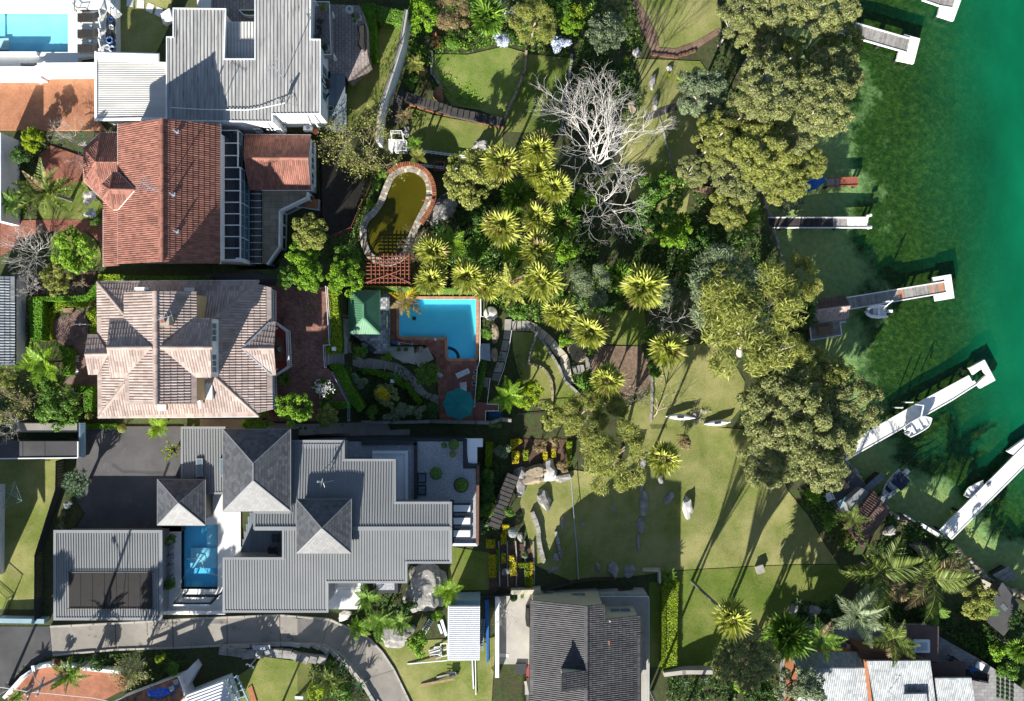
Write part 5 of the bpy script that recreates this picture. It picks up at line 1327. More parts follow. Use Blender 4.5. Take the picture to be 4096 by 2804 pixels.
rf=thing('red_landing','red painted landing below the entry court steps','landing',U(*c4(450,1240),5.5));MB().prism(W(pl(c4,'340,1175 565,1172 565,1315 330,1315'),6.0),5.0,6.0).obj('floor','red_floor',rf)
bx5=thing('black_storage_box','black lidded box on the red landing','box',U(*c4(475,1225),6));p=U(*c4(475,1225),6.8);ubox('body',boxm((p.x,p.y,6.4),1.2,1.1,.8),'black_fabric',bx5);ubox('lid',boxm((p.x,p.y,6.83),1.3,1.2,.07),'dark_metal',bx5)
slab('lower_forecourt',pl(c4,'205,1320 340,1320 565,1318 565,1640 200,1640'),5.4,1.5,'white_paving')
stairs('grey fan steps under the white court wall at the bottom edge',c4,(545,1420),(320,1440),1.6,9,6.2,5.5,'concrete_pale')

# house 5: grey slate roofs at the lower right
h6=thing('harbour_house','brick house with grey tiled roofs at the lower right by the harbour','house',U(3450,2780,2.2))
T=dict(course=.52,width=.26,roll=.05)
tiles(h6,pz(d1,'815,787,7.2 815,1090,4.9 1285,1090,4.9 1278,785,7.2'),'slate_grey_roof',limit=110,**T)
tiles(h6,pz(d1,'765,682,5.4 815,787,7.2 1262,785,7.2 1225,680,5.4'),'slate_grey_roof',limit=20,**T)
tiles(h6,pz(d1,'1278,737,8.0 1312,1090,5.4 1745,1090,5.4 1698,735,8.0'),'slate_grey_roof',limit=110,**T)
tiles(h6,pz(d1,'1728,852,6.4 1752,1090,4.6 2010,1090,4.6 1972,850,6.4'),'slate_grey_roof',limit=60,**T)
tiles(h6,pz(d1,'1522,958,7.4 1525,1090,6.2 1685,1090,6.2 1675,955,7.4'),'slate_grey_roof',limit=20,**T)
MB().prism(W(pl(d1,'770,700 1225,690 1280,745 1695,742 1735,860 1965,860 1990,1080 780,1080'),5.0),2.0,4.7).obj('wall','orange_brick',h6)
MB().prism(W(pl(d1,'1225,660 1560,690 1690,735 1690,760 1280,760 1230,710'),6.0),2.2,6.2).obj('brick_wall','brown_brick',h6)
bar('parapet',U(*d1(1268,735),7.7),U(*d1(1305,1050),6.2),.22,.5,'orange_brick',h6)
MB().prism(W(pl(d1,'1500,506 1756,508 1752,748 1560,690 1500,690'),5.2),4.9,5.2).obj('flat_roof','brown_roof',h6);MB().prism(W(pl(d1,'1705,750 1936,748 1935,845 1725,848'),5.0),4.7,5.0).obj('flat_roof','brown_roof',h6)
for p in pl(d1,'1515,520 1740,520 1740,740 1920,760'):q=U(*p,4.8);ubox('post',boxm((q.x,q.y,3.7),.15,.15,2.5),'brown_roof',h6)
p=U(*d1(1642,640),5.4);sk=ubox('skylight',boxm((p.x,p.y,5.35),1.9,1.5,.35),'white_metal',h6);ubox('pane',boxm((p.x,p.y,5.535),1.3,1.0,.02),'glass_clear',sk)
bar('glass_rail',U(*d1(1115,545),3.6),U(*d1(1495,512),3.6),.04,.04,'glass_clear',h6)
p=U(*d1(1450,965),7.6);
for t_,dd in ((thing('roof_aerial','thin aerial on the grey tiled harbour house roof','aerial',(p.x,p.y,6.3)),0),):bar('mast',(p.x,p.y,6.2),(p.x,p.y,8.6),.05,.05,'galv',t_);bar('boom',(p.x-.5,p.y+.2,8.5),(p.x+.5,p.y-.2,8.5),.03,.03,'galv',t_)

# lower-left corner house with blue tarp
h7=thing('tarp_house','small house with weathered orange tiled roof at the bottom left','house',U(620,2780,12))
rp=pz(c2,'1040,1000,15.0 1652,762,15.0 1722,935,16.6 1560,1100,16.9 1000,1100,15.6');tiles(h7,rp,'rusty_roof',.5,.24,.05,limit=150)
wr=pz(c2,'1715,928,15.3 2085,788,15.0 2200,1100,15.0 1760,1100,15.3');ribs(h7,wr,'white_metal','white_metal',.33,.06,.07,(1,.35,0))
walls(h7,W(pl(c2,'1040,1000 1652,762 1722,935 2085,788 2200,1100 1000,1100'),14.8),11.4,14.7,'white_render',.3)
bar('fascia',U(*c2(1040,1000),14.95),U(*c2(1652,760),14.95),.16,.2,'white_paint',h7);bar('fascia',U(*c2(1652,760),14.95),U(*c2(1722,935),16.5),.2,.16,'white_paint',h7)
vb=[U(*c2(2085,780),15.0),U(*c2(2225,1080),15.0)]
bar('pergola_beam',vb[0]+Vector((.35,.1,0)),vb[1]+Vector((.35,.1,0)),.16,.2,'blue_steel',h7);bar('pergola_beam',vb[0]+Vector((1.3,.4,0)),vb[1]+Vector((1.3,.4,0)),.14,.2,'blue_steel',h7)
for i in range(5):bar('pergola_rafter',vb[0].lerp(vb[1],(i+.2)/5),vb[0].lerp(vb[1],(i+.2)/5)+Vector((1.5,.45,0)),.1,.14,'blue_steel',h7)
pp_=thing('white_pillar','white rendered blade wall beside the tarp covered roof','wall',U(*c2(1740,830),12));MB().prism(W(pl(c2,'1680,760 1795,640 1830,700 1740,860'),13.4),11.6,13.4).obj('panel','white_render',pp_)

# shed with white corrugated roof
sh=thing('garden_shed','shed with white corrugated roof among the builder clutter','shed',U(*c3(2020,490),8.6))
sp_=pz(c3,'1884,262,11.3 2154,262,11.3 2151,720,11.0 1882,722,11.0');ribs(sh,sp_,'white_metal','white_metal',.235,.07,.05,(1,0,0))
walls(sh,sp_,6.5,10.95,'blue_steel',.15);MB().prism(W(pl(c3,'1935,215 2150,215 2150,258 1935,258'),10.3),6.5,10.3).obj('lean_to','blue_steel',sh)

# boathouse lower right and boat shed on the main lot
bh=thing('boathouse','brown tiled boathouse at the head of the lower right mooring','boathouse',U(*d2(850,1080),1.3))
R0,R1=U(*d2(975,922),4.6),U(*d2(722,1245),4.6)
tiles(bh,[U(*d2(900,826),3.5),U(*d2(650,1150),3.5),R1,R0],'brown_roof',.45,.3,.05,limit=120);tiles(bh,[R0,R1,U(*d2(800,1335),3.5),U(*d2(1040,1020),3.5)],'brown_roof',.45,.3,.05,limit=60)
caps(bh,R0,R1,'brown_roof',.16)
walls(bh,[U(*d2(900,826),3.5),U(*d2(1040,1020),3.5),U(*d2(800,1335),3.5),U(*d2(650,1150),3.5)],.4,3.35,'brown_brick',.2)
MB().prism(W(pl(d2,'640,930 790,800 860,840 760,980 680,1020'),2.6),1.3,2.6).obj('side_roof','grey_metal',bh)
bs=thing('boat_shed','small tiled boat shed standing at the landward end of the timber jetty','boat shed',U(*d3(500,780),.9))
R0,R1=U(*d3(345,783),4.1),U(*d3(682,736),4.1)
tiles(bs,[R0,R1,U(*d3(636,640),3.2),U(*d3(325,690),3.2)],'brown_roof',.45,.26,.06,limit=40);tiles(bs,[U(*d3(400,888),3.2),U(*d3(668,846),3.2),R1,R0],'pink_roof',.45,.26,.05,limit=80)  # upper slope darker than the lower: its shade is put into the tile colour
caps(bs,R0,R1,'pink_roof',.14);walls(bs,[U(*d3(340,700),3.2),U(*d3(630,650),3.2),U(*d3(660,840),3.2),U(*d3(400,880),3.2)],-.8,3.1,'timber_grey',.15)
bd=thing('boat_shed_deck','grey timber deck with white edge below the boat shed','deck',U(*d3(470,950),0))
dp_=W(pl(d3,'318,932 400,888 590,860 645,850 645,880 590,888 606,998 330,1045'),1.45);planks(bd,dp_,'timber_grey',.16,.05,math.radians(9))
for a,b in zip(pl(d3,'318,932 330,1046 606,1000 590,886'),pl(d3,'330,1046 606,1000 590,886 645,880')):bar('edge_beam',U(*a,1.46),U(*b,1.46),.12,.16,'white_paint',bd)
for p in pl(d3,'335,1030 600,990 595,895 340,940'):q=U(*p,1.4);ubox('pile',boxm((q.x,q.y,.2),.25,.25,2.4),'timber_dark',bd)
# ================================================================= PLANT BUILDERS
def kites(Pn,Tn,Bn,L,Wd):
 """leaf quads: base point, length direction, width direction"""
 L=np.asarray(L)[:,None];Wd=np.asarray(Wd)[:,None]
 V=np.stack([Pn,Pn+Tn*L*.45+Bn*Wd*.5,Pn+Tn*L,Pn+Tn*L*.45-Bn*Wd*.5],1).reshape(-1,3)
 Q=np.arange(len(V)).reshape(-1,4);return V,Q
def unit(a):return a/np.maximum(np.linalg.norm(a,axis=-1,keepdims=True),1e-9)
BLOBS={}
def crown_proto(name,nb,nl,L,Wd,seed,br=(.2,.36),zs=.55,up=.55,fill=.8,bspread=.78,clump=0):
 g=np.random.default_rng(seed)
 a=g.uniform(0,2*np.pi,nb);r=np.sqrt(g.uniform(0,1,nb))*bspread
 rr=g.uniform(br[0],br[1],nb)
 c=np.stack([r*np.cos(a),r*np.sin(a),(np.sqrt(np.maximum(0,1-r*r))*g.uniform(.55,1.0,nb)-.25)*zs],1)
 w=rr**2/np.sum(rr**2);k=g.choice(nb,nl,p=w)
 d=unit(g.normal(size=(nl,3)));d[:,2]=np.where(g.uniform(size=nl) < .8,np.abs(d[:,2]),d[:,2])
 if clump:
  cl=unit(g.normal(size=(nb*clump,3)));cl[:,2]=np.abs(cl[:,2])*1.1-.12;cl=unit(cl)
  idx=k*clump+g.integers(0,clump,nl);d=unit(cl[idx]+g.normal(size=(nl,3))*.36)
 P=c[k]+d*(rr[k]*g.uniform(fill,1.05,nl)**1.0)[:,None]*np.array([1,1,.85])
 N=unit(d*up+np.array([0,0,.55])+g.normal(size=(nl,3))*.45)
 T=unit(np.cross(N,g.normal(size=(nl,3))));B=np.cross(N,T)
 s=g.uniform(.6,1.35,nl);V,Q=kites(P-T*(L*s*.5)[:,None],T,B,L*s,Wd*s)
 me=np_mesh(name,V,Q);me.materials.append(None);BLOBS[me.name]=(c,rr);return me
GUM=[crown_proto('crown',85,24000,.066,.024,100+k,(.1,.2),.6,.45,.62,.86,6) for k in range(4)]
FEA=[crown_proto('crown',30,11000,.11,.018,150+k,(.16,.32),.5,.3,.55,.82,6) for k in range(2)]
BRD=[crown_proto('crown',40,9000,.075,.042,200+k,(.13,.26),.75,.5,.6,.8,5) for k in range(4)]
BSH=[crown_proto('crown',12,2400,.14,.075,300+k,(.26,.42),.8,.6,.75,.62,5) for k in range(4)]
BAL=[crown_proto('crown',1,1500,.16,.09,400+k,(.92,.93),0.0,.8,.93,.01) for k in range(2)]
def inst(name,me,wm,mat_,parent=None):
 o=bpy.data.objects.new(name,me);link(o,parent,None,wm)
 o.material_slots[0].link='OBJECT';o.material_slots[0].material=MATS[mat_];return o
def foot(p,base=None):
 """ground point for a trunk; pulled back on to the land if it would stand in the sea"""
 b=UG(*base) if base else Vector((p.x,p.y,0))
 for _ in range(40):
  if G(b.x,b.y) > .8:break
  b.x -= .6
 b.z=G(b.x,b.y)
 for poly,z in RAISED:
  if bool(pip(np.array(b.x),np.array(b.y),poly)):b.z=z
 return b
RAISED=[([(p.x,p.y) for p in W(gpt,12.03)],12.03)]+[([(p.x,p.y) for p in W(*v)],v[1]) for v in PL.values()]
def place(c,x,y,rp,h,base=None):
 """crown centre, foot, radius in metres for a plant seen at crop pixel (x,y), radius rp crop px, crown h above the ground"""
 sx,sy=c(x,y);x1,_=c(x+rp,y);z=6.0
 for _ in range(6):p=U(sx,sy,z);b=foot(p,base);z=b.z+h
 p=U(sx,sy,z);return p,b,(x1-sx)*(H-z)/F
PCOUNT=[0]
def tree(c,x,y,rp,h,leaf,label,kind='gum',group=None,bark='bark_pale',base=None,zs=None,name=None,cat='tree',ell=1.0):
 p,b,r=place(c,x,y,rp,h,base);PCOUNT[0] += 1;k=PCOUNT[0]
 pool={'gum':GUM,'fea':FEA,'broad':BRD,'bush':BSH,'ball':BAL}[kind];me=pool[k % len(pool)]
 nm=name or {'gum':'gum_tree','fea':'feathery_tree','broad':'broadleaf_tree','bush':'shrub','ball':'clipped_shrub'}[kind]
 t=thing(nm,label,cat if kind in ('gum','fea','broad') else 'shrub',b,group)
 rz=random.uniform(0,6.28);zs=zs or 1.0
 wm=Matrix.Translation(p) @ Matrix.Diagonal((1.0,ell,1.0,1.0)) @ Matrix.Rotation(rz,4,'Z') @ Matrix.Diagonal((r,r,r*zs,1))
 inst('crown',me,wm,leaf,t)
 mb=MB();cc,rr=BLOBS[me.name];n=min(len(cc),{'gum':26,'fea':12,'broad':8,'bush':5,'ball':1}[kind])
 tr=max(.04,r*({'gum':.05,'fea':.045,'broad':.055}.get(kind,.05)));fork=b.lerp(p,.55)+Vector((random.uniform(-.2,.2)*r*.3,random.uniform(-.2,.2)*r*.3,0))
 if kind in ('bush','ball'):fork=b.lerp(p,.25)
 mb.tube([b-Vector((0,0,.25)),b.lerp(fork,.5)+Vector((random.uniform(-.1,.1),random.uniform(-.1,.1),0))*r*.3,fork],[tr*1.25,tr,tr*.8],7)
 for i in range(n):
  q=wm @ Vector(cc[i]);tip=wm @ Vector(cc[i]+np.array([0,0,rr[i]*(.75 if kind == 'gum' else .2)]))
  m1=fork.lerp(q,.5)+Vector((random.uniform(-.1,.1),random.uniform(-.1,.1),random.uniform(0,.08)))*r
  mb.tube([fork,m1,q,tip],[tr*.6,tr*.38,tr*.24,tr*.08],5)
  if kind in ('gum','fea'):
   for j in range(3):
    e=wm @ Vector(cc[i]+unit(np.array([random.gauss(0,1),random.gauss(0,1),abs(random.gauss(0,.7))]))*rr[i]*1.0)
    mb.tube([q,q.lerp(e,.5)+Vector((0,0,.06*r)),e],[tr*.2,tr*.12,tr*.05],4)
 mb.obj('trunk',bark,t);return t
def hedge(c,s,h,leaf,label,z=None,dens=170,size=.15,core='leaf_dark',bulge=.08,group=None,name='hedge',cat='hedge'):
 pts=pl(c,s);P=[UG(x,y,h) for x,y in pts] if z is None else [U(x,y,z+h) for x,y in pts]
 zb=min(p.z for p in P)-h;zg=min(zb,min(G(p.x,p.y) for p in P));t=thing(name,label,cat,(P[0].x,P[0].y,zb),group)
 Pi=inset(P,.07);MB().prism([Vector((p.x,p.y,p.z-.1)) for p in Pi],zg-.2,None).obj('branches','leaf_dark_core',t)
 xs=[p.x for p in P];ys=[p.y for p in P];zt=np.mean([p.z for p in P]);A=parea([(p.x,p.y) for p in P]);n=int(A*dens)+20
 A3=np.array([[p.x,p.y,1] for p in P]);co,*_=np.linalg.lstsq(A3,np.array([p.z for p in P]),rcond=None)
 X=rng.uniform(min(xs),max(xs),n*4+200);Y=rng.uniform(min(ys),max(ys),n*4+200);k=pip(X,Y,[(p.x,p.y) for p in P]);X,Y=X[k][:n],Y[k][:n]
 nz=np.array([noise.noise(Vector((a*.9,b*.9,0))) for a,b in zip(X,Y)])
 Pt=np.stack([X,Y,co[0]*X+co[1]*Y+co[2]+nz*bulge+rng.uniform(-.08,.02,len(X))],1);N=unit(np.array([-.1,-.25,1.0])+rng.normal(size=Pt.shape)*.33)
 m=len(P)
 for i in range(m):
  a,b=np.array(P[i]),np.array(P[(i+1) % m]);L=np.linalg.norm(b[:2]-a[:2]);ns=int(L*h*dens*.8)
  if ns < 1:continue
  u=rng.uniform(0,1,ns);q=a+(b-a)*u[:,None];q[:,2] -= rng.uniform(0,h,ns)
  ar=sum(P[j-1].x*P[j].y-P[j].x*P[j-1].y for j in range(m));e=(b-a)[:2]/max(L,1e-6);nn=np.array([e[1],-e[0],.25])*(1 if ar > 0 else -1);nn[2]=.3
  q[:,:2] += nn[:2]*rng.uniform(-.06,.07,ns)[:,None]
  Pt=np.concatenate([Pt,q]);N=np.concatenate([N,unit(nn+rng.normal(size=(ns,3))*.4)])
 T=unit(np.cross(N,rng.normal(size=N.shape)));B=np.cross(N,T);sz=size*rng.uniform(.6,1.3,len(Pt))
 V,Q=kites(Pt-T*(sz*.5)[:,None],T,B,sz,sz*.6);mesh_obj('foliage',np_mesh('foliage',V,Q),leaf,t);return t
M('leaf_dark_core',(.055,.13,.012),(.035,.085,.01),3.0,1.0,.5)
def undergrowth(c,s,leaf,n,h=.6,size=.22,name='undergrowth',skew=1.0,thin=.45):
 """mass of low leaves over a bed"""
 P=[(p.x,p.y) for p in (UG(x,y) for x,y in pl(c,s))];A=parea(P);n=int(n*A*1.7);size *= 1.12
 xs=[p[0] for p in P];ys=[p[1] for p in P];X=rng.uniform(min(xs),max(xs),n*3);Y=rng.uniform(min(ys),max(ys),n*3);k=pip(X,Y,P);X,Y=X[k][:n],Y[k][:n]
 hz=np.array([max(0,.5+.9*noise.noise(Vector((a*.6,b*.6,3.3)))+.5*noise.noise(Vector((a*1.9,b*1.9,1.1)))) for a,b in zip(X,Y)])
 keep=hz > .18;X,Y,hz=X[keep],Y[keep],hz[keep]
 Z=np.array([G(a,b) for a,b in zip(X,Y)])+hz*h*rng.uniform(.4,1.05,len(X))
 Pt=np.stack([X,Y,Z],1);N=unit(np.array([0,0,.8])+rng.normal(size=Pt.shape)*.55);T=unit(np.cross(N,rng.normal(size=N.shape)));B=np.cross(N,T)
 sz=size*rng.uniform(.5,1.4,len(X));V,Q=kites(Pt-T*(sz*.5)[:,None],T,B,sz,sz*thin)
 return tag(mesh_obj(name,np_mesh(name,V,Q),leaf),kind='stuff')
# ---- palms: every frond is a part
def fan_leaf(seed,nseg=17,spread=2.1):
 g=np.random.default_rng(seed);Ps,Ts,Bs,Ls,Ws=[],[],[],[],[]
 ap=np.array([.42,0,.0])
 for i in range(nseg):
  a=-spread+2*spread*i/(nseg-1);d=np.array([math.cos(a),math.sin(a),.18*math.cos(a*.7)-.02+(.06 if i % 2 else -.02)])
  Ps.append(ap);Ts.append(d);Bs.append(unit(np.array([-math.sin(a),math.cos(a),.35 if i % 2 else -.35])));Ls.append((.58-.12*abs(a)/spread)*g.uniform(.9,1.08));Ws.append(.1)
 V,Q=kites(np.array(Ps),np.array(Ts),np.array(Bs),Ls,Ws)
 V=V.copy();r=np.maximum(0,V[:,0]-.6);V[:,2] -= r*r*1.1
 pv=np.array([[0,-.012,0],[0,.012,0],[.44,.008,.005],[.44,-.008,.005]]);Q=np.concatenate([Q,np.array([[0,1,2,3]])+len(V)]);V=np.concatenate([V,pv])
 return V,Q
def feather_leaf(seed,n=26,wid=.2,droop=.5,ang=.9,leafw=.045,vee=.25,taper=.6):
 g=np.random.default_rng(seed);Ps,Ts,Bs,Ls,Ws=[],[],[],[],[]
 def sp(t):return np.array([t*(1-.12*droop*t),0,.28*t-droop*t*t])
 for i in range(n):
  t=.1+.88*i/(n-1);L=wid*(math.sin(math.pi*min(1,(t*1.02))**taper)*.85+.18)*g.uniform(.88,1.08)
  for s in (-1,1):
   fw=.35+.55*t;Ps.append(sp(t));Ts.append(unit(np.array([fw,s*ang,vee-.35*t+g.normal()*.1])));Bs.append(unit(np.array([.9,-s*.4,g.normal()*.35])));Ls.append(L);Ws.append(leafw)
 V,Q=kites(np.array(Ps),np.array(Ts),np.array(Bs),Ls,Ws);V=V.copy()
 k=8;tt=np.linspace(0,1,k);rp=[]
 for t in tt:q=sp(t);w=.014*(1-.7*t);rp += [q+np.array([0,-w,.004]),q+np.array([0,w,.004])]
 RQ=np.array([[2*i,2*i+1,2*i+3,2*i+2] for i in range(k-1)])+len(V);return np.concatenate([V,np.array(rp)]),np.concatenate([Q,RQ])
def lmesh(nm,f,*a,**k):
 out=[]
 for s in range(3):me=np_mesh(nm,*f(s*11+5,*a,**k));me.materials.append(None);out.append(me)
 return out
FAN=lmesh('frond',fan_leaf);FEATHER=lmesh('frond',feather_leaf);FERN=lmesh('frond',feather_leaf,n=44,wid=.27,droop=.55,ang=1.2,leafw=.026,vee=.1,taper=.75)
KING=lmesh('frond',feather_leaf,n=36,wid=.32,droop=.75,ang=.8,leafw=.034,vee=.0,taper=.55)
def blade(seed,w=.07):
 V=np.array([[0,-w*.6,0],[0,w*.6,0],[.45,w,.06],[.45,-w,.06],[1,0,0]]);return V,np.array([[0,1,2,3],[3,2,4,4]])
def blade_mesh(w):
 me=bpy.data.meshes.new('leaf');V,_=blade(0,w);me.from_pydata([tuple(v) for v in V],[],[(0,1,2,3),(3,2,4)]);me.materials.append(None);return [me]
BLADE=blade_mesh(.07);WIDEBLADE=blade_mesh(.13)
def rosette(parent,p,r,meshes,n,leaf,p0,p1,name='frond',old=None,dead=.0):
 for i in range(n):
  f=(i+.5)/n;pit=p0+(p1-p0)*f+random.gauss(0,.09);az=i*2.39996+random.gauss(0,.25);L=r*(.72+.3*math.sin(math.pi*min(1,.25+f*.75)))*random.uniform(.85,1.1)
  wm=Matrix.Translation(p) @ Matrix.Rotation(az,4,'Z') @ Matrix.Rotation(-pit,4,'Y') @ Matrix.Rotation(random.gauss(0,.25),4,'X') @ Matrix.Diagonal((L,L,L,1))
  inst(name,meshes[i % len(meshes)],wm,old if old and random.random() < dead else leaf,parent)
def palm(kind,c,x,y,rp,h,label,leaf=None,base=None,group=None,n=None):
 p,b,r=place(c,x,y,rp*(1.18 if kind == 'fan' else 1.08),h,base)
 nm,cat={'fan':('fan_palm','palm'),'feather':('feather_palm','palm'),'king':('king_palm','palm'),'fern':('tree_fern','tree fern'),'spike':('spiky_plant','plant'),'cycad':('cycad','plant')}[kind]
 t=thing(nm,label,cat,b,group)
 if kind != 'spike' and h > .5:
  tr={'fan':.16,'feather':.2,'king':.14,'fern':.12,'cycad':.15}[kind];k=6;pts=[]
  for i in range(k+1):
   f=i/k;q=b.lerp(p,f);bow=math.sin(f*math.pi)*(p-b).xy.length*.12;pts.append(q+Vector((0,0,bow))-Vector((0,0,.2 if i == 0 else 0)))
  MB().tube(pts,[tr*1.35]+[tr]*(k-1)+[tr*1.15],8).obj('trunk','palm_trunk' if kind != 'fern' else 'bark_brown',t)
 if kind == 'fan':rosette(t,p,r,FAN,n or 36,leaf or 'leaf_palm',1.3,-.5,old='leaf_brown',dead=.06)
 elif kind == 'feather':rosette(t,p,r,FEATHER,n or 20,leaf or 'leaf_feather',1.15,-.35,old='leaf_brown',dead=.1)
 elif kind == 'king':rosette(t,p,r,KING,n or 10,leaf or 'leaf_feather',.95,-.15,old='leaf_brown',dead=.1)
 elif kind == 'fern':rosette(t,p,r,FERN,n or 15,leaf or 'leaf_fern',.75,.05)
 elif kind == 'cycad':rosette(t,p,r,FEATHER,n or 22,leaf or 'leaf_palm_green',.9,.1)
 else:rosette(t,p,r,BLADE,n or 22,leaf or 'leaf_agave',1.2,.1,'leaf')
 return t
# ---- leafless trees
def bare(c,x,y,rp,h,label,bark='bark_white',limbs=5,depth=5,base=None,lean=(0,0),twist=.5,name='bare_tree',cat='tree',leaf=None,nleaf=0,group=None,thick=.03,flat=1.0,kids=(2,3)):
 p,b,r=place(c,x,y,rp,h,base);t=thing(name,label,cat,b,group);mb=MB();tips=[]
 def grow(q,d,L,rad,dep):
  n=3;pts=[q];dd=d
  for i in range(n):
   dd=(dd+Vector((random.gauss(0,1),random.gauss(0,1),random.gauss(0,.7)))*.16*twist*2).normalized();pts.append(pts[-1]+dd*(L/n))
  mb.tube(pts,[rad,rad*.88,rad*.76,rad*.66],5 if dep > depth-2 else 4,cap=False)
  if dep == 0:tips.append(pts[-1]);return
  for _ in range(random.choice(kids)):
   ax=Vector((random.gauss(0,1),random.gauss(0,1),random.gauss(0,.5))).normalized()
   nd=(dd+ax*random.uniform(.35,.75)+Vector((0,0,.12*flat))).normalized();grow(pts[random.choice((2,3,3))],nd,L*random.uniform(.62,.82),rad*.62,dep-1)
 fork=b.lerp(p,.35);tr=max(.05,r*thick)
 mb.tube([b-Vector((0,0,.3)),b.lerp(fork,.5)+Vector((.1,.05,0)),fork],[tr*1.3,tr*1.1,tr],8)
 for i in range(limbs):
  a=6.28*i/limbs+random.uniform(-.4,.4);tg=p+Vector((math.cos(a)*r*.62+lean[0]*r,math.sin(a)*r*.62+lean[1]*r,random.uniform(-.2,.5)*h*.3));d=(tg-fork);grow(fork,d.normalized(),min(d.length,r)*.6,tr*.62,depth)
 mb.obj('branches',bark,t)
 if leaf:
  k=rng.integers(0,len(tips),nleaf);P=np.array([tuple(tips[i]) for i in k])+rng.normal(size=(nleaf,3))*.22;N=unit(rng.normal(size=P.shape)+np.array([0,0,.7]));T=unit(np.cross(N,rng.normal(size=N.shape)));B=np.cross(N,T);sz=rng.uniform(.12,.28,nleaf)
  V,Q=kites(P,T,B,sz,sz*.5);mesh_obj('foliage',np_mesh('foliage',V,Q),leaf,t)
 return t
def rock(c,x,y,rx,ry,h,mat_,label,rz=0.0,big=False,z=None,name='boulder',cat='rock',group=None):
 sx,sy=c(x,y);x1,_=c(x+rx,y);p=UG(sx,sy) if z is None else U(sx,sy,z);k=(x1-sx)*(H-p.z)/F/rx
 return stone_obj(name,(p.x,p.y,p.z+h*.15),rx*k,ry*k,h,mat_,rz,None,label,cat,group,big)
# ================================================================= OBJECTS
V3=Vector
def at(c,x,y,z):return U(*c(x,y),z)
# jetties
def jetty(label,deck,z,ang,mat_,w=.17,edge='white_paint',head=None,headmat='timber_white',name='jetty',piles=True,hz=None):
 P=W(deck,z);c0=sum(P,V3())/len(P);t=thing(name,label,'jetty',(c0.x,c0.y,-1))
 planks(t,P,mat_,w,.06,ang)
 d=V3((-math.sin(ang),math.cos(ang),0));n=len(P)
 if edge:
  for i in range(n):
   a,b=P[i],P[(i+1) % n]
   if abs((b-a).normalized().dot(d)) > .8:bar('edge_beam',a+V3((0,0,.0)),b+V3((0,0,.0)),.14,.2,edge,t)
 if piles:
  for i in range(n):
   a,b=P[i],P[(i+1) % n]
   if abs((b-a).normalized().dot(d)) > .8 and (b-a).length > 3:
    k=int((b-a).length/3.2)
    for j in range(k+1):
     q=a.lerp(b,j/max(k,1));q=q+(c0-q).normalized()*.15;bar('pile',V3((q.x,q.y,-3.5)),V3((q.x,q.y,z-.1)),.24,.24,'timber_dark',t)
 if head:
  hp=W(head,hz or z-.05);MB().prism(hp,(hz or z)-.45,hz or z-.03).obj('pontoon',headmat,t)
  for q in inset(hp,.3)[:4]:bar('pile',V3((q.x,q.y,-4.5)),V3((q.x,q.y,z-.4)),.3,.3,'timber_dark',t)
 return t
def dirang(c,a,b):p,q=U(*c(*a),1),U(*c(*b),1);return math.atan2((q-p).y,(q-p).x)
jm=jetty('grey timber jetty with reddish replaced boards and white square head beside the inflatable tender',pl(d3,'640,662 1535,516 1550,616 668,767'),1.0,dirang(d3,(640,662),(1535,516))+math.pi/2,lambda f:'timber_red' if (.06 < 1-f < .0) or .535 < 1-f < .585 or (1-f) > .86 and random.random() < .75 else 'timber_grey',head=pl(d3,'1437,476 1600,448 1631,665 1466,693 1456,642 1552,614 1537,498 1440,522'))
jetty('long white boarded jetty running diagonally to a white square head',pl(s0,'3385,1776 3694,1600 3874,1503 3907,1537 3808,1600 3428,1814 3383,1842'),1.1,dirang(s0,(3385,1776),(3874,1503))+math.pi/2,'timber_white',.3,head=pl(d3,'1765,1300 1905,1225 2005,1412 1870,1485 1835,1441 1920,1365 1890,1300 1802,1362'))
jetty('white ribbed jetty at the lower right edge beside the small runabout',pl(d2,'1495,1185 2182,500 2340,345 2340,520 2264,602 1602,1266'),1.1,dirang(d2,(1495,1185),(2182,500))+math.pi/2,'timber_white',.25,head=pl(d2,'2115,465 2262,358 2330,320 2330,380 2264,420 2172,502'))
jetty('grey timber jetty with white head at the upper right shore',pl(d4,'1180,118 1300,150 1612,240 1592,326 1280,236 1175,205'),1.1,dirang(d4,(1300,150),(1612,240))+math.pi/2,'timber_grey',head=pl(d4,'1580,213 1679,240 1640,393 1535,371 1546,322 1597,327 1614,240 1577,232'))
jetty('grey timber jetty with white head cut by the top edge of the picture',pl(d4,'1670,-45 1905,-45 1877,50 1800,38 1690,0'),1.1,dirang(d4,(1690,0),(1800,38))+math.pi/2,'timber_grey',head=pl(d4,'1900,-45 1950,-45 1888,127 1790,95 1802,44 1878,52'))
jn=jetty('narrow timber jetty with two white fenders at its end',pl(d4,'640,1352 1356,1352 1356,1415 640,1415'),1.0,math.pi/2,lambda f:'timber_white' if f < .17 else ('timber_dark' if f > .3 else 'timber_grey'),.2)
for yy in (1340,1418):a,b=at(d4,1345,yy+(4 if yy < 1400 else -2),1.3),at(d4,1380,yy-8 if yy < 1400 else yy-8,1.3);MB().tube([a,a.lerp(b,.15),a.lerp(b,.85),b],[.08,.2,.2,.08],8).obj('fender','plastic_white',jn)
oj=jetty('short rusty sunken jetty beside the moored dinghy',pl(d4,'1100,1108 1292,1102 1292,1152 1100,1158'),.7,math.pi/2,lambda f:'rust_steel' if f < .6 else 'timber_grey',.3,'rust_steel')
for (x,y,lab) in ((1192,32,'right'),(1100,80,'left')):
 p=at(d2,x,y,.5);t=thing('mooring_pole',lab+' white mooring pole above the long white jetty','pole',(p.x,p.y,-2));MB().tube([V3((p.x,p.y,-2.2)),at(d2,x+18,y+35,2.4) if False else V3((p.x-.2,p.y+.3,2.6))],.09,7).obj('pole','plastic_white',t)
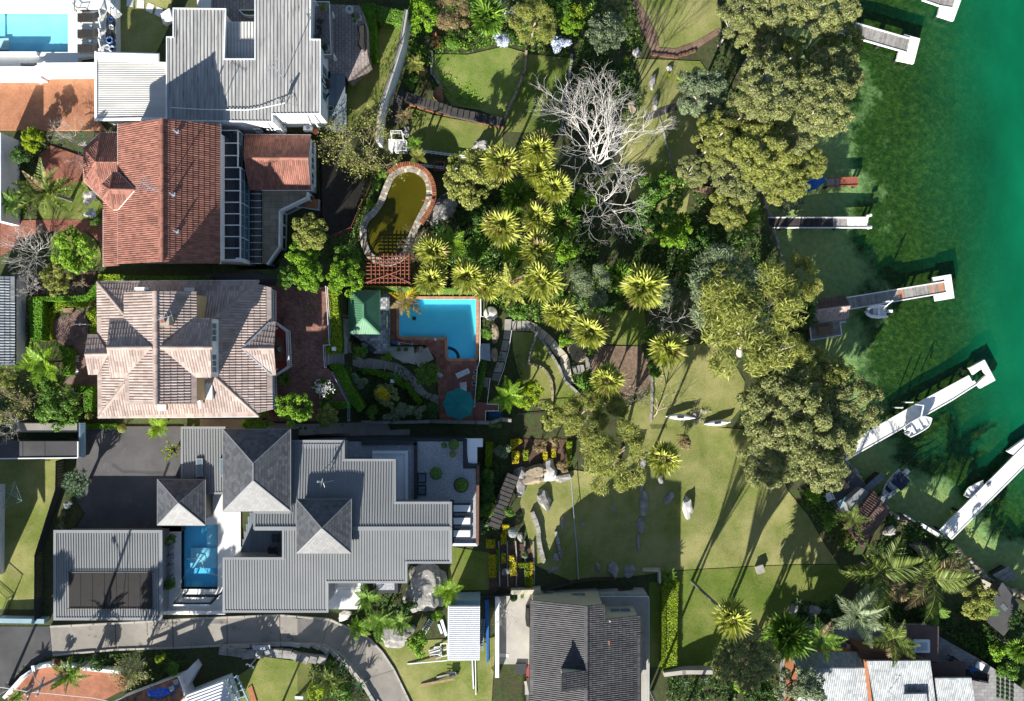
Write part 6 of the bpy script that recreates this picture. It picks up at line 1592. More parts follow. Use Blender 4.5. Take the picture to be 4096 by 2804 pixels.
for k,(a,b) in enumerate((((1130,615),(1560,285)),((1225,645),(1620,320)))):
 t=thing('slip_rail',('upper','lower')[k]+' of the two dark slipway rails running under the water from the bowrider','rail',at(d2,*b,-1));bar('rail',at(d2,*a,.3),at(d2,*b,-.9),.12,.1,'timber_dark',t)
 for j in range(4):q=at(d2,a[0]+(b[0]-a[0])*(j+.5)/4,a[1]+(b[1]-a[1])*(j+.5)/4,.3-1.2*(j+.5)/4);bar('stump',q-V3((0,0,.6)),q,.18,.18,'timber_dark',t)
# boats
def hull(L,B,D,blunt=.45,pw=2.3,n=12):
 """outer skin, gunwale, inner skin; x along the boat, bow +x"""
 vs,fs=[],[];prof=7
 for i in range(n+1):
  t=i/n;w=B/2*(1-max(0,(t-blunt)/(1-blunt))**pw)*(0.92+.08*min(1,t*4));w=max(w,.02);x=-L/2+L*t;rise=.18*D*max(0,(t-.5)/.5)**2
  kz=-D+D*.75*max(0,(t-.62)/.38)**2
  half=[(0,kz),(w*.72,-D*.62+rise),(w,rise),(max(w-.09,.01),rise+.02),(max(w-.15,.005),-D*.35),(0,-D*.42)]
  ring=[(x,y,z) for y,z in half]+[(x,-y,z) for y,z in half[-2:0:-1]];vs += ring;m=len(ring)
 for i in range(n):
  for k in range(m):fs.append((i*m+k,(i+1)*m+k,(i+1)*m+(k+1) % m,i*m+(k+1) % m))
 fs.append(tuple(range(m)));return vs,fs
def outboard(t,p,d,s=1.0,cm='grey_fabric'):
 """p transom top, d direction aft"""
 d=d.normalized();y=V3((-d.y,d.x,0));a=p+d*.22*s
 mb=MB();m=Matrix((d,y,V3((0,0,1)))).transposed().to_4x4();m.translation=a+V3((0,0,.22*s));mb.box(m @ Matrix.Diagonal((.5*s,.34*s,.36*s,1)));m2=m.copy();m2.translation=a+V3((0,0,.44*s));mb.box(m2 @ Matrix.Diagonal((.4*s,.26*s,.12*s,1)))
 mb.obj('outboard_cowl',cm,t);MB().tube([a,a+d*.05-V3((0,0,.75*s))],[.09*s,.06*s],6).obj('outboard_leg','dark_metal',t);MB().bar(p-d*.3+V3((0,0,.12)),p+d*.1+V3((0,0,.18)),.05,.05).obj('tiller','dark_metal',t)
def boat(label,c,stern,bow,z,beam,depth,name='boat',kind='tinny',mat_='plastic_white',cat='boat'):
 a,b=at(c,*stern,z),at(c,*bow,z);ctr=(a+b)/2;L=(b-a).length;ang=math.atan2((b-a).y,(b-a).x);t=thing(name,label,cat,(ctr.x,ctr.y,z-depth))
 M4=Matrix.Translation(ctr) @ Matrix.Rotation(ang,4,'Z');fw=(b-a).normalized()
 def loc(x,y,zz):return M4 @ V3((x*L,y*beam,zz))
 vs,fs=hull(L,beam,depth,*({'tinny':(.55,2.6),'bow':(.35,2.0),'rib':(.5,2.4),'dinghy':(.4,2.2)}[kind]));MB().add([M4 @ V3(v) for v in vs],fs).obj('hull',mat_,t,smooth=False)
 def seat(x,w=.8,dpt=.3,zz=-.12,m='plastic_white',nm='thwart'):q=loc(x,0,zz);ubox(nm,boxm(q,dpt,beam*w,.08,ang),m,t)
 if kind == 'tinny':seat(-.28);seat(.02);seat(.26,.6);outboard(t,loc(-.49,0,.0),-fw)
 if kind == 'dinghy':
  seat(-.2);seat(.1);MB().add([loc(-.45,-.5,.12),loc(-.1,-.55,.3),loc(.4,-.2,.15),loc(.4,.2,.15),loc(-.1,.45,.32),loc(-.45,.4,.1)],[(0,1,4,5),(1,2,3,4)]).obj('cover','blue_plastic',t)
 if kind == 'bow':
  seat(-.25,.8,.5,-.05,'grey_fabric','seat');seat(-.05,.3,.4,.0,'grey_fabric','seat');seat(.2,.55,.5,-.1,'navy_fabric','seat')
  ws=[loc(.08,-.46,.05),loc(.17,-.25,.1),loc(.17,.25,.1),loc(.08,.46,.05),loc(.04,-.42,.42),loc(.1,-.22,.45),loc(.1,.22,.45),loc(.04,.42,.42)];MB().add(ws,[(0,1,5,4),(1,2,6,5),(2,3,7,6)]).obj('windscreen','glass_blue',t)
  cv=[loc(-.42,-.5,.75),loc(-.2,-.52,.88),loc(.02,-.48,.8),loc(-.42,.5,.75),loc(-.2,.52,.88),loc(.02,.48,.8),loc(-.42,0,.85),loc(-.2,0,.98),loc(.02,0,.9)];MB().add(cv,[(0,1,7,6),(1,2,8,7),(6,7,4,3),(7,8,5,4)]).obj('bimini','navy_fabric',t)
  for s in (-1,1):
   for xx in (-.35,-.02):MB().tube([loc(xx,s*.46,0),loc(xx,s*.49,.78)],.02,5).obj('bimini_pole','brass_chrome',t)
  outboard(t,loc(-.5,0,.0),-fw,1.3,'plastic_white');MB().tube([loc(.2,-.42,.1),loc(.42,-.2,.2),loc(.5,0,.22),loc(.42,.2,.2),loc(.2,.42,.1)],.02,5).obj('bow_rail','brass_chrome',t)
 if kind == 'rib':
  pth=[loc(-.5,-.42,.1),loc(-.1,-.44,.1),loc(.25,-.36,.14),loc(.43,-.18,.2),loc(.48,0,.22),loc(.43,.18,.2),loc(.25,.36,.14),loc(-.1,.44,.1),loc(-.5,.42,.1)];MB().tube(pth,[.12]+[.2]*7+[.12],8).obj('tube','white_metal',t,smooth=True)
  seat(-.12,.7,.3,.05,'plastic_white');seat(.2,.5,.3,.05,'grey_fabric','locker');outboard(t,loc(-.47,0,.1),-fw,1.1,'white_metal')
 return t
bA=boat('white open runabout with grey seats lifted beside the long white jetty',d2,(1205,290),(1425,165),2.3,1.75,.75,'runabout','tinny')
bar('lift_arm',at(d2,1350,50,3.4),at(d2,1325,165,3.2),.12,.12,'white_metal',bA);bar('lift_post',V3((*at(d2,1350,50,3.4).xy,1.5)),at(d2,1350,50,3.45),.14,.14,'white_metal',bA)
boat('white bowrider with dark blue canopy on the slip in front of the brown boathouse',d2,(1170,665),(975,875),1.6,1.75,.9,'bowrider','bow')
boat('small white dinghy with bench seats tied beside the lower right jetty',d2,(1915,775),(1722,872),.9,1.55,.6,'dinghy','tinny')
bR=boat('grey inflatable tender with outboard hanging beside the timber jetty',d3,(1020,785),(818,790),2.0,1.55,.5,'inflatable_tender','rib')
q=at(d3,985,700,1.5);bar('davit_post',q,q+V3((0,0,2.4)),.16,.16,'white_metal',bR);bar('davit_arm',q+V3((0,0,2.35)),at(d3,1000,745,3.4),.1,.1,'white_metal',bR);bar('davit_sling',at(d3,1000,745,3.4),at(d3,985,775,2.15),.03,.03,'white_metal',bR)
boat('weathered dinghy with blue cover at the head of the sunken jetty',d4,(960,1165),(1100,1110),.6,1.3,.5,'dinghy','dinghy','timber_white')
for k,(a,b,lab) in enumerate((((1002,822),(1150,828),'left white kayak lying on the dry lower lawn'),((1205,862),(1340,850),'right white kayak lying at the edge of the dry lower lawn'))):
 p,q=UG(*e3(*a),.2),UG(*e3(*b),.2);zz=max(p.z,q.z);p.z=q.z=zz;d=q-p;t=thing('kayak',lab,'kayak',(p+q)/2-V3((0,0,.2)));n=9;y=V3((-d.y,d.x,0)).normalized();vs=[];fs=[]
 for i in range(n+1):
  f=i/n;w=.36*math.sin(math.pi*min(max(f,.03),.97))**.7;c0=p+d*f
  for s,zz2 in ((-1,.05),(-.6,.22),(0,.28),(.6,.22),(1,.05),(.5,-.14),(-.5,-.14)):vs.append(c0+y*(w*s)+V3((0,0,zz2)))
 for i in range(n):
  for j in range(7):fs.append((i*7+j,i*7+(j+1) % 7,(i+1)*7+(j+1) % 7,(i+1)*7+j))
 MB().add(vs,fs).obj('hull','plastic_white',t);cpt=p+d*.5+V3((0,0,.285));MB().prism([cpt+d.normalized()*a_+y*b_ for a_,b_ in ((-.4,-.15),(.4,-.12),(.4,.12),(-.4,.15))],cpt.z-.03,cpt.z+.01).obj('cockpit','black_fabric',t)
# shore furniture
t=thing('picnic_table','timber picnic table with benches on the boat shed deck','table',at(d3,468,945,1.47));ang=math.radians(8)
for (x,y,w_,z_) in ((465,950,.75,2.2),(452,912,.28,1.9),(470,990,.28,1.9)):
 p=at(d3,x,y,z_);k=int(w_/.14)
 for j in range(max(1,k)):
  o=V3((-math.sin(ang),math.cos(ang),0))*((j-(k-1)/2)*.15);ubox('board',boxm(p+o,1.9,.13,.05,ang),'timber_brown',t)
for s in (-.7,.7):p=at(d3,465,950,2.1)+V3((math.cos(ang)*s,math.sin(ang)*s,0));ubox('leg',boxm((p.x,p.y,1.82),.08,.7,.7,ang),'timber_brown',t);ubox('leg',boxm((p.x,p.y,1.8),.08,1.6,.1,ang),'timber_brown',t)
t=thing('red_crate','red plastic crate at the left end of the boat shed','crate',at(d3,305,742,1.1));p=at(d3,305,742,1.8);p0=foot(p)
MB().bx(p.x-.35,p.y-.35,p0.z-.1,p.x+.35,p.y+.35,p0.z+.5).obj('body','red_paint',t);MB().bx(p.x-.4,p.y-.4,p0.z+.5,p.x+.4,p.y+.4,p0.z+.56).obj('rim','red_paint',t)
def white_chair(label,c,x,y,z,ang,s=1.0,mat_='plastic_white',seatm=None,arms=True,name='garden_chair',cat='chair',recline=.35):
 p=at(c,x,y,z);t=thing(name,label,cat,p);Rm=Matrix.Translation(p) @ Matrix.Rotation(ang,4,'Z') @ Matrix.Diagonal((s,s,s,1));sm=seatm or mat_
 def bb(nm,x0,y0,z0,x1,y1,z1,m):mesh_obj(nm,MB().bx(x0,y0,z0,x1,y1,z1).mesh(nm),m,t,Rm)
 for i in range(5):bb('slat',-.24+i*.1,-.25,.4,-.16+i*.1,.25,.43,sm)
 for i in range(5):
  y0=-.25+i*.102;me=MB().bar(V3((-.25,y0+.045,.42)),V3((-.25-recline,y0+.045,.9)),.085,.03).mesh('back_slat');mesh_obj('back_slat',me,sm,t,Rm)
 for sx in (-.22,.22):
  for sy in (-.24,.24):bb('leg',sx-.025,sy-.025,0,sx+.025,sy+.025,.4,mat_)
 if arms:
  for sy in (-.29,.29):bb('armrest',-.3,sy-.03,.6,.24,sy+.03,.63,mat_);bb('arm_post',.17,sy-.02,.0,.21,sy+.02,.6,mat_)
 return t
def lounger(label,c,foot_,head_,z,w,mat_='plastic_white',cushion=None,slats=14,name='sun_lounger',group=None):
 a,b=at(c,*foot_,z),at(c,*head_,z);L=(b-a).length;ang=math.atan2((b-a).y,(b-a).x);t=thing(name,label,'sun lounger',(a+b)/2,group);Rm=Matrix.Translation((a+b)/2) @ Matrix.Rotation(ang,4,'Z')
 def part_(nm,mb,m):mesh_obj(nm,mb.mesh(nm),m,t,Rm)
 for s in (-1,1):part_('side_rail',MB().bx(-L/2,s*(w/2-.03)-.03,.26,L*.2,s*(w/2-.03)+.03,.33),mat_);part_('back_rail',MB().bar(V3((L*.2,s*(w/2-.03),.3)),V3((L*.48,s*(w/2-.03),.6)),.05,.05),mat_)
 for x in (-L*.42,L*.15,L*.4):
  for s in (-1,1):part_('leg',MB().bx(x-.03,s*(w/2-.06)-.03,0,x+.03,s*(w/2-.06)+.03,.28),mat_)
 if cushion:
  part_('cushion',MB().bx(-L/2+.03,-w/2+.05,.33,L*.2,w/2-.05,.45),cushion)
  vs=[V3((L*.2,-w/2+.05,.33)),V3((L*.49,-w/2+.05,.62)),V3((L*.47,-w/2+.05,.74)),V3((L*.19,-w/2+.05,.45))];part_('back_cushion',MB().add(vs+[v+V3((0,w-.1,0)) for v in vs],[(0,1,2,3),(7,6,5,4),(0,4,5,1),(1,5,6,2),(2,6,7,3),(3,7,4,0)]),cushion)
  part_('headrest',MB().bx(L*.4,-w/2+.1,.7,L*.5,w/2-.1,.82),cushion)
 else:
  for i in range(slats):
   f=(i+.5)/slats;x=-L/2+L*f
   if f < .68:part_('slat',MB().bx(x-L/slats*.4,-w/2+.06,.32,x+L/slats*.4,w/2-.06,.35),mat_)
   else:zz=.33+(f-.68)*L*.85*.6;part_('slat',MB().bx(x-L/slats*.38,-w/2+.06,zz,x+L/slats*.38,w/2-.06,zz+.03),mat_)
 return t
white_chair('white slatted garden chair on the shaded boat slab',d2,478,880,1.3,math.radians(-65),1.5)
t=thing('shore_table','dull blue grey table on the shaded boat slab','table',at(d2,622,930,1.3));p=at(d2,622,930,2.0);ubox('top',boxm(p,1.5,.85,.06,.6),'blue_steel',t)
for s in (-.6,.6):
 for u_ in (-.3,.3):q=p+V3((math.cos(.6)*s-math.sin(.6)*u_,math.sin(.6)*s+math.cos(.6)*u_,0));ubox('leg',boxm((q.x,q.y,1.64),.06,.06,.7),'blue_steel',t)
t=thing('timber_bench','low brown timber bench on the shaded boat slab','bench',at(d2,622,757,1.3));p,q=at(d2,585,712,1.75),at(d2,660,802,1.75);d=(q-p).normalized();y=V3((-d.y,d.x,0))
for k in range(4):bar('slat',p+y*(k-1.5)*.17,q+y*(k-1.5)*.17,.15,.05,'timber_brown',t)
for f in (.12,.88):m_=p.lerp(q,f);bar('leg',V3((m_.x,m_.y,1.28))-y*.25,V3((m_.x,m_.y,1.28))+y*.25,.1,.08,'timber_brown',t);bar('leg',V3((m_.x,m_.y,1.3)),V3((m_.x,m_.y,1.73)),.1,.3,'timber_brown',t)
for s,lab,zz in (('795,808 965,657 1002,715 850,830','pale blue boarded gangway beside the bowrider',1.5),('940,880 990,942 1110,840 1080,800','pale timber ramp under the bow of the bowrider',.7),('1160,1045 1185,1038 1500,1220 1480,1245','long white plank walkway along the lower seawall',1.35)):
 t=thing('boarded_walkway',lab,'walkway',W(pl(d2,s),zz)[0]-V3((0,0,1)));P=W(pl(d2,s),zz);e=max(range(4),key=lambda i:(P[(i+1) % 4]-P[i]).length);dd=P[(e+1) % 4]-P[e];planks(t,P,'timber_white' if 'white' in lab else 'deck_blue',.22,.06,math.atan2(dd.y,dd.x)+(math.pi/2 if 'long' not in lab else 0));MB().prism(inset(P,.1),zz-1.6,zz-.08).obj('frame','timber_dark',t)
t=thing('plank_seat','pale plank seat in the shade of the shore gums','bench',UG(*d4(373,880)));p=UG(*d4(373,880),.5);ubox('seat',boxm(p,.7,2.2,.08),'concrete_pale',t)
for s in (-.8,.8):ubox('leg',boxm((p.x,p.y+s,p.z-.27),.5,.15,.5),'concrete_pale',t)
t=thing('garden_cart','dark timber box cart under the shore gums','cart',UG(*d4(330,1178)));p=UG(*d4(330,1178),.35);ubox('tray',boxm(p,2.2,.7,.35,-.15),'timber_dark',t);ubox('rim',boxm(p+V3((0,0,.2)),2.3,.8,.06,-.15),'timber_brown',t)
t=thing('stone_block','square grey stone block on the lower lawn in the tree shadows','stone',UG(*d1(562,125)));p=UG(*d1(562,125),.25);ubox('block',boxm(p,.9,.9,.6,.3),'concrete_pale',t);ubox('slab',boxm(p+V3((0,0,.33)),1.0,1.0,.08,.3),'stone_flag',t)
# dark structure at right edge
t=thing('kayak_shed','dark roofed shed at the lower right edge with a pale skylight','shed',at(d1,2180,400,1.0));P=W(pl(d1,'2110,335 2180,212 2290,362 2262,482 2190,572 2085,482'),3.2);MB().prism(P,3.05,3.2).obj('roof','asphalt',t);walls(t,P,.5,3.04,'timber_dark',.25);p=at(d1,2192,382,3.3);ubox('skylight',boxm((p.x,p.y,3.24),.5,.9,.1,.7),'glass_clear',t)
slab('shed_path',pl(d1,'2050,195 2155,250 2110,320 2060,260'),1.5,1.2,'cream_render')
t=thing('boat_ramp','weathered timber ramp at the lower right edge of the harbour','ramp',at(d1,2200,160,0));planks(t,W(pl(d1,'2115,170 2220,110 2285,185 2200,215'),1.1),'timber_grey',.25,.07,.5);MB().prism(W(pl(d1,'2125,170 2215,118 2275,185 2200,208'),1.0),-1.5,1.0).obj('frame','timber_dark',t)
drape('shore_path',pl(d1,'1890,-40 1960,-40 2000,60 2060,130 2140,170 2100,240 2000,170 1930,80'),'driveway',.08)
# harbour patio things
t=thing('patio_table','white patio table on the harbour house terrace','table',at(d1,1195,657,2.6));p=at(d1,1195,657,3.4);ubox('top',boxm(p,1.9,.9,.06,-.1),'plastic_white',t)
for s in (-.8,.8):
 for u_ in (-.35,.35):ubox('leg',boxm((p.x+s,p.y+u_-s*.1,2.98),.06,.06,.76),'plastic_white',t)
white_chair('dark blue chair on the harbour patio stones',d1,1828,715,2.6,1.2,1.2,'navy_fabric');white_chair('blue chair beside the black sofa on the harbour patio',d1,1968,790,2.6,-.8,1.1,'blue_plastic')
t=thing('outdoor_sofa','long black outdoor sofa on the harbour patio','sofa',at(d1,2005,835,2.6));p=at(d1,2005,835,2.9);ubox('seat',boxm(p,2.6,.9,.4,-.2),'black_fabric',t);ubox('backrest',boxm(p+V3((-.08,-.4,.35)),2.6,.2,.5,-.2),'black_fabric',t);ubox('armrest',boxm(p+V3((1.25,-.2,.2)),.2,.9,.4,-.2),'black_fabric',t)
t=thing('side_table','pale square side table beside the black sofa','table',at(d1,2032,772,2.6));p=at(d1,2032,772,3.1);ubox('top',boxm(p,.95,.8,.05,-.5),'cushion_white',t);ubox('base',boxm(p-V3((0,0,.25)),.5,.5,.48,-.5),'cushion_white',t)
k=0
for i in range(4):
 for j in range(5):
  p=at(d1,2145+i*31,860+j*28+i*8,2.6);o=thing('patio_ball_plant','small dark ball plant in the grid on the harbour patio','plant',p,'ball plants in a grid on the patio');inst('foliage',BAL[0],Matrix.Translation(p+V3((0,0,.15))) @ Matrix.Diagonal((.2,.2,.2,1)),'leaf_dark',o);ubox('pot',boxm(p+V3((0,0,.04)),.22,.22,.08),'pot_dark',o)
# upper-left terrace
for k,y in enumerate((208,388,550)):
 lounger(('uppermost','middle','lowest')[k]+' dark cushioned lounger beside the pale pool',a1,(878,y),(1122,y),13.0,.98,'black_fabric','black_fabric',group='dark loungers by the pale pool')
for k,(x,y) in enumerate(((1022,292),(1014,462))):
 p=at(a1,x,y,13.0);t=thing('glass_lantern',('upper','lower')[k]+' glass lantern between the dark loungers','lantern',p);MB().lathe(p,[(.13,0),(.17,.1),(.17,.35),(.1,.48),(.05,.55)],12).obj('glass','glass_clear',t);MB().lathe(p+V3((0,0,.02)),[(.08,0),(.08,.2)],10).obj('candle','plastic_white',t)
t=thing('glass_screen','slim white framed glass screen behind the dark loungers','screen',at(a1,1150,350,13.0));
for y0,y1 in ((120,235),(240,350),(355,465),(470,575)):p,q=at(a1,1140,y0,13.0),at(a1,1165,y1,13.0);bar('pane',p+V3((0,0,.5)),q+V3((0,0,.5)),.04,.95,'glass_clear',t);bar('top_rail',p+V3((0,0,1.0)),q+V3((0,0,1.0)),.12,.05,'white_paint',t);bar('post',p,p+V3((0,0,1.0)),.06,.06,'white_paint',t)
slab('toy_strip',pl(a1,'1180,130 1278,130 1278,590 1140,590 1170,470'),13.012,.4,'asphalt')
def torus(name,p,R_,r,mat_,par):
 pts=[p+V3((math.cos(a)*R_,math.sin(a)*R_,0)) for a in np.linspace(0,2*math.pi,19)];return MB().tube(pts,r,8,False).obj(name,mat_,par,smooth=True)
for k,(x,y,R_,m,lab) in enumerate(((1215,445,.34,'blue_plastic','blue inflatable ring on the toy rack behind the loungers'),(1245,540,.3,'petal_blue','mauve inflatable ring on the toy rack behind the loungers'))):
 p=at(a1,x,y,13.18);t=thing('swim_ring',lab,'swim ring',p-V3((0,0,.15)));torus('ring',p,R_,.13,m,t);torus('rope',p+V3((0,0,.12)),R_,.02,'plastic_white',t)
for k,(x,y,m,lab) in enumerate(((1240,225,'blue_plastic','blue toy tub beside the lawn railing'),(1200,530,'white_metal','white crate of pool gear beside the lounger screen'),(1245,310,'white_metal','white toy crate beside the lawn railing'))):
 p=at(a1,x,y,13.0);t=thing('toy_tub',lab,'tub',p);MB().lathe(p,[(.18,0),(.24,.3),(.27,.3),(.22,.28),(.16,.05)],12).obj('tub',m,t);torus('rim',p+V3((0,0,.3)),.25,.02,m,t)
rail_fence('black railing between the toy rack and the small lawn',pl(a1,'1275,120 1278,590'),1.0,'dark_metal',.2,z=13.0)
rail_fence('short dark railing section folded over the white planter wall',pl(a1,'850,70 900,125 990,120'),.9,'dark_metal',.15,z=13.0)
for k,(x,y) in enumerate(((1442,32),(1555,45),(1660,90),(1757,133))):
 P=[at(a1,x+dx,y+dy,UG(*a1(x,y)).z+.12) for dx,dy in ((-38,-45),(42,-40),(36,42),(-44,36))] if k < 2 else [at(a1,x+dx,y+dy,UG(*a1(x,y)).z+.12) for dx,dy in ((-20,-62),(48,-35),(18,58),(-50,22))]
 t=thing('stepping_stone',('leftmost','second','third','rightmost')[k]+' white stepping stone above the small lawn','paving stone',P[0]-V3((0,0,.12)));MB().prism(P,P[0].z-.3,P[0].z).obj('stone','white_paving',t)
stairs('short pale steps beside the upper corner of the ribbed roof',a1,(1800,215),(1890,150),1.2,4,12.5,13.3,'white_paving')
# paved terrace
for k,(x,y,a,lab) in enumerate(((1330,255,2.6,'upper wicker chair on the glass sided balcony'),(1342,398,.9,'lower wicker chair on the glass sided balcony'))):white_chair(lab,a2,x,y,13.6,a,1.15,'grey_fabric','pot_dark')
p=at(a2,1328,325,13.6);t=thing('round_side_table','small dark round table between the wicker chairs','table',p);MB().lathe(p,[(.2,0),(.05,.04),(.05,.45),(.28,.46),(.28,.5)],14).obj('table','pot_dark',t);MB().lathe(p+V3((0,0,.5)),[(.1,0),(.12,.1)],10).obj('bowl','black_fabric',t)
def pot(label,c,x,y,z,r,h,mat_,leaf=None,lr=None,kind='ball',name='planter_pot',n=18):
 p=at(c,x,y,z);t=thing(name,label,'pot',p);MB().lathe(p,[(r*.7,0),(r,h*.9),(r*1.06,h),(r*.9,h),(r*.85,h*.85)],16).obj('pot',mat_,t);MB().lathe(p+V3((0,0,h*.8)),[(r*.86,0),(r*.86,.02)],12).obj('soil','soil',t)
 if leaf:
  q=p+V3((0,0,h+.1))
  if kind == 'ball':inst('foliage',BSH[0],Matrix.Translation(q) @ Matrix.Diagonal((lr,lr,lr,1)),leaf,t)
  else:rosette(t,q-V3((0,0,.1)),lr,BLADE,n,leaf,1.2,.15,'leaf')
 return t
pot('large white pot with dark rosette at the top of the paved terrace',a2,1668,132,11.7,.42,.7,'pot_white','leaf_agave',.4,'spike');pot('white oval pot beside the terrace hedge',a2,1765,215,11.7,.33,.6,'pot_white','leaf_gum_grey',.4);pot('small pale pot left of the white oval pot',a2,1712,200,11.7,.26,.5,'pot_white','leaf_dark',.3);pot('small pot above the curved black cover',a2,1728,258,11.7,.25,.45,'pot_white','leaf_mid',.3)
pot('white bowl planter at the lower end of the glass balcony',a2,1408,552,13.6,.4,.5,'pot_white','leaf_dark',.45);pot('white pot with yellowing plant at the top of the balcony',a2,1385,110,13.6,.22,.4,'pot_white','leaf_olive',.5);pot('round pot with succulent on the blue grey deck',a2,1455,1207,11.78,.32,.4,'pot_white','leaf_agave',.4,'spike');pot('terracotta pot beside the air conditioners',a2,1292,1465,11.1,.35,.5,'terracotta_pot')
t=thing('covered_barbecue','curved black covered bench along the terrace hedge','cover',at(a2,1790,400,11.7));MB().prism(W(spline(pl(a2,'1740,300 1790,272 1822,265 1830,400 1818,535 1780,515 1745,495 1762,400'),3),12.6),11.7,12.55).obj('cover','black_fabric',t);MB().prism(inset(W(spline(pl(a2,'1740,300 1790,272 1822,265 1830,400 1818,535 1780,515 1745,495 1762,400'),3),12.6),.12),12.5,12.66).obj('top_fold','black_fabric',t)
for k,(x,y,a,lab) in enumerate(((1385,862,3.1,'upper dark armchair on the blue grey deck'),(1370,1062,2.6,'lower dark armchair on the blue grey deck'))):white_chair(lab,a2,x,y,11.8,a,1.5,'black_fabric')
t=thing('hanging_chair','large dark egg chair in the shade of the blue grey deck','chair',at(a2,1395,962,11.8));p=at(a2,1395,962,11.8);MB().lathe(p,[(.35,0),(.45,.3),(.62,.7),(.68,1.1),(.6,1.4),(.35,1.6),(.05,1.65)],18).obj('shell','black_fabric',t);MB().lathe(p+V3((.3,0,.5)),[(.3,0),(.32,.15),(.2,.22)],12).obj('cushion','grey_fabric',t)
for k,x in enumerate((900,1205)):
 p=at(a2,x,1425,11.3);t=thing('air_conditioner',('left','right')[k]+' grey air conditioning unit below the ribbed roof wall','air conditioner',p-V3((0,0,.4)));ubox('case',boxm(p,1.05,.55,.8),'white_render',t);MB().lathe(p+V3((0,0,.4)),[(.2,0),(.2,.02)],14).obj('fan_grille','grey_trim',t);ubox('foot',boxm(p-V3((0,0,.45)),.9,.5,.1),'dark_metal',t)
def dish(label,c,x,y,z,r,feet,face=(-.5,.2,.6),mast=None):
 p=at(c,x,y,z+1.0);b=V3((p.x,p.y,z));t=thing('satellite_dish',label,'satellite dish',b);n=V3(face).normalized();u_=n.cross(V3((0,0,1))).normalized();v_=n.cross(u_);vs=[p+V3((0,0,.1))];fs=[]
 for ri,dz in ((.5,.03),(1.0,.12)):
  for k in range(16):a=6.283*k/16;vs.append(p+V3((0,0,.1))+u_*(math.cos(a)*r*ri)+v_*(math.sin(a)*r*ri)+n*(dz*r*2))
 for k in range(16):fs.append((0,1+k,1+(k+1) % 16));fs.append((1+k,17+k,17+(k+1) % 16,1+(k+1) % 16))
 MB().add(vs,fs).obj('reflector','grey_metal',t);bar('mast',b,p+V3((0,0,.1)),.07,.07,'galv',t);MB().tube([p-v_*0+V3((0,0,.05)),p+n*r*1.1-v_*.1],.02,5).obj('feed_arm','galv',t);q=p+n*r*1.1;MB().bar(q-n*.08,q+n*.08,.07,.07).obj('feed_horn','white_metal',t)
 for k,(dx,dy) in enumerate(feet):bar('stay',b+V3((dx,dy,.05)),p-V3((0,0,.15)),.035,.035,'galv',t)
dish('satellite dish on stays on the weathered ribbed roof',a2,920,1120,16.55,.55,((1.2,-.2),(.9,.9),(-.7,.1)),(-.9,.15,.3));dish('satellite dish on stays on the grey ribbed metal roof',c1,780,500,16.3,.5,((1.0,.1),(-.9,.1),(.1,-1.2)),(-.9,.2,.3))
def aerial(label,c,x,y,z,h,ang=0.0,n=6):
 p=at(c,x,y,z);t=thing('tv_aerial',label,'aerial',p);MB().tube([p,p+V3((0,0,h))],.04,6).obj('mast','galv',t);d=V3((math.cos(ang),math.sin(ang),0));y_=V3((-d.y,d.x,0));tp=p+V3((0,0,h-.15));bar('boom',tp-d*.9,tp+d*.9,.05,.05,'galv',t)
 for i in range(n):q=tp+d*(-.85+1.7*i/(n-1));bar('element',q-y_*(.3+.08*i),q+y_*(.3+.08*i),.025,.025,'galv',t)
 bar('cross_arm',tp-V3((0,0,.5))-y_*.6,tp-V3((0,0,.5))+y_*.6,.04,.04,'galv',t)
aerial('tall television aerial on the ridge of the terracotta roof',a3,1795,690,20.7,3.4,2.6,8);aerial('tall thin aerial mast on the weathered ribbed roof',a2,925,868,16.55,4.0,.9,4);aerial('aerial beside the chimney of the pinkish house',b1,1560,490,21.4,2.0,.3,5)
# power pole and wires
p=UG(*c2(900,592));tp=U(*c2(230,925),23.0);t=thing('utility_pole','tall leaning timber power pole over the lower left brick court','pole',p);MB().tube([p-V3((0,0,.5)),p.lerp(tp,.5),tp],[.2,.17,.13],8).obj('pole','timber_grey',t)
dr=V3((.35,.93,0));
for f in (.93,.8):m_=p.lerp(tp,f);bar('crossarm',m_-dr*1.0,m_+dr*1.0,.12,.14,'timber_grey',t);[MB().lathe(m_+dr*s_+V3((0,0,.07)),[(.06,0),(.08,.08),(.05,.2)],8).obj('insulator','plastic_white',t) for s_ in (-.9,-.4,.4,.9)]
m_=p.lerp(tp,.78);MB().tube([m_,m_+V3((-.6,.9,.3)),m_+V3((-.8,1.6,.2))],.05,6).obj('lamp_arm','galv',t);ubox('lamp_head',boxm(m_+V3((-.8,1.8,.15)),.3,.6,.14,.2),'white_metal',t)
for k,(e,z_,lab) in enumerate(((c2(-300,830),22.5,'power line leaving the utility pole towards the left edge'),(c2(1000,985),15.3,'power line from the utility pole to the tarp covered house'))):
 b=U(*e,z_);t=thing('power_line',lab,'cable',b);m_=(tp+b)/2-V3((0,0,.5));MB().tube([tp-V3((0,0,.6)),tp.lerp(m_,.5)-V3((0,0,.35)),m_,m_.lerp(b,.5)-V3((0,0,.2)),b],.03,5).obj('wire','white_metal',t)
t=thing('roof_cable','white cable strung across the weathered ribbed roof to the dish','cable',at(a2,-300,1195,16.8));MB().tube([at(a2,-320,1190,16.75),at(a2,0,1210,16.7),at(a2,500,1217,16.7),at(a2,630,1205,16.75),at(a2,800,1170,17.0),at(a2,940,1140,17.2)],.05,6).obj('conduit','white_metal',t)
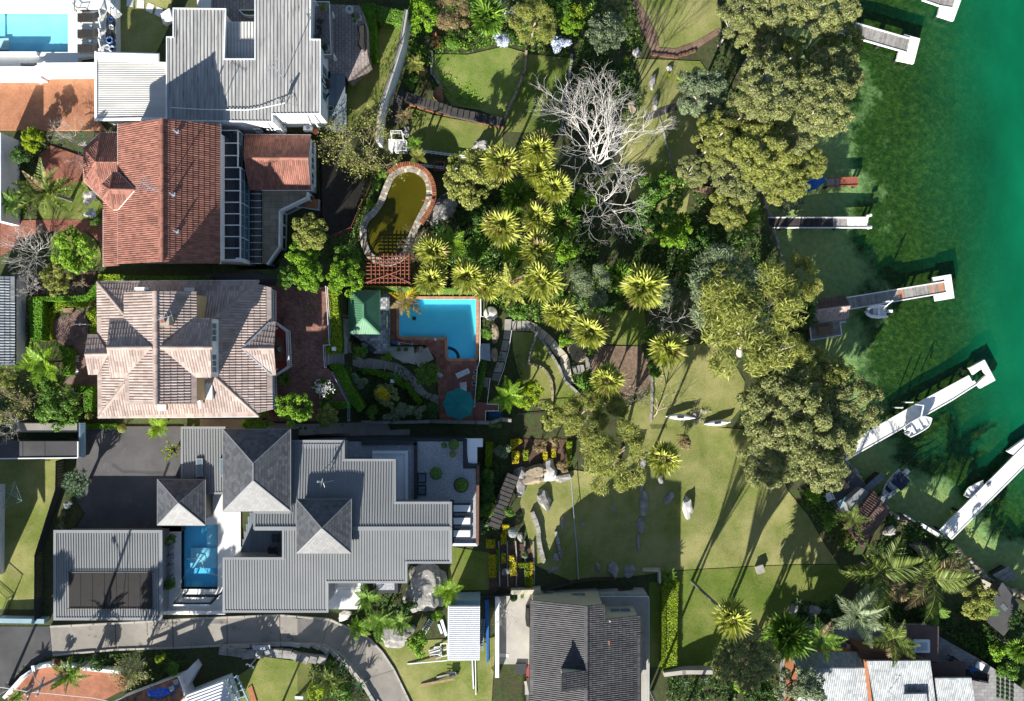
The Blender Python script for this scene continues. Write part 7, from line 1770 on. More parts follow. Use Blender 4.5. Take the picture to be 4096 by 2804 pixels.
# front garden of the pinkish house
cc=at(b1,640,560,11.9);rp=thing('circular_patio','circular brick patio of concentric rings left of the pinkish house','patio',(cc.x,cc.y,11.4));R0=172/2.2726*(88.1/F)
MB().lathe((cc.x,cc.y,11.3),[(R0+.05,0),(R0+.05,.74)],40).obj('base','grout',rp)
nr=9;kk=0
for i in range(nr):
 r0,r1=R0*i/nr+.015,R0*(i+1)/nr-.015;m=max(5,int(round(2*math.pi*(r0+r1)/2/.42)))
 for j in range(m):
  a0,a1_=2*math.pi*(j+.03)/m,2*math.pi*(j+.97)/m;z_=12.06+random.uniform(0,.008)
  MB().prism([V3((cc.x+r*math.cos(a),cc.y+r*math.sin(a),0)) for r,a in ((r0,a0),(r1,a0),(r1,a1_),(r0,a1_))],z_-.05,z_).obj('brick','porch_brick',rp)
drape('porch_path',pl(b1,'700,680 790,640 780,800 800,990 890,1000 890,1100 580,1080 640,1010 650,790'),'porch_paving',.1)
drape('porch_path',pl(b1,'740,400 880,270 882,330 800,430'),'porch_paving',.1)
def deckchair(label,c,x,y,ang):
 p=UG(*c(x,y),.1);t=thing('deck_chair',label,'deck chair',p);Rm=Matrix.Translation(p) @ Matrix.Rotation(ang,4,'Z')
 for k in range(7):
  y0=-.28+k*.08;m='navy_fabric' if k % 2 else 'cushion_white';vs=[V3((-.4,y0,.3)),V3((.15,y0,.22)),V3((.6,y0,.75))];vs=vs+[v+V3((0,.08,0)) for v in vs];mesh_obj('stripe',MB().add(vs+[v-V3((0,0,.015)) for v in vs],[(0,1,4,3),(1,2,5,4),(9,10,7,6),(10,11,8,7)]).mesh('stripe'),m,t,Rm)
 for s in (-.31,.31):mesh_obj('frame_leg',MB().bar(V3((-.45,s,.34)),V3((.5,s,0)),.05,.04).mesh('frame_leg'),'timber_white',t,Rm);mesh_obj('frame_leg',MB().bar(V3((.62,s,.78)),V3((-.3,s,0)),.05,.04).mesh('frame_leg'),'timber_white',t,Rm)
deckchair('upper navy and white striped deck chair beside the hedge',b1,698,850,math.pi-.05);deckchair('lower navy and white striped deck chair tilted beside the hedge',b1,684,957,math.pi+.45)
p=UG(*b1(667,893),.1);t=thing('round_garden_table','small grey round table between the striped deck chairs','table',p);MB().lathe(p,[(.25,0),(.04,.05),(.04,.55),(.42,.56),(.42,.6)],18).obj('table','galv',t);MB().lathe(p+V3((.12,0,.6)),[(.12,0),(.14,.06)],12).obj('tray','grey_fabric',t)
p=UG(*b1(615,408),.12);t=thing('garden_bench','curved timber bench at the top of the circular patio','bench',p)
for k in range(4):a,b=U(*b1(565+k*4,400+k*9),12.55),U(*b1(672-k*6,395+k*10),12.55);bar('slat',a,b,.11,.05,'timber_brown',t)
for x in (590,655):q=U(*b1(x,412),12.3);ubox('leg',boxm((q.x,q.y,12.26),.12,.5,.52),'timber_brown',t)
p=UG(*b1(847,545));t=thing('garden_lamp_post','thin white lamp post in the lime planting beside the pinkish house','lamp',p);bar('post',p,p+V3((0,0,2.6)),.06,.06,'white_paint',t);bar('cross_bar',p+V3((-.7,0,2.4)),p+V3((.5,0,2.4)),.05,.05,'white_paint',t);MB().lathe(p+V3((0,0,2.6)),[(.08,0),(.14,.15),(.03,.3)],10).obj('lantern','glass_clear',t)
t=thing('drain_box','dark square box on the L shaped hedge bed','box',UG(*b1(668,1138)));p=UG(*b1(668,1138),1.15);ubox('box',boxm(p-V3((0,0,.5)),.75,.5,1.1),'dark_metal',t);ubox('lid',boxm(p+V3((0,0,.07)),.8,.55,.05),'black_fabric',t)
for k,(x,y) in enumerate(((275,758),(865,1083))):
 p=UG(*b3(x,y));zz=11.4 if k == 0 else p.z;p=U(*b3(x,y),zz);t=thing('lamp_pillar',('white square lamp post at the foot of the lime hedge','white square lamp post in the curved hedge')[k],'lamp',p);bar('post',p-V3((0,0,.3)),p+V3((0,0,1.2)),.14,.14,'white_paint',t);ubox('lantern',boxm(p+V3((0,0,1.33)),.36,.36,.28),'glass_white',t);ubox('cap',boxm(p+V3((0,0,1.5)),.42,.42,.06),'white_paint',t)
# verandah furniture
t=thing('verandah_table','dark timber dining table with glass bowl on the red verandah','table',at(b2,722,765,12.1));p=at(b2,722,765,12.85);ubox('top',boxm(p,.9,2.6,.06),'brown_brick',t)
for s in (-1.1,1.1):
 for u_ in (-.35,.35):ubox('leg',boxm((p.x+u_,p.y+s,12.46),.08,.08,.72),'brown_brick',t)
MB().lathe(p+V3((.1,0,.03)),[(.1,0),(.28,.14),(.26,.14),(.08,.02)],14).obj('bowl','glass_clear',t)
for k,(x,y,a) in enumerate(((715,690,math.pi/2),(715,825,-math.pi/2))):white_chair(('upper','lower')[k]+' dark timber chair at the verandah table',b2,x,y,12.1,a,1.2,'brown_brick',recline=.15)
# pool area
p=at(b3,1525,1320,7.5);pc=at(b3,1525,1325,10.2);t=thing('umbrella','large octagonal teal umbrella on the tiled pool deck','umbrella',(pc.x,pc.y,7.5));r=172/2.566*(88.6/F);cn=[V3((pc.x+r*math.cos(a),pc.y+r*math.sin(a),9.85)) for a in np.arange(8)*math.pi/4+math.pi/2];ap=V3((pc.x,pc.y,10.75))
for i in range(8):
 a,b=cn[i],cn[(i+1) % 8];m1,m2=a.lerp(ap,.5)-V3((0,0,.05)),b.lerp(ap,.5)-V3((0,0,.05));e=a.lerp(b,.5).lerp(ap,.04)
 MB().add([a,b,m2,m1,ap,e],[(0,5,3),(5,2,3),(5,1,2),(3,2,4)]).obj('canopy_panel','teal_canvas',t);bar('rib',a+(a-ap).normalized()*.12+V3((0,0,.03)),ap+V3((0,0,.03)),.05,.05,'teal_canvas',t)
bar('pole',V3((pc.x,pc.y,7.5)),ap,.07,.07,'timber_brown',t);MB().lathe((pc.x,pc.y,7.5),[(.4,0),(.4,.1),(.1,.2)],16).obj('base','concrete_pale',t);MB().lathe(ap,[(.06,0),(.08,.08),(.01,.18)],8).obj('finial','teal_canvas',t)
lounger('white slatted sun lounger on the tiled pool deck',b3,(1505,1038),(1638,978),7.5,.62);white_chair('white plastic chair beside the teal umbrella',b3,1577,1125,7.5,math.radians(100),1.2)
for k,(x,y,lf) in enumerate(((1700,990,'leaf_mid'),(1688,1050,'leaf_yellow'),(1686,1112,'leaf_mid'))):pot(('uppermost','middle yellow flowering','lowest')[k]+' white rimmed pot along the pool fence',b3,x,y,7.5,.24,.4,'pot_white',lf,.18)
p=at(b3,1855,395,6.9);t=thing('water_tank','round cream rainwater tank at the right of the pool','tank',(p.x,p.y,5.5));r=72/2.566*(91/F);MB().lathe((p.x,p.y,5.3),[(r,0),(r,2.1),(r*.92,2.2),(r*.3,2.4),(.1,2.45)],24).obj('body','tank_cream',t,smooth=False);MB().lathe((p.x-.1,p.y-.3,7.6),[(.25,0),(.25,.1)],14).obj('hatch','concrete_pale',t);MB().tube([at(b3,1752,245,8.2),at(b3,1755,425,8.1),at(b3,1825,425,7.85)],.07,7).obj('pipe','white_paint',t)
t=thing('pump_cover','corrugated iron pump cover beside the blue pool','cover',at(b3,1800,800,6.5));P=pz(b3,'1745,705,7.5 1845,702,7.2 1855,885,7.2 1740,860,7.5');ribs(t,P,'galv','galv',.16,.08,.05,(1,0,0),name='corrugation',th=.04);walls(t,P,6.1,7.15,'galv',.12)
t=thing('blue_tub','rectangular blue tub with teal rim below the white handrail','tub',at(b3,1905,1437,6.1));P=W(pl(b3,'1842,1408 1972,1405 1975,1468 1840,1470'),6.9);MB().prism(P,5.7,6.8).obj('body','teal_canvas',t);MB().prism(inset(P,.1),6.75,6.83).obj('cover','blue_plastic',t)
for a,b in zip(P,P[1:]+P[:1]):bar('rim',a,b,.1,.12,'teal_canvas',t)
t=thing('pool_net','long pool skimmer pole lying on the tiled deck','pole',at(b3,960,700,7.5));bar('pole',at(b3,890,685,7.55),at(b3,1052,712,7.55),.05,.05,'white_metal',t);MB().prism(W(pl(b3,'1045,690 1058,692 1054,722 1042,720'),7.58),7.52,7.58).obj('net_frame','galv',t)
t=thing('pool_box','small blue box on the tiled deck below the pavilion','box',at(b3,870,693,7.5));p=at(b3,868,693,7.7);ubox('body',boxm(p,.5,.3,.35,-.2),'blue_plastic',t);ubox('lid',boxm(p+V3((0,0,.2)),.54,.34,.05,-.2),'blue_plastic',t);ubox('towel',boxm(p+V3((.5,-.15,-.12)),.3,.18,.04,-.3),'cushion_white',t)
p=at(b3,1287,660,7.53);t=thing('skimmer_lid','round white skimmer lid in the pool coping','lid',p);MB().lathe(p,[(.16,0),(.16,.02),(.14,.03)],16).obj('lid','plastic_white',t)
t=thing('garden_gloves','white flowers dropped on the brick terrace','flowers',at(b2,1000,370,11.4));rosette(t,at(b2,1000,370,11.42),.5,BLADE,7,'leaf_mid',.1,.02,'stem');rosette(t,at(b2,985,352,11.45),.15,BLADE,8,'petal_white',.5,.1,'petal')
for a in (0,1):pot(('left','right')[a]+' low potted plant on the landing beside the pool fence',b3,915+a*72,765,8.25,.22,.3,'pot_dark','leaf_mid',.28)
# pond, pergola, inclined lift
pt,_=swimming_pool('garden_pond','kidney shaped murky yellow green pond with stone coping',POND,9.9,.6,'pond_bed','pond_water',.15)
pw_=W(POND,9.9);po=inset(pw_,-.75);n_=len(pw_)
for i in range(n_):
 a,b,c_,d_=pw_[i],pw_[(i+1) % n_],po[(i+1) % n_],po[i];mid=(a+b)/2;L=(b-a).length;k=max(1,int(round(L/.5)))
 for s in range(k):
  t0,t1=(s+.04)/k,(s+.96)/k;q=[a.lerp(b,t0),a.lerp(b,t1),d_.lerp(c_,t1),d_.lerp(c_,t0)];h0=random.uniform(0,.04)
  f=random.uniform(.4,.6);inn=[q[0],q[1],q[1].lerp(q[2],f),q[0].lerp(q[3],f)];out=[q[0].lerp(q[3],f+.03),q[1].lerp(q[2],f+.03),q[2],q[3]]
  for P_ in (inn,out):MB().prism(P_,9.2,9.93+h0+random.uniform(0,.02)).obj('coping_stone',random.choice(['sandstone','stone_flag_sun','stone_flag']),pt)
be=thing('brick_soldier_edge','rust brick soldier course curving round the upper end of the murky pond','edging',at(e2,310,130,9.3));arc=spline(pl(e2,'205,170 250,138 310,125 370,142 420,190 442,260 436,330 405,390 370,440'),8,False);P=[U(x,y,10.1) for x,y in arc]
for p,d in along([tuple(v) for v in P],.2):ubox('brick',boxm((p.x,p.y,9.75),.13,.5,.75,math.atan2(d.y,d.x)),'rust_steel' if random.random() < .4 else 'orange_brick',be)
gt_=thing('pond_gate_bar','rust bar projecting over the right side of the murky pond','bar',at(e2,410,318,9.9));bar('rail',at(e2,378,318,10.3),at(e2,440,316,10.3),.1,.1,'rust_steel',gt_);bar('post',at(e2,440,316,9.6),at(e2,440,316,10.35),.1,.1,'rust_steel',gt_)
pgo=thing('rust_pergola','rust red slatted pergola below the murky pond','pergola',at(e2,200,690,9));zt=11.2
for x in range(112,312,22):bar('slat',at(e2,x,598,zt),at(e2,x,757,zt),.09,.1,'rust_steel',pgo)
for y in (612,630,648,666,686,706,728,750):bar('beam',at(e2,86,y,zt-.1),at(e2,318,y,zt-.1),.1,.1,'rust_steel',pgo)
for a,b in (((80,752),(255,690)),((190,700),(318,752))):bar('brace',at(e2,*a,zt+.1),at(e2,*b,zt+.1),.1,.08,'rust_steel',pgo)
for x,y in ((92,604),(312,604),(92,752),(312,752)):q=at(e2,x,y,zt);bar('post',V3((q.x,q.y,G(q.x,q.y)-.2)),q,.14,.14,'rust_steel',pgo)
lift=thing('inclined_lift','white framed inclined lift cage beside the foot of the diagonal wall','lift',UG(*e1(170,1090)))
def frame_box(t,P,z0,z1,m,w=.06):
 for i in range(len(P)):
  a,b=P[i],P[(i+1) % len(P)]
  for z_ in (z0,(z0+z1)/2,z1):bar('frame_bar',V3((a.x,a.y,z_)),V3((b.x,b.y,z_)),w,w,m,t)
  bar('frame_post',V3((a.x,a.y,z0-.2)),V3((a.x,a.y,z1)),w,w,m,t)
z_=UG(*e1(200,1120)).z;frame_box(lift,W(pl(e1,'155,1085 240,1085 242,1165 152,1165'),z_+1.6),z_+.3,z_+1.6,'white_paint');MB().prism(W(pl(e1,'155,1088 238,1088 240,1162 155,1162'),z_+.4),z_+.2,z_+.3).obj('floor','galv',lift)
frame_box(lift,W(pl(e1,'118,1012 205,1012 216,1080 128,1080'),z_+1.5),z_+.3,z_+1.5,'white_paint');MB().prism(W(pl(e1,'105,1075 150,1080 135,1190 105,1150'),z_+.6),z_-.6,z_+.6).obj('side_panel','white_render',lift)
for a,b,lab in (((245,1155),(735,1218),'pale steel lift track running down across the shaded grass'),((300,1275),(640,1312),'thin steel track passing under the rust cart')):
 t=thing('lift_track',lab,'rail',UG(*e1(*b)));k=6
 for o in (-6,6):
  for i in range(k):p,q=UG(*e1(a[0]+(b[0]-a[0])*i/k,a[1]+(b[1]-a[1])*i/k+o),.5),UG(*e1(a[0]+(b[0]-a[0])*(i+1)/k,a[1]+(b[1]-a[1])*(i+1)/k+o),.5);bar('rail',p,q,.08,.1,'white_metal',t)
 for i in range(14):p=UG(*e1(a[0]+(b[0]-a[0])*(i+.5)/14,a[1]+(b[1]-a[1])*(i+.5)/14),.4);bar('sleeper',p-V3((0,.25,0)),p+V3((0,.25,0)),.08,.1,'galv',t);bar('support',p-V3((0,0,.6)),p,.06,.06,'galv',t)
ct=thing('rust_cart','square rust red slatted cart on the thin track','cart',UG(*e1(498,1285)));p=UG(*e1(498,1285),1.1);P=[p+V3((a,b,0)) for a,b in ((-.6,-.5),(.6,-.5),(.6,.5),(-.6,.5))]
for i in range(4):
 a,b=P[i],P[(i+1) % 4];bar('top_rail',a,b,.08,.08,'rust_steel',ct)
 for j in range(7):q=a.lerp(b,j/7);bar('slat',q-V3((0,0,.8)),q,.06,.06,'rust_steel',ct)
MB().prism(inset(P,.06),p.z-.85,p.z-.78).obj('floor','timber_dark',ct)
# lower left: clothes line, courtyard, builder clutter
p=UG(*b4(180,512));t=thing('clothes_line','green rotary clothes line on the left lawn','clothes line',p);tp=p+V3((0,0,2.1));bar('pole',p-V3((0,0,.3)),tp,.07,.07,'galv',t);ends=[]
for a in (2.72,1.15,-.42,-2.0):e=tp+V3((math.cos(a)*1.6,math.sin(a)*1.6,.15));ends.append(e);bar('arm',tp-V3((0,0,.2)),e,.04,.04,'blue_steel',t)
for f in (.35,.55,.75,1.0):
 for i in range(4):a,b=tp.lerp(ends[i],f),tp.lerp(ends[(i+1) % 4],f);bar('wire',a,b,.014,.014,'blue_steel',t)
white_chair('dark lounge chair on the shaded courtyard deck',c1,385,1035,12.12,math.pi,1.6,'black_fabric');t=thing('courtyard_table','dark square side table on the shaded courtyard deck','table',at(c1,400,940,12.1));p=at(c1,400,940,12.6);ubox('top',boxm(p,.8,.8,.05),'dark_metal',t);ubox('tray',boxm(p+V3((0,0,.05)),.6,.6,.04),'pot_dark',t)
for s in (-.34,.34):
 for u_ in (-.34,.34):ubox('leg',boxm((p.x+s,p.y+u_,12.34),.06,.06,.46),'dark_metal',t)
p=at(c1,1880,515,12.03);t=thing('circular_planter','dark circular planter dish on the gravel terrace','planter',p);MB().lathe(p,[(.75,0),(.85,.3),(.8,.32),(.72,.25)],24).obj('bowl','pot_dark',t);MB().lathe(p+V3((0,0,.2)),[(.74,0),(.74,.03)],20).obj('soil','soil',t)
t=thing('pool_ladder','white curved pool hose in the deep blue pool','hose',at(b4,1750,1100,11.3));MB().tube([at(b4,1560,1080,11.9),at(b4,1640,1075,11.9),at(b4,1690,1090,11.9),at(b4,1705,1150,11.9),at(b4,1760,1205,11.9),at(b4,1820,1215,11.95)],.04,6).obj('hose','white_metal',t)
pl_=thing('planter_boxes','row of dark planter ledges on the wall between garage and deep blue pool','planter',at(b4,1395,1100,12));
for y in (960,1050,1130,1220):MB().prism(W(pl(b4,'1360,%d 1435,%d 1435,%d 1360,%d' % (y+25,y,y+45,y+70)),12.7),12.0,12.7).obj('ledge','grey_trim',pl_)
t=thing('blue_tarp','crumpled blue tarpaulin weighed down on the weathered orange roof','tarp',at(c2,1500,890,15.5));cpts=pl(c2,'1345,900 1380,850 1480,822 1500,855 1580,845 1600,790 1640,765 1675,800 1665,860 1600,920 1480,965 1380,950');rn=(rp[1] if False else None)
A_,B_,C_=pz(c2,'1040,1000,15.0 1652,762,15.0 1722,935,16.6');nn=(B_-A_).cross(C_-A_).normalized();nn=nn if nn.z > 0 else -nn
def onroof(x,y,off):
 z_=15.3
 for _ in range(6):p=U(*c2(x,y),z_);z_=A_.z-(nn.x*(p.x-A_.x)+nn.y*(p.y-A_.y))/nn.z+off
 return U(*c2(x,y),z_)
gx=np.arange(1340,1690,11);gy=np.arange(760,975,11);cpoly=[(c2inv[0],c2inv[1]) for c2inv in [(x,y) for x,y in [(1345,900),(1380,850),(1480,822),(1500,855),(1580,845),(1600,790),(1640,765),(1675,800),(1665,860),(1600,920),(1480,965),(1380,950)]]]
mb=MB();idx={}
for x in gx:
 for y in gy:
  if bool(pip(np.array(float(x)),np.array(float(y)),cpoly)):idx[(int(x),int(y))]=len(mb.v);mb.v.append(tuple(onroof(x,y,.12+.14*noise.noise(V3((x*.035,y*.035,0)))+.1*noise.noise(V3((x*.1,y*.1,2))))))
for (x,y),i in idx.items():
 k=[(x+11,y),(x+11,y+11),(x,y+11)]
 if all(q in idx for q in k):mb.f.append((i,idx[k[2]],idx[k[1]],idx[k[0]]))
mb.obj('sheet','tarp',t)
for x,y in ((1635,812),(1598,872)):p=onroof(x,y,.3);ubox('sandbag',boxm(p,.45,.5,.2,.4),'cream_render',t)
# clutter beside the shed
def ladder(label,c,a,b,z,w,n,m):
 p,q=UG(*c(*a),z),UG(*c(*b),z);t=thing('ladder',label,'ladder',p-V3((0,0,z)));d=(q-p).normalized();y=V3((-d.y,d.x,0))*w/2;[bar('stile',p+y*s,q+y*s,.06,.08,m,t) for s in (-1,1)];[bar('rung',p.lerp(q,(i+.5)/n)-y,p.lerp(q,(i+.5)/n)+y,.05,.05,m,t) for i in range(n)];return t
ladder('aluminium ladder lying beside the bright shrub left of the shed',c3,(1745,380),(1675,490),.3,.55,7,'white_metal');ladder('ladder lying along the right wall of the shed',c3,(2180,370),(2165,640),.4,.4,12,'blue_steel')
for k,(pts_,m,lab) in enumerate((('1815,380 1840,375 1880,510 1860,520','white_metal','white metal sheet leaning left of the shed'),('1795,420 1812,415 1840,490 1825,500','white_metal','smaller white metal sheet left of the shed'),('1655,920 1935,870 1940,890 1660,942','timber_brown','long tan plank lying on the dry grass below the shed'),('1785,860 1890,835 1895,855 1790,880','timber_grey','grey plank beside the wheelbarrow'),('2195,210 2230,205 2228,740 2212,740','blue_plastic','long blue board along the right of the shed'),('2085,722 2095,722 2105,962 2095,962','white_metal','thin white pipe below the shed'),('2113,722 2120,722 2124,1015 2117,1015','timber_white','long white timber batten below the shed'),('1540,748 1880,720 1880,727 1542,756','white_metal','long white pole reaching left from the shed'),('2160,380 2185,370 2180,620 2160,650','timber_brown','stack of timber at the right wall of the shed'),('590,1025 660,1028 658,1052 592,1048','white_metal','small white box lid on the lower left lawn'),('190,960 225,930 270,1075 230,1090','orange_brick','leaning tan board beside the blue pergola'))):
 q=pl(c3,pts_);z_=max(UG(*v).z for v in q)+.16;P=W(q,z_);t=thing('board' if m != 'white_metal' else 'metal_sheet',lab,'board',(P[0].x,P[0].y,z_-.16));MB().prism(P,z_-.12,z_).obj('sheet',m,t);L=max(((P[i-1]-P[i]).length,i) for i in range(4));i=L[1];c0=sum(P,V3())/4;d_=(P[i-1]-P[i])*.35
 for s in (-1,1):ubox('bearer',boxm((c0.x+d_.x*s,c0.y+d_.y*s,z_-.2),.12,.12,.16),'timber_dark',t)
for k,s in enumerate(('1768,610 1815,605 1820,700 1772,705','1822,582 1875,575 1880,680 1828,688')):
 t=thing('timber_trestle',('left','right')[k]+' open timber trestle leaning by the shed','trestle',UG(*c3(1800+k*50,640)));q=pl(c3,s);z_=UG(*q[0]).z+.2;P=W(q,z_)
 for a,b in zip(P,P[1:]+P[:1]):bar('frame_bar',a,b,.09,.09,'timber_white',t)
 bar('mid_bar',P[0].lerp(P[3],.5),P[1].lerp(P[2],.5),.08,.08,'timber_white',t)
for i in range(9):
 a=UG(*c3(1720+random.uniform(-10,20),625+i*9),.1+.05*i);b=a+V3((random.uniform(.7,1.3),random.uniform(-.5,.4),0))
 if i == 0:wp_=thing('offcut_pile','heap of timber offcuts left of the open frames','timber pile',a-V3((0,0,.1)))
 bar('offcut',a,b,.12,.06,random.choice(['timber_white','timber_brown']),wp_)
p=UG(*c3(1925,822));t=thing('wheelbarrow','grey wheelbarrow on the dry grass below the shed','wheelbarrow',p);P=[p+V3((a,b,.55)) for a,b in ((-.38,-.3),(.42,-.22),(.42,.22),(-.38,.3))];Q=[p+V3((a,b,.25)) for a,b in ((-.2,-.18),(.25,-.14),(.25,.14),(-.2,.18))]
MB().add(P+Q,[(0,1,5,4),(1,2,6,5),(2,3,7,6),(3,0,4,7),(4,5,6,7)]).obj('tray','galv',t);MB().lathe((p.x+.55,p.y,p.z),[(.02,.0),(.18,.05),(.18,.3),(.02,.35)],12).obj('wheel','black_fabric',t)
for s in (-.25,.25):bar('handle',p+V3((.3,s*.6,.35)),p+V3((-1.0,s,.5)),.05,.05,'timber_brown',t);bar('leg',p+V3((-.25,s,0)),p+V3((-.25,s,.4)),.04,.04,'dark_metal',t)
p=UG(*c3(320,640));tp=U(*c3(212,768),p.z+4.2);t=thing('service_pole','white service pole with insulators below the road wall','pole',p);MB().tube([p-V3((0,0,.3)),tp],[.07,.06],7).obj('pole','galv',t);bar('crossarm',tp-V3((.4,-.2,.1)),tp+V3((.4,-.2,-.1)),.08,.08,'white_metal',t);[MB().lathe(tp+V3((s_,-s_*.5,0)),[(.06,0),(.09,.1),(.05,.2)],8).obj('insulator','plastic_white',t) for s_ in (-.35,0,.35)]
q=UG(*c3(310,612),.9);ubox('meter_box',boxm(q,1.9,.5,.12,.03),'galv',t);ubox('bracket',boxm(q-V3((0,0,.5)),.2,.2,1.0),'dark_metal',t)
t=thing('roof_box','small red tiles replaced on the dark tiled roof','tile patch',at(c4,1375,950,11.4));p=at(c4,1377,948,11.55);ubox('tile',boxm(p,.33,.2,.06),'orange_brick',t);ubox('tile',boxm(p-V3((0,.27,.0)),.33,.2,.06),'orange_brick',t)
t=thing('courtyard_barbecue','black covered barbecue against the left wall of the dark tiled house','barbecue',at(c4,548,700,6.6));P=W(pl(c4,'525,600 565,590 565,810 530,790 520,720'),7.6);MB().prism(P,6.6,7.4).obj('body','black_fabric',t);MB().prism(inset(P,.08),7.4,7.6).obj('lid','black_fabric',t);pot('dark gravel planter box in the entry court',c4,400,480,6.6,.45,.4,'pot_dark','leaf_dark',.5);pot('pot with bright rosette at the entry court wall',c4,488,470,6.6,.2,.3,'pot_dark','leaf_bright',.45,'spike')
# ================================================================= PLANTING
# ---- gum canopy along the upper shore
gk='gum canopy along the shore'
for (x,y,r,h,lf,lab) in (
 (560,90,190,9,'leaf_gum','gum tree at the top edge nearest the brown paver path'),(800,50,200,10,'leaf_gum','gum tree with pale limbs in the middle of the top shore edge'),
 (1090,40,215,11,'leaf_gum','gum tree overhanging the water beside the upper timber jetty'),(1180,250,150,9,'leaf_olive','darker gum tree below the landward end of the upper timber jetty'),
 (700,260,180,8,'leaf_gum','gum tree behind the shaded corner of the upper right lawn'),(1150,450,190,11,'leaf_gum','gum tree overhanging the water below the upper timber jetty'),
 (900,400,170,9,'leaf_olive','open crowned gum tree in the middle of the shore canopy'),(730,560,220,12,'leaf_gum','broad gum tree right of the grey green tree'),
 (1060,640,230,13,'leaf_gum','largest gum tree bulging furthest out over the water'),(330,590,190,7,'leaf_gum_grey','grey green rounded tree at the left of the shore canopy'),
 (540,720,160,9,'leaf_gum','gum tree with exposed pale forked limbs in the shore canopy'),(880,800,180,10,'leaf_gum','gum tree above the sunken jetty'),
 (420,860,170,9,'leaf_olive','gum tree shading the pale plank seat'),(660,950,220,11,'leaf_olive','wide yellowish gum tree in the lower shore canopy'),
 (990,1010,115,9,'leaf_olive','small gum crown directly above the moored dinghy'),(540,1090,180,9,'leaf_gum','gum tree with white limbs left of the lower shore canopy'),
 (800,1100,190,9,'leaf_olive','gum tree just above the narrow timber jetty'),(480,1310,150,8,'leaf_olive','low gum tree left of the narrow timber jetty'),
 (850,1240,120,5,'leaf_gum_grey','dark low tree over the water between dinghy and narrow jetty'),(270,1060,110,8,'leaf_gum','thin gum tree reaching towards the bare white tree')):
 tree(d4,x,y,r,h,lf,lab,'gum',gk)
# ---- trees of the main lot and lower shore
tree(s0,2965,1260,250,9,'leaf_olive','big pale feathery tree in the middle of the lower slope beside the boat shed','fea',bark='bark_pale',base=(2960,1420))
tree(s0,2890,1150,170,8,'leaf_gum_grey','dull green feathery tree above the big pale one','fea')
tree(s0,3170,1120,110,5,'leaf_olive','feathery tree at the shore above the boat shed roof','fea')
tree(s0,3195,1240,85,4,'leaf_dark','dark glossy tree against the left wall of the boat shed','broad')
tree(s0,3150,1420,120,6,'leaf_olive','feathery yellow green tree left of the boat shed deck','fea')
tree(s0,3270,1530,150,4.5,'leaf_olive','gum tree at the shore below the boat shed deck','gum')
tree(s0,3400,1630,140,5,'leaf_gum','gum tree beside the landward end of the long white jetty','gum')
tree(s0,3130,1640,190,6.5,'leaf_gum','gum tree inland of the long white jetty','gum')
tree(s0,3060,1840,120,5.5,'leaf_gum','gum tree on the right edge of the lower lawn','gum')
tree(s0,3250,1810,175,6,'leaf_gum','wide gum tree over the shaded boat slab','gum')
tree(s0,2440,1810,160,7,'leaf_olive','thin leaved yellowish tree over the yellow hedge rockery','fea',bark='bark_tan',base=(2470,1880))
tree(s0,2330,1660,110,5,'leaf_olive','low straggly tree beside the dark low fence','fea',bark='bark_tan')
tree(s0,2440,1620,90,5,'leaf_olive','small straggly tree at the lower end of the terraced lawn','fea',bark='bark_tan')
tree(s0,2200,1660,70,3,'leaf_olive','low olive shrub left of the dark low fence','bush')
for x,y,r,h,lab in ((2700,3000,130,14,'left of the three tall gum trees beyond the bottom edge'),(2860,3120,140,15,'middle of the three tall gum trees beyond the bottom edge'),(3060,3050,140,14,'right of the three tall gum trees beyond the bottom edge'),(-190,2900,130,9,'gum tree beyond the lower left corner'),(260,3060,120,10,'gum tree beyond the bottom edge below the brick court'),(520,3000,120,7.5,'gum tree beyond the bottom edge below the tarp'),(780,3010,120,7.5,'gum tree beyond the bottom edge below the white ribbed roof'),(1010,3030,100,7,'gum tree beyond the bottom edge below the road bend')):tree(s0,x,y,r,h,'leaf_gum',lab,'gum')
# ---- bare trees
bare(s0,2400,560,235,9,'large leafless white limbed tree standing above the fan palm grove','bark_white',8,6,base=(2385,700),lean=(.05,.35),thick=.026)
bare(s0,2440,860,160,5,'leafless pale tree at the lower right of the fan palm grove','bark_white',7,5,base=(2400,780),lean=(.2,-.1),thick=.02)
bare(e3,1060,320,130,4,'small leafless tree behind the isolated fan palm','bark_white',6,4,thick=.02)
bare(e3,1000,720,170,4,'wide leafless tree spreading over the dry lower lawn','bark_tan',6,4,base=e3(940,830),lean=(.1,.2),thick=.02)
bare(e3,840,680,110,3,'thin leafless tree beside the leaf littered patch','bark_tan',5,4,thick=.02)
bare(a3,850,130,260,2.5,'dense grey leafless shrub beside the hipped porch roof','bark_white',12,4,name='bare_shrub',cat='shrub',thick=.012,twist=.7)
bare(a3,300,1320,290,3.0,'pale grey twiggy shrub in the front garden corner','bark_white',14,4,name='bare_shrub',cat='shrub',thick=.012,twist=.7)
bare(b1,250,190,130,2.0,'grey twiggy shrub beside the strip of pale tiled roof','bark_white',12,4,name='bare_shrub',cat='shrub',thick=.012)
bare(b1,130,1270,200,3.0,'brown leafless tree at the left edge below the tree fern','bark_tan',10,4,thick=.016,leaf='leaf_olive',nleaf=500)
bare(b1,60,1450,150,2.5,'pale leafless shrub at the left edge above the dark flat garage','bark_white',10,4,name='bare_shrub',cat='shrub',thick=.012)
bare(a4,1780,200,340,4.0,'wide twiggy tree with sparse yellow green leaves above the dark sunken court','bark_tan',14,4,thick=.012,leaf='leaf_olive',nleaf=2600)
bare(e2,360,560,95,2.5,'brown leafless shrub at the lower right of the murky pond','bark_tan',12,4,name='bare_shrub',cat='shrub',thick=.014)
bare(e2,540,455,70,2.0,'reddish leafless twigs beside the grey boulder','bark_brown',9,4,name='bare_shrub',cat='shrub',thick=.014)
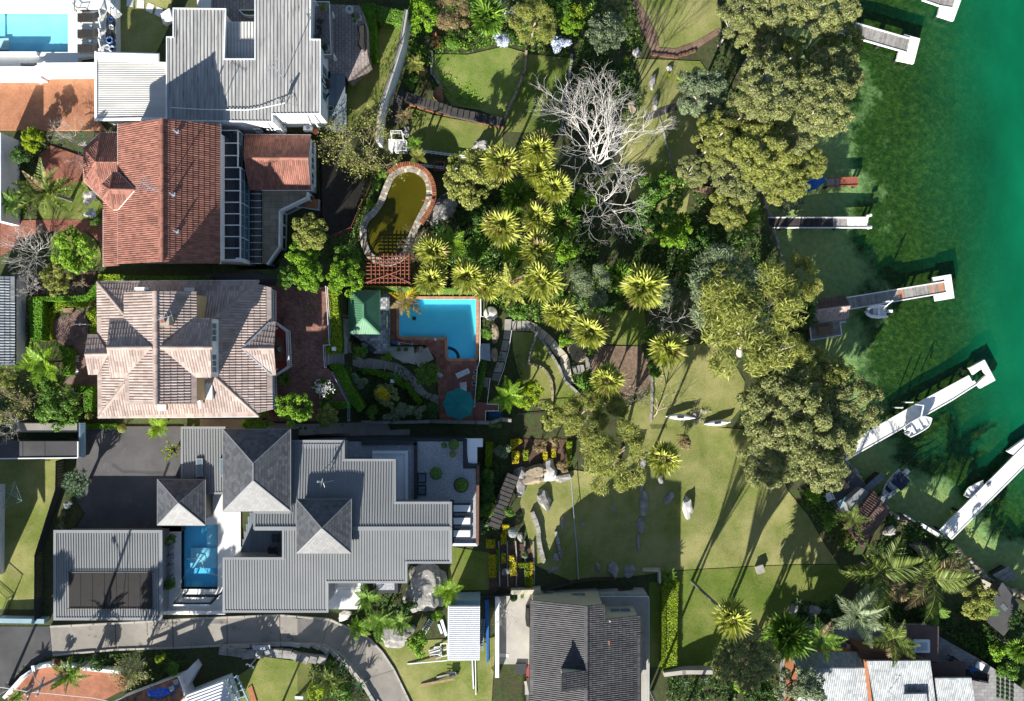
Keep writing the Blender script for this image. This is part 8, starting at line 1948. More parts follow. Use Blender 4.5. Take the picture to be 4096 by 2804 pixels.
bare(c4,310,690,150,3.0,'white leafless tree overhanging the sunlit entry court','bark_white',8,4,thick=.014)
bare(c2,1210,700,170,3.5,'dark twiggy tree beside the lower left brick court','bark_pale',10,4,thick=.014,leaf='leaf_gum',nleaf=1500)
bare(e1,1000,50,110,3.0,'grey leafless tree at the top edge of the garden','bark_white',7,4,thick=.02)
bare(e1,1570,110,110,4.0,'thin leafless tree with yellow leaves at the top edge','bark_tan',8,4,thick=.014,leaf='leaf_lime',nleaf=700)
bare(b1,720,170,70,1.5,'dead brown branches behind the clipped garden hedge','bark_tan',8,3,name='bare_shrub',cat='shrub',thick=.02)
# pollarded tree in the diamond hedge
pb=bare(b2,1140,1110,120,3.0,'pollarded pale tree with tufts of bleached leaves in the diamond hedge','bark_pale',6,1,base=b2(1150,1150),thick=.045,leaf='petal_white',nleaf=260,kids=(2,))
# ---- fan palms
fk='fan palms in the garden grove'
for (c,x,y,r,h,lab,lf) in (
 (e2,800,125,108,7,'fan palm at the upper left of the grove beside the rounded olive tree','leaf_palm'),(e2,985,60,105,8,'uppermost fan palm of the grove beside the bare white tree','leaf_palm'),
 (e2,985,175,95,7,'fan palm just below the uppermost one','leaf_palm'),(e2,1075,255,100,7,'fan palm at the right of the grove under the bare white tree','leaf_palm'),
 (e2,800,455,115,7,'large yellow fan palm in the left middle of the grove','leaf_palm'),(e2,985,415,100,6,'green fan palm in the centre of the grove','leaf_palm'),
 (e2,1115,440,90,5,'dark green fan palm at the right of the grove','leaf_palm_green'),(e2,990,590,112,6,'fan palm at the bottom of the grove above the lot boundary','leaf_palm'),
 (e2,440,595,95,4,'low fan palm right of the rust pergola','leaf_palm'),(e2,620,720,105,6,'fan palm above the upper right corner of the pool garden','leaf_palm'),
 (e2,430,735,90,4,'fan palm between the rust pergola and the pool','leaf_palm'),(e2,1010,745,115,7,'big yellow fan palm above the curving flagstone path','leaf_palm'),
 (e2,880,300,90,4,'dark shaded fan palm inside the grove','leaf_palm_green'),(e3,880,145,125,8,'fan palm with hanging dead leaves above the mossy patch','leaf_palm'),
 (e3,440,285,95,5,'fan palm beside the head of the curving flagstone path','leaf_palm'),(e3,605,380,105,6,'fan palm left of the mossy patch','leaf_palm'),
 (e3,1010,470,100,7,'isolated fan palm right of the leaf littered patch','leaf_palm'),(e3,692,632,95,6,'fan palm below the leaf littered patch','leaf_palm'),
 (e4,822,168,80,6,'solitary fan palm on the lower lawn below the boundary','leaf_palm'),(e1,870,150,150,4,'green fan palm at the top of the sunlit upper lawn','leaf_palm_green'),
 (d1,2280,660,90,4,'fan palm at the lower right edge beside the boat ramp','leaf_palm_green'),(e3,60,130,90,5,'fan palm above the rainwater tank','leaf_palm'),(e3,760,80,80,4,'small fan palm left of the fan palm with hanging dead leaves','leaf_palm_green')):
 palm('fan',c,x,y,r,h,lab,lf,group=fk)
palm('fan',d1,375,455,135,13,'tall fan palm with long bare leaning trunk on the lower lawn','leaf_palm',base=d1(110,205))
palm('fan',d1,740,565,165,6,'dense dark fan palm at the top of the harbour house patio','leaf_palm_green',n=46)
# ---- feather palms
for (c,x,y,r,h,lab,lf,kd) in (
 (a3,530,690,340,4.5,'large feathery palm in the front garden of the terracotta house','leaf_feather','feather'),(e3,180,145,125,6,'golden feather palm above the rainwater tank','leaf_palm','feather'),
 (b3,985,250,190,3.5,'golden leaved palm leaning over the top left pool corner','leaf_palm_gold','king'),
 (d1,1360,150,290,5,'tallest feather palm beside the lower right boathouse','leaf_feather','king'),(d1,1710,190,260,5.5,'feather palm at the right of the harbour garden','leaf_feather','king'),
 (d1,1215,430,190,7,'grey green feather palm over the harbour house patio','leaf_gum_grey','king'),(d1,1455,590,175,7,'feather palm beside the dark pergola roof of the harbour house','leaf_feather','king'),
 (d1,970,590,150,6,'drooping feather palm at the left of the harbour patio','leaf_palm_green','king'),(d2,700,1070,150,5,'young feather palm leaning over the lower boathouse roof','leaf_feather','king'),
 (c2,660,730,180,5,'feather palm over the white wall of the lower left brick court','leaf_palm_green','feather'),(c2,170,930,90,2,'small feather palm in the bottom left corner','leaf_palm_green','feather'),
 (c3,890,890,150,3,'yellowing feather palm inside the road bend','leaf_feather','feather'),(e2,840,745,110,5,'golden feather palm between two fan palms above the pool garden','leaf_palm','feather'),
 (d4,590,1370,130,6,'green feather palm beside the narrow timber jetty','leaf_palm_green','feather'),(d1,1860,120,110,5,'small feather palm by the lower right shore path','leaf_feather','king')):
 palm(kd,c,x,y,r,h,lab,lf)
# ---- tree ferns and cycads
for (c,x,y,r,h,lab,lf) in (
 (b1,400,880,215,3.5,'large bright tree fern left of the striped deck chairs','leaf_fern'),(a3,150,800,190,2.5,'dark tree fern at the left edge beside the feathery palm','leaf_palm_green'),
 (c3,1880,130,135,3,'bright tree fern above the shed','leaf_fern'),(e3,180,715,95,3,'lime tree fern below the left flagstone path','leaf_fern'),(e2,540,545,90,4,'tree fern under the rounded olive tree','leaf_fern'),
 (e2,850,595,75,4,'lime tree fern at the bottom of the palm grove','leaf_fern'),(e1,310,1110,75,3,'shaded tree fern below the wire cage platform','leaf_palm_green'),(e1,330,1215,85,3,'tree fern with patterned fronds above the pond end','leaf_olive'),
 (e1,310,500,85,2,'yellowing tree fern left of the sunlit upper lawn','leaf_olive'),(e1,235,900,75,3,'brown tree fern beside the dark timber steps','leaf_brown'),(b1,1440,1470,120,2,'yellow tree fern below the lower eave of the pinkish house','leaf_fern'),
 (c3,1200,190,130,3,'green tree fern below the grey roof corner','leaf_palm_green'),(c3,1310,400,150,3,'wide tree fern over the road bend boulders','leaf_palm_green'),(c3,1130,440,110,2,'low tree fern overhanging the road edge','leaf_fern'),(c3,1470,400,120,3,'tree fern between the two grey boulders','leaf_palm_green'),
 (d1,1720,410,95,3,'tree fern below the right feather palm','leaf_palm_green'),(d1,2060,390,85,3,'tree fern beside the dark roof at the right edge','leaf_palm_green'),(e1,800,0,90,3,'tree fern at the top edge above the green fan palm','leaf_palm_green')):
 palm('fern',c,x,y,r,h,lab,lf)
palm('cycad',c4,1990,250,100,.8,'dark cycad behind the beige corner wall on the lower lawn');palm('cycad',b2,780,1040,85,.8,'cycad against the verandah balustrade','leaf_palm_green')
for (c,x,y,r,h,lab,lf,n) in (
 (e1,470,295,48,.5,'upper copper leaved spiky plant left of the green fan palm','leaf_copper',26),(e1,478,350,48,.5,'lower copper leaved spiky plant left of the green fan palm','leaf_copper',26),(e1,400,670,60,.5,'straw coloured spiky plant beside the round brown boulder','leaf_brown',40),
 (e1,1650,715,70,.6,'dark spiky lily in the shade right of the shaded lawn','leaf_palm_green',26),(e1,1610,560,60,.6,'spiky lily under the tall red flower','leaf_palm_green',24),(d1,820,345,40,.3,'small agave at the edge of the shaded lower lawn','leaf_agave',18),
 (d1,1005,385,55,.4,'agave in the row above the harbour patio','leaf_agave',20),(d1,880,435,55,.4,'agave between the rocks above the harbour patio','leaf_agave',20),(d1,1775,60,50,.4,'agave by the lower right shore path','leaf_agave',20),(c3,1000,760,75,.6,'blue green agave inside the road bend','leaf_agave',24),(c3,1150,920,70,.6,'shaded agave lower in the road bend','leaf_agave',24),
 (d2,1500,1240,45,.4,'agave at the foot of the lower right jetty','leaf_agave',18),(d4,110,480,32,.3,'small spiky tuft on the right middle lawn','leaf_lime',16),(d4,170,500,26,.3,'second spiky tuft on the right middle lawn','leaf_lime',16),(e1,1945,470,38,.3,'spiky tuft left of the right middle lawn','leaf_lime',18),(d1,50,880,50,.4,'agave at the bottom below the grey block wall','leaf_agave',20),(d1,190,870,45,.4,'second agave at the bottom below the grey block wall','leaf_agave',20)):
 palm('spike',c,x,y,r,h,lab,lf,n=n)
# yucca-like rounded heads by the driveway
def head_tree(c,x,y,r,h,label,leaf,nh,blades=26):
 p,b,R_=place(c,x,y,r,h);t=thing('yucca_tree',label,'tree',b);mb=MB()
 mb.tube([b-Vector((0,0,.3)),b.lerp(p,.5)],[.22,.18],7)
 for i in range(nh):
  a=i*2.4;q=math.sqrt((i+.4)/nh)*R_*.82;e=p+Vector((math.cos(a)*q,math.sin(a)*q,(1-(q/R_)**2)*R_*.5))
  mb.tube([b.lerp(p,.5),b.lerp(p,.7).lerp(e,.4),e],[.1,.08,.06],5);rosette(t,e,R_*.3,BLADE,blades,leaf,1.3,-.2,'leaf')
 mb.obj('trunk','bark_brown',t)
head_tree(b4,665,435,138,2.2,'large round headed yucca tree beside the dark driveway','leaf_agave',26,22)
head_tree(b4,1440,170,100,1.6,'yellow green spiky shrub in the driveway corner by the grey annex','leaf_lime',9,22)
# ---- broadleaf trees and shrubs
for (c,x,y,r,h,lf,kd,lab) in (
 (a3,380,110,150,2.5,'leaf_lime','broad','yellow green tree left of the dense grey leafless shrub'),(a3,250,310,130,2.2,'leaf_dark','bush','dark camellia shrub beside the white building side'),(a3,850,1340,280,3.2,'leaf_bright','broad','round lime green tree in the front garden of the terracotta house'),
 (a3,1020,760,100,1.2,'petal_white','bush','white flowering shrub against the porch of the terracotta house'),(a3,1010,930,75,1.0,'petal_blue','bush','mauve flowering shrub below the white flowering one'),(a3,1060,1010,70,.9,'leaf_mid','bush','small green shrub at the corner of the terracotta house path'),(a3,330,210,70,1.4,'leaf_copper','bush','rust leaved shrub by the front court'),
 (a4,1220,1140,240,4,'leaf_olive','broad','pale dense conifer beside the white balcony of the terracotta house'),(a4,1150,1400,210,3,'leaf_bright','broad','lime green tree at the lower end of the sunroom balcony'),(a4,1640,1400,170,3,'leaf_mid','broad','dark green tree between the conifer and the rust pergola'),(a4,1960,600,85,.8,'leaf_mid','bush','upper ivy mound beside the murky pond'),(a4,1900,820,75,.8,'leaf_bright','bush','middle ivy mound beside the murky pond'),(a4,1840,990,75,.8,'leaf_mid','bush','lower ivy mound beside the murky pond'),(a4,2020,470,80,.8,'leaf_mid','bush','ivy mound at the top end of the murky pond'),
 (b1,540,130,175,2.4,'leaf_olive','broad','clipped olive green tree above the circular brick patio'),(b1,470,1060,170,2.2,'leaf_mid','broad','rounded green tree below the large bright tree fern'),(b1,560,1300,220,3,'leaf_mid','broad','dense green tree at the lower left of the pinkish house'),(b1,50,1030,120,2.4,'leaf_olive','broad','olive tree at the left edge below the pale tiled roof'),(b1,820,1370,45,.7,'leaf_olive','bush','small shrub at the lower left corner of the pinkish house'),(b1,1110,1485,42,.7,'leaf_olive','ball','clipped ball shrub below the lower eave of the pinkish house'),(b1,855,1225,30,.5,'leaf_mid','ball','potted ball shrub beside the left wall of the pinkish house'),(b1,860,1280,26,.5,'leaf_mid','ball','second potted ball shrub beside the left wall of the pinkish house'),
 (b2,800,120,120,3,'leaf_mid','broad','leftmost of the three trees above the brick terrace'),(b2,1010,110,170,4,'leaf_bright','broad','middle of the three trees above the brick terrace'),(b2,1330,120,190,4,'leaf_bright','broad','rightmost and largest of the three trees above the brick terrace'),(b2,520,1420,150,3,'leaf_bright','broad','lime tree at the lower right corner of the pinkish house'),(b2,860,1300,190,4,'leaf_bright','broad','bright green tree at the foot of the brick terrace'),(b2,1160,1370,125,3,'leaf_olive','broad','cream tipped tree right of the bright green tree'),
 (b2,1440,1050,100,1.2,'leaf_gum_grey','bush','grey green shrub below the concrete steps'),(b2,1700,1180,130,2,'leaf_gum','broad','dark olive tree with a golden top in the sunken garden'),(b2,1670,1170,75,2.9,'leaf_yellow','bush','golden blossom head above the dark olive tree'),(b2,1575,1335,78,1.2,'leaf_mid','bush','green shrub at the lower edge of the sunken garden'),(b2,1740,1370,90,1.4,'leaf_gum_grey','bush','grey shrub at the lower edge of the sunken garden'),(b2,1860,1330,100,1.6,'leaf_gum_grey','bush','grey green shrub left of the teal umbrella'),(b2,1340,960,50,.7,'leaf_mid','bush','low shrub at the corner of the diagonal hedge'),(b2,1460,800,88,1.0,'leaf_mid','bush','rounded shrub beside the black barbecue'),(b2,1700,838,60,.6,'leaf_bright','bush','low flowering mound beside the concrete path'),(b2,1170,688,28,.5,'leaf_hedge','ball','small clipped ball at the end of the lime hedge'),(b2,1760,1030,80,.9,'leaf_mid','bush','shrub at the bend of the curved hedge'),
 (b3,1205,1020,150,1.8,'leaf_mid','broad','large dark green bush beside the tiled pool deck'),(b3,1130,1390,95,1.4,'leaf_gum_grey','bush','grey shrub below the end of the garden path'),(b3,1250,1390,100,1.4,'leaf_dark','bush','dark shrub beside the tiled deck corner'),(b3,1820,600,85,1.0,'leaf_mid','bush','shrub below the rainwater tank'),(b3,1330,1030,40,.6,'petal_white','bush','small cream flowering shrub at the pool deck edge'),(b3,1900,1530,80,1.0,'leaf_mid','bush','shrub below the blue tub'),
 (e1,370,130,150,3,'leaf_bright','broad','bright green tree beside the top of the diagonal white wall'),(e1,580,130,155,3,'leaf_brown','fea','brown feathery shrub tree at the top edge'),(e1,1220,180,200,4,'leaf_olive','fea','olive feathery tree above the sunlit upper lawn'),(e1,1440,350,95,2.5,'petal_blue','bush','silver blue flowering shrub at the top of the shaded lawn'),(e1,985,300,80,2,'petal_blue','bush','pale blue flowering shrub at the top of the sunlit upper lawn'),(e1,1520,200,110,3,'leaf_bright','broad','yellow green tree behind the silver blue shrub'),(e1,1790,280,190,4,'leaf_gum_grey','broad','grey green tree left of the brown paver path'),(e1,290,640,70,1.2,'leaf_mid','bush','green shrub at the foot of the diagonal white wall'),(e1,620,320,80,1.2,'leaf_mid','bush','shrub at the top left of the sunlit upper lawn'),(e1,1860,80,120,3,'leaf_gum','broad','gum like tree at the top edge beside the paver path'),(e1,1400,80,120,3,'leaf_mid','broad','green tree at the top edge behind the olive feathery tree'),
 (e2,640,205,165,4.5,'leaf_olive','broad','large rounded olive tree left of the fan palm grove'),(e2,1240,330,75,2.5,'leaf_bright','bush','bright shrub beneath the bare white tree'),(s0,2640,790,120,4,'leaf_mid','broad','mid green tree right of the palm grove'),(s0,2690,920,95,3,'leaf_bright','broad','bright green tree below the mid green one'),(s0,2560,900,90,2.5,'leaf_dark','broad','dark tree between the palm grove and the bright green tree'),(e2,700,380,90,2,'leaf_dark','bush','dark shrub under the rounded olive tree'),(e2,650,590,95,2.5,'leaf_mid','bush','green shrub mass right of the pond'),(e2,1130,590,80,2.5,'leaf_bright','bush','lime shrub at the lower right of the grove'),
 (e3,590,130,130,5,'leaf_gum_grey','fea','greyish feathery tree between two fan palms'),(e3,690,200,80,2.5,'leaf_dark','bush','dark shrub below the greyish feathery tree'),(e3,560,200,70,2.0,'leaf_mid','bush','shrub above the curving path palms'),(e3,230,270,65,1.5,'leaf_mid','bush','shrub at the head of the flagstone steps'),(e3,480,425,50,1.2,'leaf_bright','bush','small shrub outside the curving path'),(e3,580,655,75,1.4,'leaf_mid','bush','orange flecked shrub below the curving path'),(e3,275,700,95,2.4,'leaf_lime','broad','yellow green tree beside the lime tree fern'),(e3,915,400,50,1.5,'leaf_mid','bush','upper shrub of the column left of the isolated palm'),(e3,925,490,50,1.4,'leaf_dark','bush','middle shrub of the column left of the isolated palm'),(e3,945,575,50,1.3,'leaf_mid','bush','lower shrub of the column left of the isolated palm'),(e3,605,490,32,.8,'leaf_mid','bush','small shrub beside the flat stone by the leaf litter'),(e3,1000,180,90,3,'leaf_gum_grey','broad','drooping tree right of the palm with dead leaves'),
 (e4,165,493,24,.6,'leaf_silver','ball','silver ball shrub beside the yellow hedge cubes'),(e4,220,588,20,.5,'leaf_gum_grey','bush','small grey shrub in the stepped beds'),(e4,137,662,22,.5,'leaf_silver','bush','pale shrub between yellow hedge blocks'),(e4,285,110,40,1,'leaf_brown','bush','left brown shrub above the rockery'),(e4,350,100,36,1,'leaf_brown','bush','right brown shrub above the rockery'),(e4,380,205,34,.8,'leaf_brown','bush','brown shrub right of the pale rockery boulder'),(e4,915,95,42,.8,'leaf_brown','bush','dry shrub on the lower lawn beside the boundary'),(e4,120,130,45,1.2,'leaf_gum_grey','bush','grey green shrub beside the lime hedge block'),(e4,30,300,60,1.5,'leaf_dark','broad','dark shrub against the gravel terrace edge'),(e4,40,400,45,1.2,'leaf_mid','bush','green shrub below the dark one at the gravel terrace'),(e4,150,400,30,.8,'leaf_mid','bush','low shrub beside the dark timber steps'),
 (d1,460,720,240,10,'leaf_gum','gum','white limbed gum tree at the bottom right of the dark tiled house'),(d1,820,920,190,5,'leaf_gum_grey','broad','dark green tree overlapping the harbour house roof'),(d1,560,960,120,4,'leaf_dark','broad','dark tree at the bottom edge under the gum'),(d1,2000,330,140,4,'leaf_olive','broad','dark rounded tree beside the dark roof at the right edge'),(d1,2280,470,90,3,'leaf_dark','broad','dark tree at the right edge above the fan palm'),(d1,2150,660,85,1.5,'leaf_bright','bush','upper bright shrub along the harbour patio'),(d1,2200,780,85,1.5,'leaf_mid','bush','lower bright shrub along the harbour patio'),(d1,430,880,70,2,'leaf_bright','bush','bright shrub under the white limbed gum'),(d1,640,600,110,4,'leaf_mid','broad','green tree left of the dense dark fan palm'),
 (c1,1820,195,44,.5,'leaf_mid','ball','largest ball shrub of the trio on the gravel terrace'),(c1,1742,200,25,.4,'leaf_mid','ball','smallest ball shrub of the trio on the gravel terrace'),(c1,1812,273,28,.4,'leaf_olive','ball','lowest ball shrub of the trio on the gravel terrace'),(c1,1680,425,52,.6,'leaf_mid','ball','single ball shrub in the middle of the gravel terrace'),(c1,1880,515,52,.8,'leaf_mid','ball','rounded shrub in the dark circular planter on the gravel terrace'),(c1,2080,450,75,1.5,'leaf_mid','bush','upper green shrub right of the gravel terrace'),(c1,2085,600,80,1.5,'leaf_dark','bush','lower green shrub right of the gravel terrace'),(c1,2110,690,45,1.0,'leaf_lime','bush','lime shrub right of the gravel terrace'),(c1,2060,830,45,.9,'leaf_gum_grey','bush','grey shrub beside the white skylight panels'),
 (b4,580,625,45,.6,'leaf_silver','bush','silver shrub below the yucca tree'),(b4,542,700,24,.4,'leaf_gum_grey','bush','small grey shrub along the dark fence'),(b4,527,790,36,.5,'leaf_gum_grey','bush','lower grey shrub along the dark fence'),(b4,1450,905,48,.8,'leaf_mid','bush','potted green shrub beside the deep blue pool'),(b4,1385,930,40,.8,'leaf_bright','bush','bright shrub against the garage beside the deep blue pool'),(b4,1425,1285,65,.9,'leaf_mid','bush','trailing shrub at the lower left of the deep blue pool'),
 (c3,1650,560,125,1.2,'leaf_bright','bush','bright shrub beside the leaning ladder'),(c3,1560,250,90,1.2,'leaf_dark','bush','dark shrub between the fern and the large boulder'),(c3,1790,330,60,.9,'leaf_bright','bush','lime shrub below the bright tree fern'),(c3,800,960,110,1.4,'leaf_lime','bush','yellow green shrub inside the road bend'),(c3,1000,990,110,1.4,'leaf_mid','bush','green shrub low inside the road bend'),(c3,880,760,70,1.0,'leaf_mid','bush','shrub above the agaves in the road bend'),(c2,1500,590,60,1.0,'leaf_lime','bush','yellow flowering shrub by the road wall'),(c2,1620,680,80,1.0,'leaf_mid','bush','green shrub beside the white blade wall'),(c2,900,620,100,1.0,'leaf_dark','bush','dark shrub behind the lower left white wall'),(c2,540,620,60,.8,'leaf_copper','bush','copper shrub at the white wall end'),
 (d2,330,880,90,1.2,'leaf_bright','bush','bright shrub at the upper bank of the shaded boat slab'),(d2,480,1080,90,1.2,'leaf_mid','bush','shrub on the bank left of the brown boathouse'),(d2,1250,1180,110,1.5,'leaf_dark','broad','dark shrub above the white seawall plank'),(d2,1050,1090,80,1.2,'leaf_dark','bush','dark shrub right of the brown boathouse'),(d2,1560,1330,80,1.2,'leaf_dark','bush','dark shrub at the foot of the lower right jetty'),(s0,2780,1110,80,2,'leaf_dark','bush','dark shrub on the slope left of the feathery trees'),(s0,2830,990,100,3,'leaf_dark','broad','dark tree on the slope above the boundary'),(s0,2760,1050,70,2,'leaf_mid','bush','green shrub on the slope above the boundary')):
 tree(c,x,y,r,h,lf,lab,kd,bark='bark_tan' if kd in ('fea','gum') else 'bark_brown')
# ---- hedges
hd=[(a2,'1750,50 1930,30 1950,640 1860,640 1835,270 1800,200',1.8,'leaf_hedge','tall glossy hedge between the paved terrace and the wedge lawn'),(a2,'1935,50 2280,130 2235,255 2040,245 1935,210',1.6,'leaf_mid','dark glossy hedge across the top of the wedge lawn'),
 (b1,'258,292 640,285 780,270 880,150 882,235 790,325 640,330 384,322 376,690 272,690',1.5,'leaf_hedge','tall square clipped hedge round the circular brick patio'),(b1,'490,345 620,320 760,335 882,240 880,280 770,390 690,380 600,375 540,400 490,440 460,520 455,600 480,690 420,650 395,560 420,430',.5,'leaf_lime','low lime border hedge curving round the circular brick patio'),(b1,'880,330 882,622 820,622 812,500 775,430',.4,'leaf_lime','low lime planting wedge between patio and pinkish house'),
 (b1,'520,730 655,780 640,1005 560,1000 570,840',1.2,'leaf_hedge','dark hedge behind the striped deck chairs'),(b1,'600,1100 838,1105 832,1335 765,1335 758,1165 600,1165',1.1,'leaf_hedge','L shaped clipped hedge at the lower left of the pinkish house'),(b1,'890,85 1090,85 1090,140 890,140',1.0,'leaf_lime','lime hedge above the top left corner of the pinkish roof'),(b1,'1095,100 1909,100 1909,140 1095,140',.8,'leaf_mid','thin green hedge along the top eave of the pinkish roof'),(b1,'780,1450 1060,1450 1060,1490 780,1490',.7,'leaf_hedge','low hedge below the lower left eave of the pinkish house'),
 (b2,'1172,212 1240,220 1262,480 1278,735 1262,800 1146,805 1146,738 1200,728',1.0,'leaf_lime','bright lime clipped hedge along the right side of the brick terrace',11.0),(b2,'1160,910 1272,904 1482,1300 1440,1335 1372,1262 1225,982',1.3,'leaf_hedge','broad diagonal clipped hedge below the concrete steps',10.4),(b2,'1090,1250 1358,1246 1358,1302 1090,1312',1.0,'leaf_hedge','clipped hedge below the pollarded tree',11.2),(b2,'1125,1035 1250,1135 1150,1235 1020,1132',.7,'leaf_hedge','diamond shaped clipped hedge round the pollarded tree',11.4),(b2,'1445,945 1600,955 1760,1008 1840,1060 1860,1130 1760,1075 1600,1000 1480,985',1.0,'leaf_hedge','curved clipped hedge along the lower side of the garden path'),(b3,'950,1120 1000,1100 1145,1300 1110,1335',1.0,'leaf_hedge','straight clipped hedge leading down to the tiled deck'),
 (b3,'548,112 1730,140 1730,205 1180,205 850,175 552,148',1.8,'leaf_olive','long olive hedge along the top of the pavilion and pool'),(b3,'1728,872 1810,882 1762,1200 1725,1290 1700,1280',1.0,'leaf_mid','green hedge along the outside of the pool fence'),(c1,'2075,180 2130,182 2115,372 2070,366',1.0,'leaf_lime','lime hedge block right of the gravel terrace'),(c4,'1938,338 2110,336 2092,620 2088,1190 1932,1225',.9,'leaf_lime','wide clipped hedge strip down the right side of the dark tiled house'),
 (e4,'155,90 195,82 208,95 162,132',.7,'leaf_yellow','yellow hedge corner at the top left of the rockery'),(e4,'162,137 195,140 190,190 162,190',.7,'leaf_yellow','square yellow hedge below the yellow corner'),(e4,'215,135 236,130 232,176 213,178',.7,'leaf_lime','small lime hedge right of the square yellow one'),(e4,'300,140 318,140 318,180 300,180',.6,'leaf_yellow','small yellow hedge cube between the brown shrubs'),(e4,'402,95 426,95 420,200 408,205',.7,'leaf_lime','upright lime hedge strip at the right of the rockery'),(e4,'340,122 354,122 354,162 336,162',.6,'leaf_yellow','tiny yellow hedge cube under the right brown shrub'),
 (e4,'132,264 150,264 150,288 132,288',.6,'leaf_yellow','topmost yellow hedge cube beside the dark timber steps'),(e4,'75,333 92,333 92,358 75,358',.6,'leaf_lime','lime hedge cube beside the dark timber steps'),(e4,'58,403 82,403 82,432 58,432',.6,'leaf_yellow','yellow hedge cube at the gravel terrace corner'),(e4,'121,460 150,462 146,500 121,496',.6,'leaf_yellow','slanted yellow hedge cube beside the silver ball'),(e4,'114,500 136,500 136,545 114,545',.6,'leaf_yellow','tall yellow hedge cube below the slanted one'),(e4,'50,526 86,526 86,562 50,562',.6,'leaf_yellow','large yellow hedge cube left of the stepped beds'),(e4,'62,593 92,593 92,690 62,690',.6,'leaf_yellow','long yellow hedge block at the left of the stepped beds'),(e4,'93,568 106,568 106,664 93,664',.5,'leaf_hedge','thin green hedge beside the long yellow block'),(e4,'117,588 134,588 134,628 117,628',.5,'leaf_yellow','small yellow hedge in the second stepped bed'),(e4,'146,598 172,598 172,622 182,624 180,682 156,682',.6,'leaf_yellow','stepped yellow hedge in the third bed'),(e4,'192,630 236,628 238,735 221,735 218,648 194,648',.6,'leaf_lime','L shaped lime hedge in the fourth bed'),(e4,'241,625 254,625 254,738 240,738',.6,'leaf_yellow','thin yellow hedge at the right of the stepped beds')]
for q in hd:hedge(*q[:5],z=q[5] if len(q) > 5 else None)
# ---- undergrowth masses
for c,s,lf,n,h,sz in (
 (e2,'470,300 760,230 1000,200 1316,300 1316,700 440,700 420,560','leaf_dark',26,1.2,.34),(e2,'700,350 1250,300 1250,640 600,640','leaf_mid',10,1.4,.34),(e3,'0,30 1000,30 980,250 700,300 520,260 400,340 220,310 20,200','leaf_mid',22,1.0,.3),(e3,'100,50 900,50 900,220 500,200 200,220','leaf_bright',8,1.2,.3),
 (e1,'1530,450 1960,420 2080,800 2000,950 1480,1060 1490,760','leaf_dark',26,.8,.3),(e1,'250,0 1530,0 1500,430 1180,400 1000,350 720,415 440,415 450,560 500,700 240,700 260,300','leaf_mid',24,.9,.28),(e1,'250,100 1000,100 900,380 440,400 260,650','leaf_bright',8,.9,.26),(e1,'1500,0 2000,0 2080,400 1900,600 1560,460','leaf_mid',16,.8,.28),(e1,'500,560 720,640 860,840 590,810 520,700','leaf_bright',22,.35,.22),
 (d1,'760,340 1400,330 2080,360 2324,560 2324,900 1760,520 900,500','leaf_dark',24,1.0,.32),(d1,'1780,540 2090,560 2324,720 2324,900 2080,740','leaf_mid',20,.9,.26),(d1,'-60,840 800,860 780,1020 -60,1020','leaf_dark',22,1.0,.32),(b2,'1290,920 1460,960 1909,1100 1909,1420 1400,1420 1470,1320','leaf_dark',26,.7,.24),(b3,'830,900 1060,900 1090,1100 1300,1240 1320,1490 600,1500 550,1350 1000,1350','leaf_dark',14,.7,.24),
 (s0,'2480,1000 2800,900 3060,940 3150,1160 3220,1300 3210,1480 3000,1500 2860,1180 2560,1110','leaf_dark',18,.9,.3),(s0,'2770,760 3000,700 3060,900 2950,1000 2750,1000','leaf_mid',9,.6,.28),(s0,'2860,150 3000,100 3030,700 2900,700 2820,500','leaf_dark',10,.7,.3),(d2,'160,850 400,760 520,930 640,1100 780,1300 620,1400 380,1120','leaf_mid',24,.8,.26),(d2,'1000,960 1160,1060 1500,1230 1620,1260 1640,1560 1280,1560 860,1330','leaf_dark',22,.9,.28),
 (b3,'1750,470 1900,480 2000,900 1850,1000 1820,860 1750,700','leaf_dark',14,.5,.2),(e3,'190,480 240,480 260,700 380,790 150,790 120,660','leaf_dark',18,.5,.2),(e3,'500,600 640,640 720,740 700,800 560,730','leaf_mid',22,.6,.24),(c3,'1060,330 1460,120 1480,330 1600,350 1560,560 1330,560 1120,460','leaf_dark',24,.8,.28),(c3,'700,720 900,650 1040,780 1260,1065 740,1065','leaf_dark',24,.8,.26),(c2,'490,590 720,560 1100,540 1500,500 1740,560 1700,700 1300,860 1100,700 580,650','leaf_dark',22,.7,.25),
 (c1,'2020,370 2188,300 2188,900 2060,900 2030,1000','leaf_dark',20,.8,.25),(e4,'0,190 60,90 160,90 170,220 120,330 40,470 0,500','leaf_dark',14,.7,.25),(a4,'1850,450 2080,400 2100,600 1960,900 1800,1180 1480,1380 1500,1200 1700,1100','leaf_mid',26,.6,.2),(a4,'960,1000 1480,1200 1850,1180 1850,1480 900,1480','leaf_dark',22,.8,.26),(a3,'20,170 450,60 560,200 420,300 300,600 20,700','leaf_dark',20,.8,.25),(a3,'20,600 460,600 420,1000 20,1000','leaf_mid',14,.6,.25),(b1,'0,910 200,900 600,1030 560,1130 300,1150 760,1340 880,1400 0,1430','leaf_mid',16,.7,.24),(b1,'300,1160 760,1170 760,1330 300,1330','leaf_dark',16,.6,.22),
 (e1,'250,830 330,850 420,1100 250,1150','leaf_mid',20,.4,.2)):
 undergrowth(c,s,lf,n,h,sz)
undergrowth(b1,'150,110 260,110 260,700 200,900 150,900','dry_twig',60,.9,.3,'dry_creeper',thin=.12)
undergrowth(b1,'380,220 760,150 790,270 640,285 380,285','dry_twig',60,.7,.3,'dry_creeper',thin=.12)
undergrowth(e3,'700,640 1000,600 1060,800 760,830','dry_twig',10,.2,.3,'fallen_twigs',thin=.12)
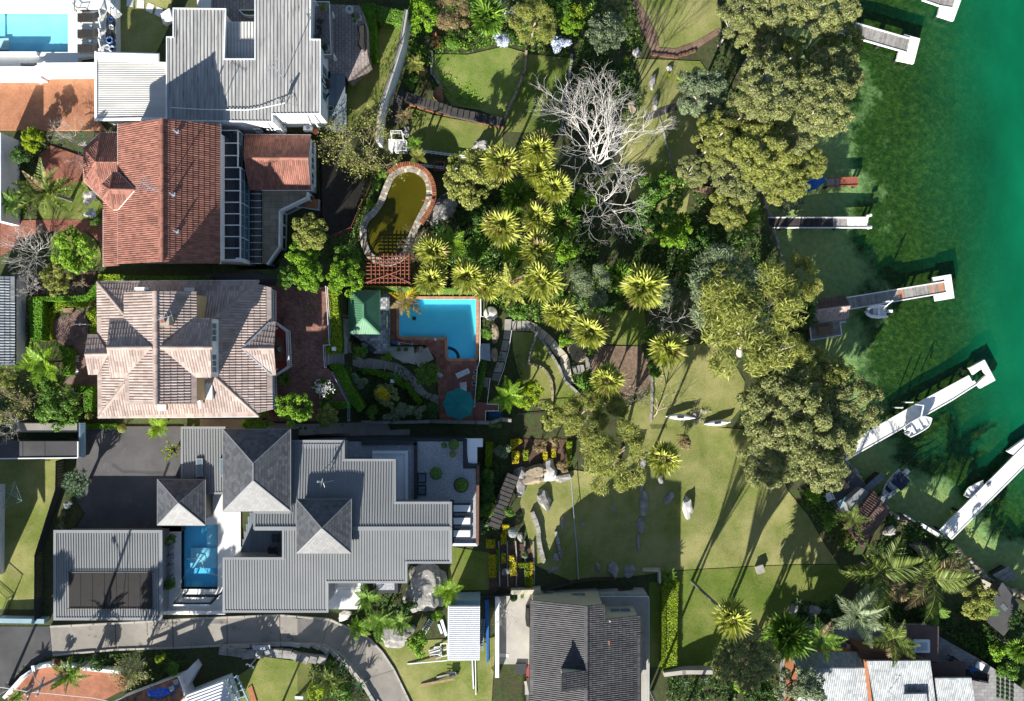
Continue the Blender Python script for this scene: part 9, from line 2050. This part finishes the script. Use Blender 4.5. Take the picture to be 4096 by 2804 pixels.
undergrowth(e3,'1130,790 1240,790 1240,850 1150,860','dry_twig',60,.5,.5,'brush_pile',thin=.08)
# red flower stalk and coloured blossoms
fs=thing('red_flower','tall red flower spike above the shaded lily','flower',UG(*e1(1615,600)));p=UG(*e1(1618,580));q=U(*e1(1612,508),p.z+2.0)
MB().tube([p,q],[.03,.025],5).obj('stalk','leaf_dark_core',fs);rosette(fs,q,.3,BLADE,16,'petal_red',1.3,-.3,'petal')
# ---- boulders
for a in ((c1,1600,1330,150,195,1.6,'rock','huge grey boulder below the grey ribbed roof',.2,True),(c3,1455,480,130,105,1.2,'rock','large lichen covered boulder beside the road bend',.3,True),(c3,1010,340,60,40,.5,'white_rock','pale rock at the top of the road bend',.4,False),
 (e1,495,735,42,60,.7,'rust_rock','round brown boulder beside the long timber steps',.1,False),(e1,820,1130,62,45,.9,'rock','grey boulder below the lower timber steps',.1,False),(e1,245,1020,25,50,.5,'rock','grey rock beside the wire cage platform',0,False),(e1,360,560,40,45,.5,'rust_rock','brown boulder beside the yellowing tree fern',.4,False),(e2,480,370,95,62,1.0,'rock','grey boulder right of the murky pond',.8,True),(e1,2150,640,26,60,.6,'rock','upper grey rock on the right middle lawn',-.2,False),(e1,2170,800,22,60,.6,'rock','lower grey rock on the right middle lawn',-.1,False),(e1,2280,535,24,22,.5,'white_rock','white boulder on the right middle lawn',0,False),(e1,2020,410,30,45,.6,'rock','grey rock left of the brown paver path',.4,False),(e1,1980,830,35,55,.6,'sandstone','sandstone rock left of the right middle lawn',.3,False),
 (e4,262,240,60,42,.8,'sandstone','broad sandstone boulder in the rockery',.2,True),(e4,328,222,34,48,.9,'white_rock','pale upright boulder in the rockery',.2,False),(e4,200,232,34,30,.6,'rock','left rock of the rockery',.2,False),(e4,300,345,24,58,.7,'rock','long leaning rock below the rockery',.45,False),(e4,200,290,22,45,.6,'rock','narrow rock beside the dark timber steps',.1,False),(e4,380,250,40,22,.5,'rock','small rock at the right end of the rockery',.1,False),
 (e4,733,192,14,32,.4,'rock','topmost stone slab of the line crossing the lower lawn',-.15,False),(e4,727,275,12,34,.4,'rock','second stone slab of the line crossing the lower lawn',.05,False),(e4,740,365,17,58,.4,'rock','longest stone slab of the line crossing the lower lawn',0,False),(e4,724,460,19,32,.4,'rock','fourth stone slab of the line crossing the lower lawn',.05,False),(e4,716,535,7,42,.3,'rock','thin last stone slab of the line crossing the lower lawn',0,False),(e4,682,255,10,22,.3,'rock','small slab left of the stone line',0,False),(e4,815,265,13,20,.4,'rock','rock below the solitary fan palm',.2,False),(e4,847,340,18,30,.4,'rock','tilted rock at the lawn shadow edge',-.6,False),(e4,928,380,21,56,.7,'white_rock','large white rock standing in the sunlit lower lawn',.1,False),(e4,382,450,9,25,.4,'rock','small rock left of the wire fence',0,False),(e4,605,650,20,40,.6,'rock','rock behind the dark timber boundary fence',.3,False),(e4,675,660,24,30,.5,'rock','broken rock behind the dark timber boundary fence',-.6,False),(e4,540,645,10,20,.4,'rock','small rock in the shade above the dark fence',.2,False),(e4,355,600,15,18,.4,'rock','rock at the lower end of the short retaining edge',.3,False),(e4,345,655,28,9,.3,'rock','flat rock near the dark paling fence',.5,False),(e4,610,395,8,22,.2,'rock','sliver of rock in the shaded lower lawn',.4,False),(e4,468,450,7,15,.2,'rock','sliver of rock right of the wire fence',.4,False),(e4,200,510,14,22,.5,'rock','rock beside the silver ball shrub',0,False),(e3,545,470,55,50,.5,'sandstone','flat sandstone ledge beside the curving flagstone path',.4,True),
 (d2,1030,945,30,25,.6,'rust_rock','orange rock beside the boathouse ramp',.1,False),(d2,1125,1020,42,40,.7,'rust_rock','larger orange rock above the white seawall plank',.4,False),(d2,1508,1070,42,55,.9,'rust_rock','orange rock standing in the water beside the lower right jetty',-.3,False),(d2,1040,1180,70,45,.8,'rock','grey boulder below the brown boathouse',.4,False),(d2,1340,1370,120,60,.9,'sandstone','long sandstone ledge below the dark bank shrubs',-.6,True),(d2,790,690,28,40,.6,'sandstone','sandstone rock at the edge of the shaded boat slab',.5,False),(d1,785,390,34,45,.7,'rock','pale rock above the harbour patio',.2,False),(d1,905,400,60,40,.7,'rock','wide rock above the harbour patio',-.3,False),(b3,1125,770,45,32,.5,'sandstone','sandstone block at the head of the fan steps',.2,False),(b3,960,880,50,25,.4,'sandstone','sandstone ledge beside the garden path',-.4,False),(b3,1900,600,40,100,.6,'sandstone','tall sandstone outcrop below the rainwater tank',.1,False),(b3,1890,820,40,70,.6,'sandstone','sandstone outcrop beside the corrugated pump cover',.1,False),(c3,850,690,22,60,.5,'rock','pale upright stone in the road bend garden',-.4,False),(c3,200,660,50,40,.8,'rock','grey boulder under the mailbox post',.2,False)):
 rock(*a[:8],rz=a[8],big=a[9])
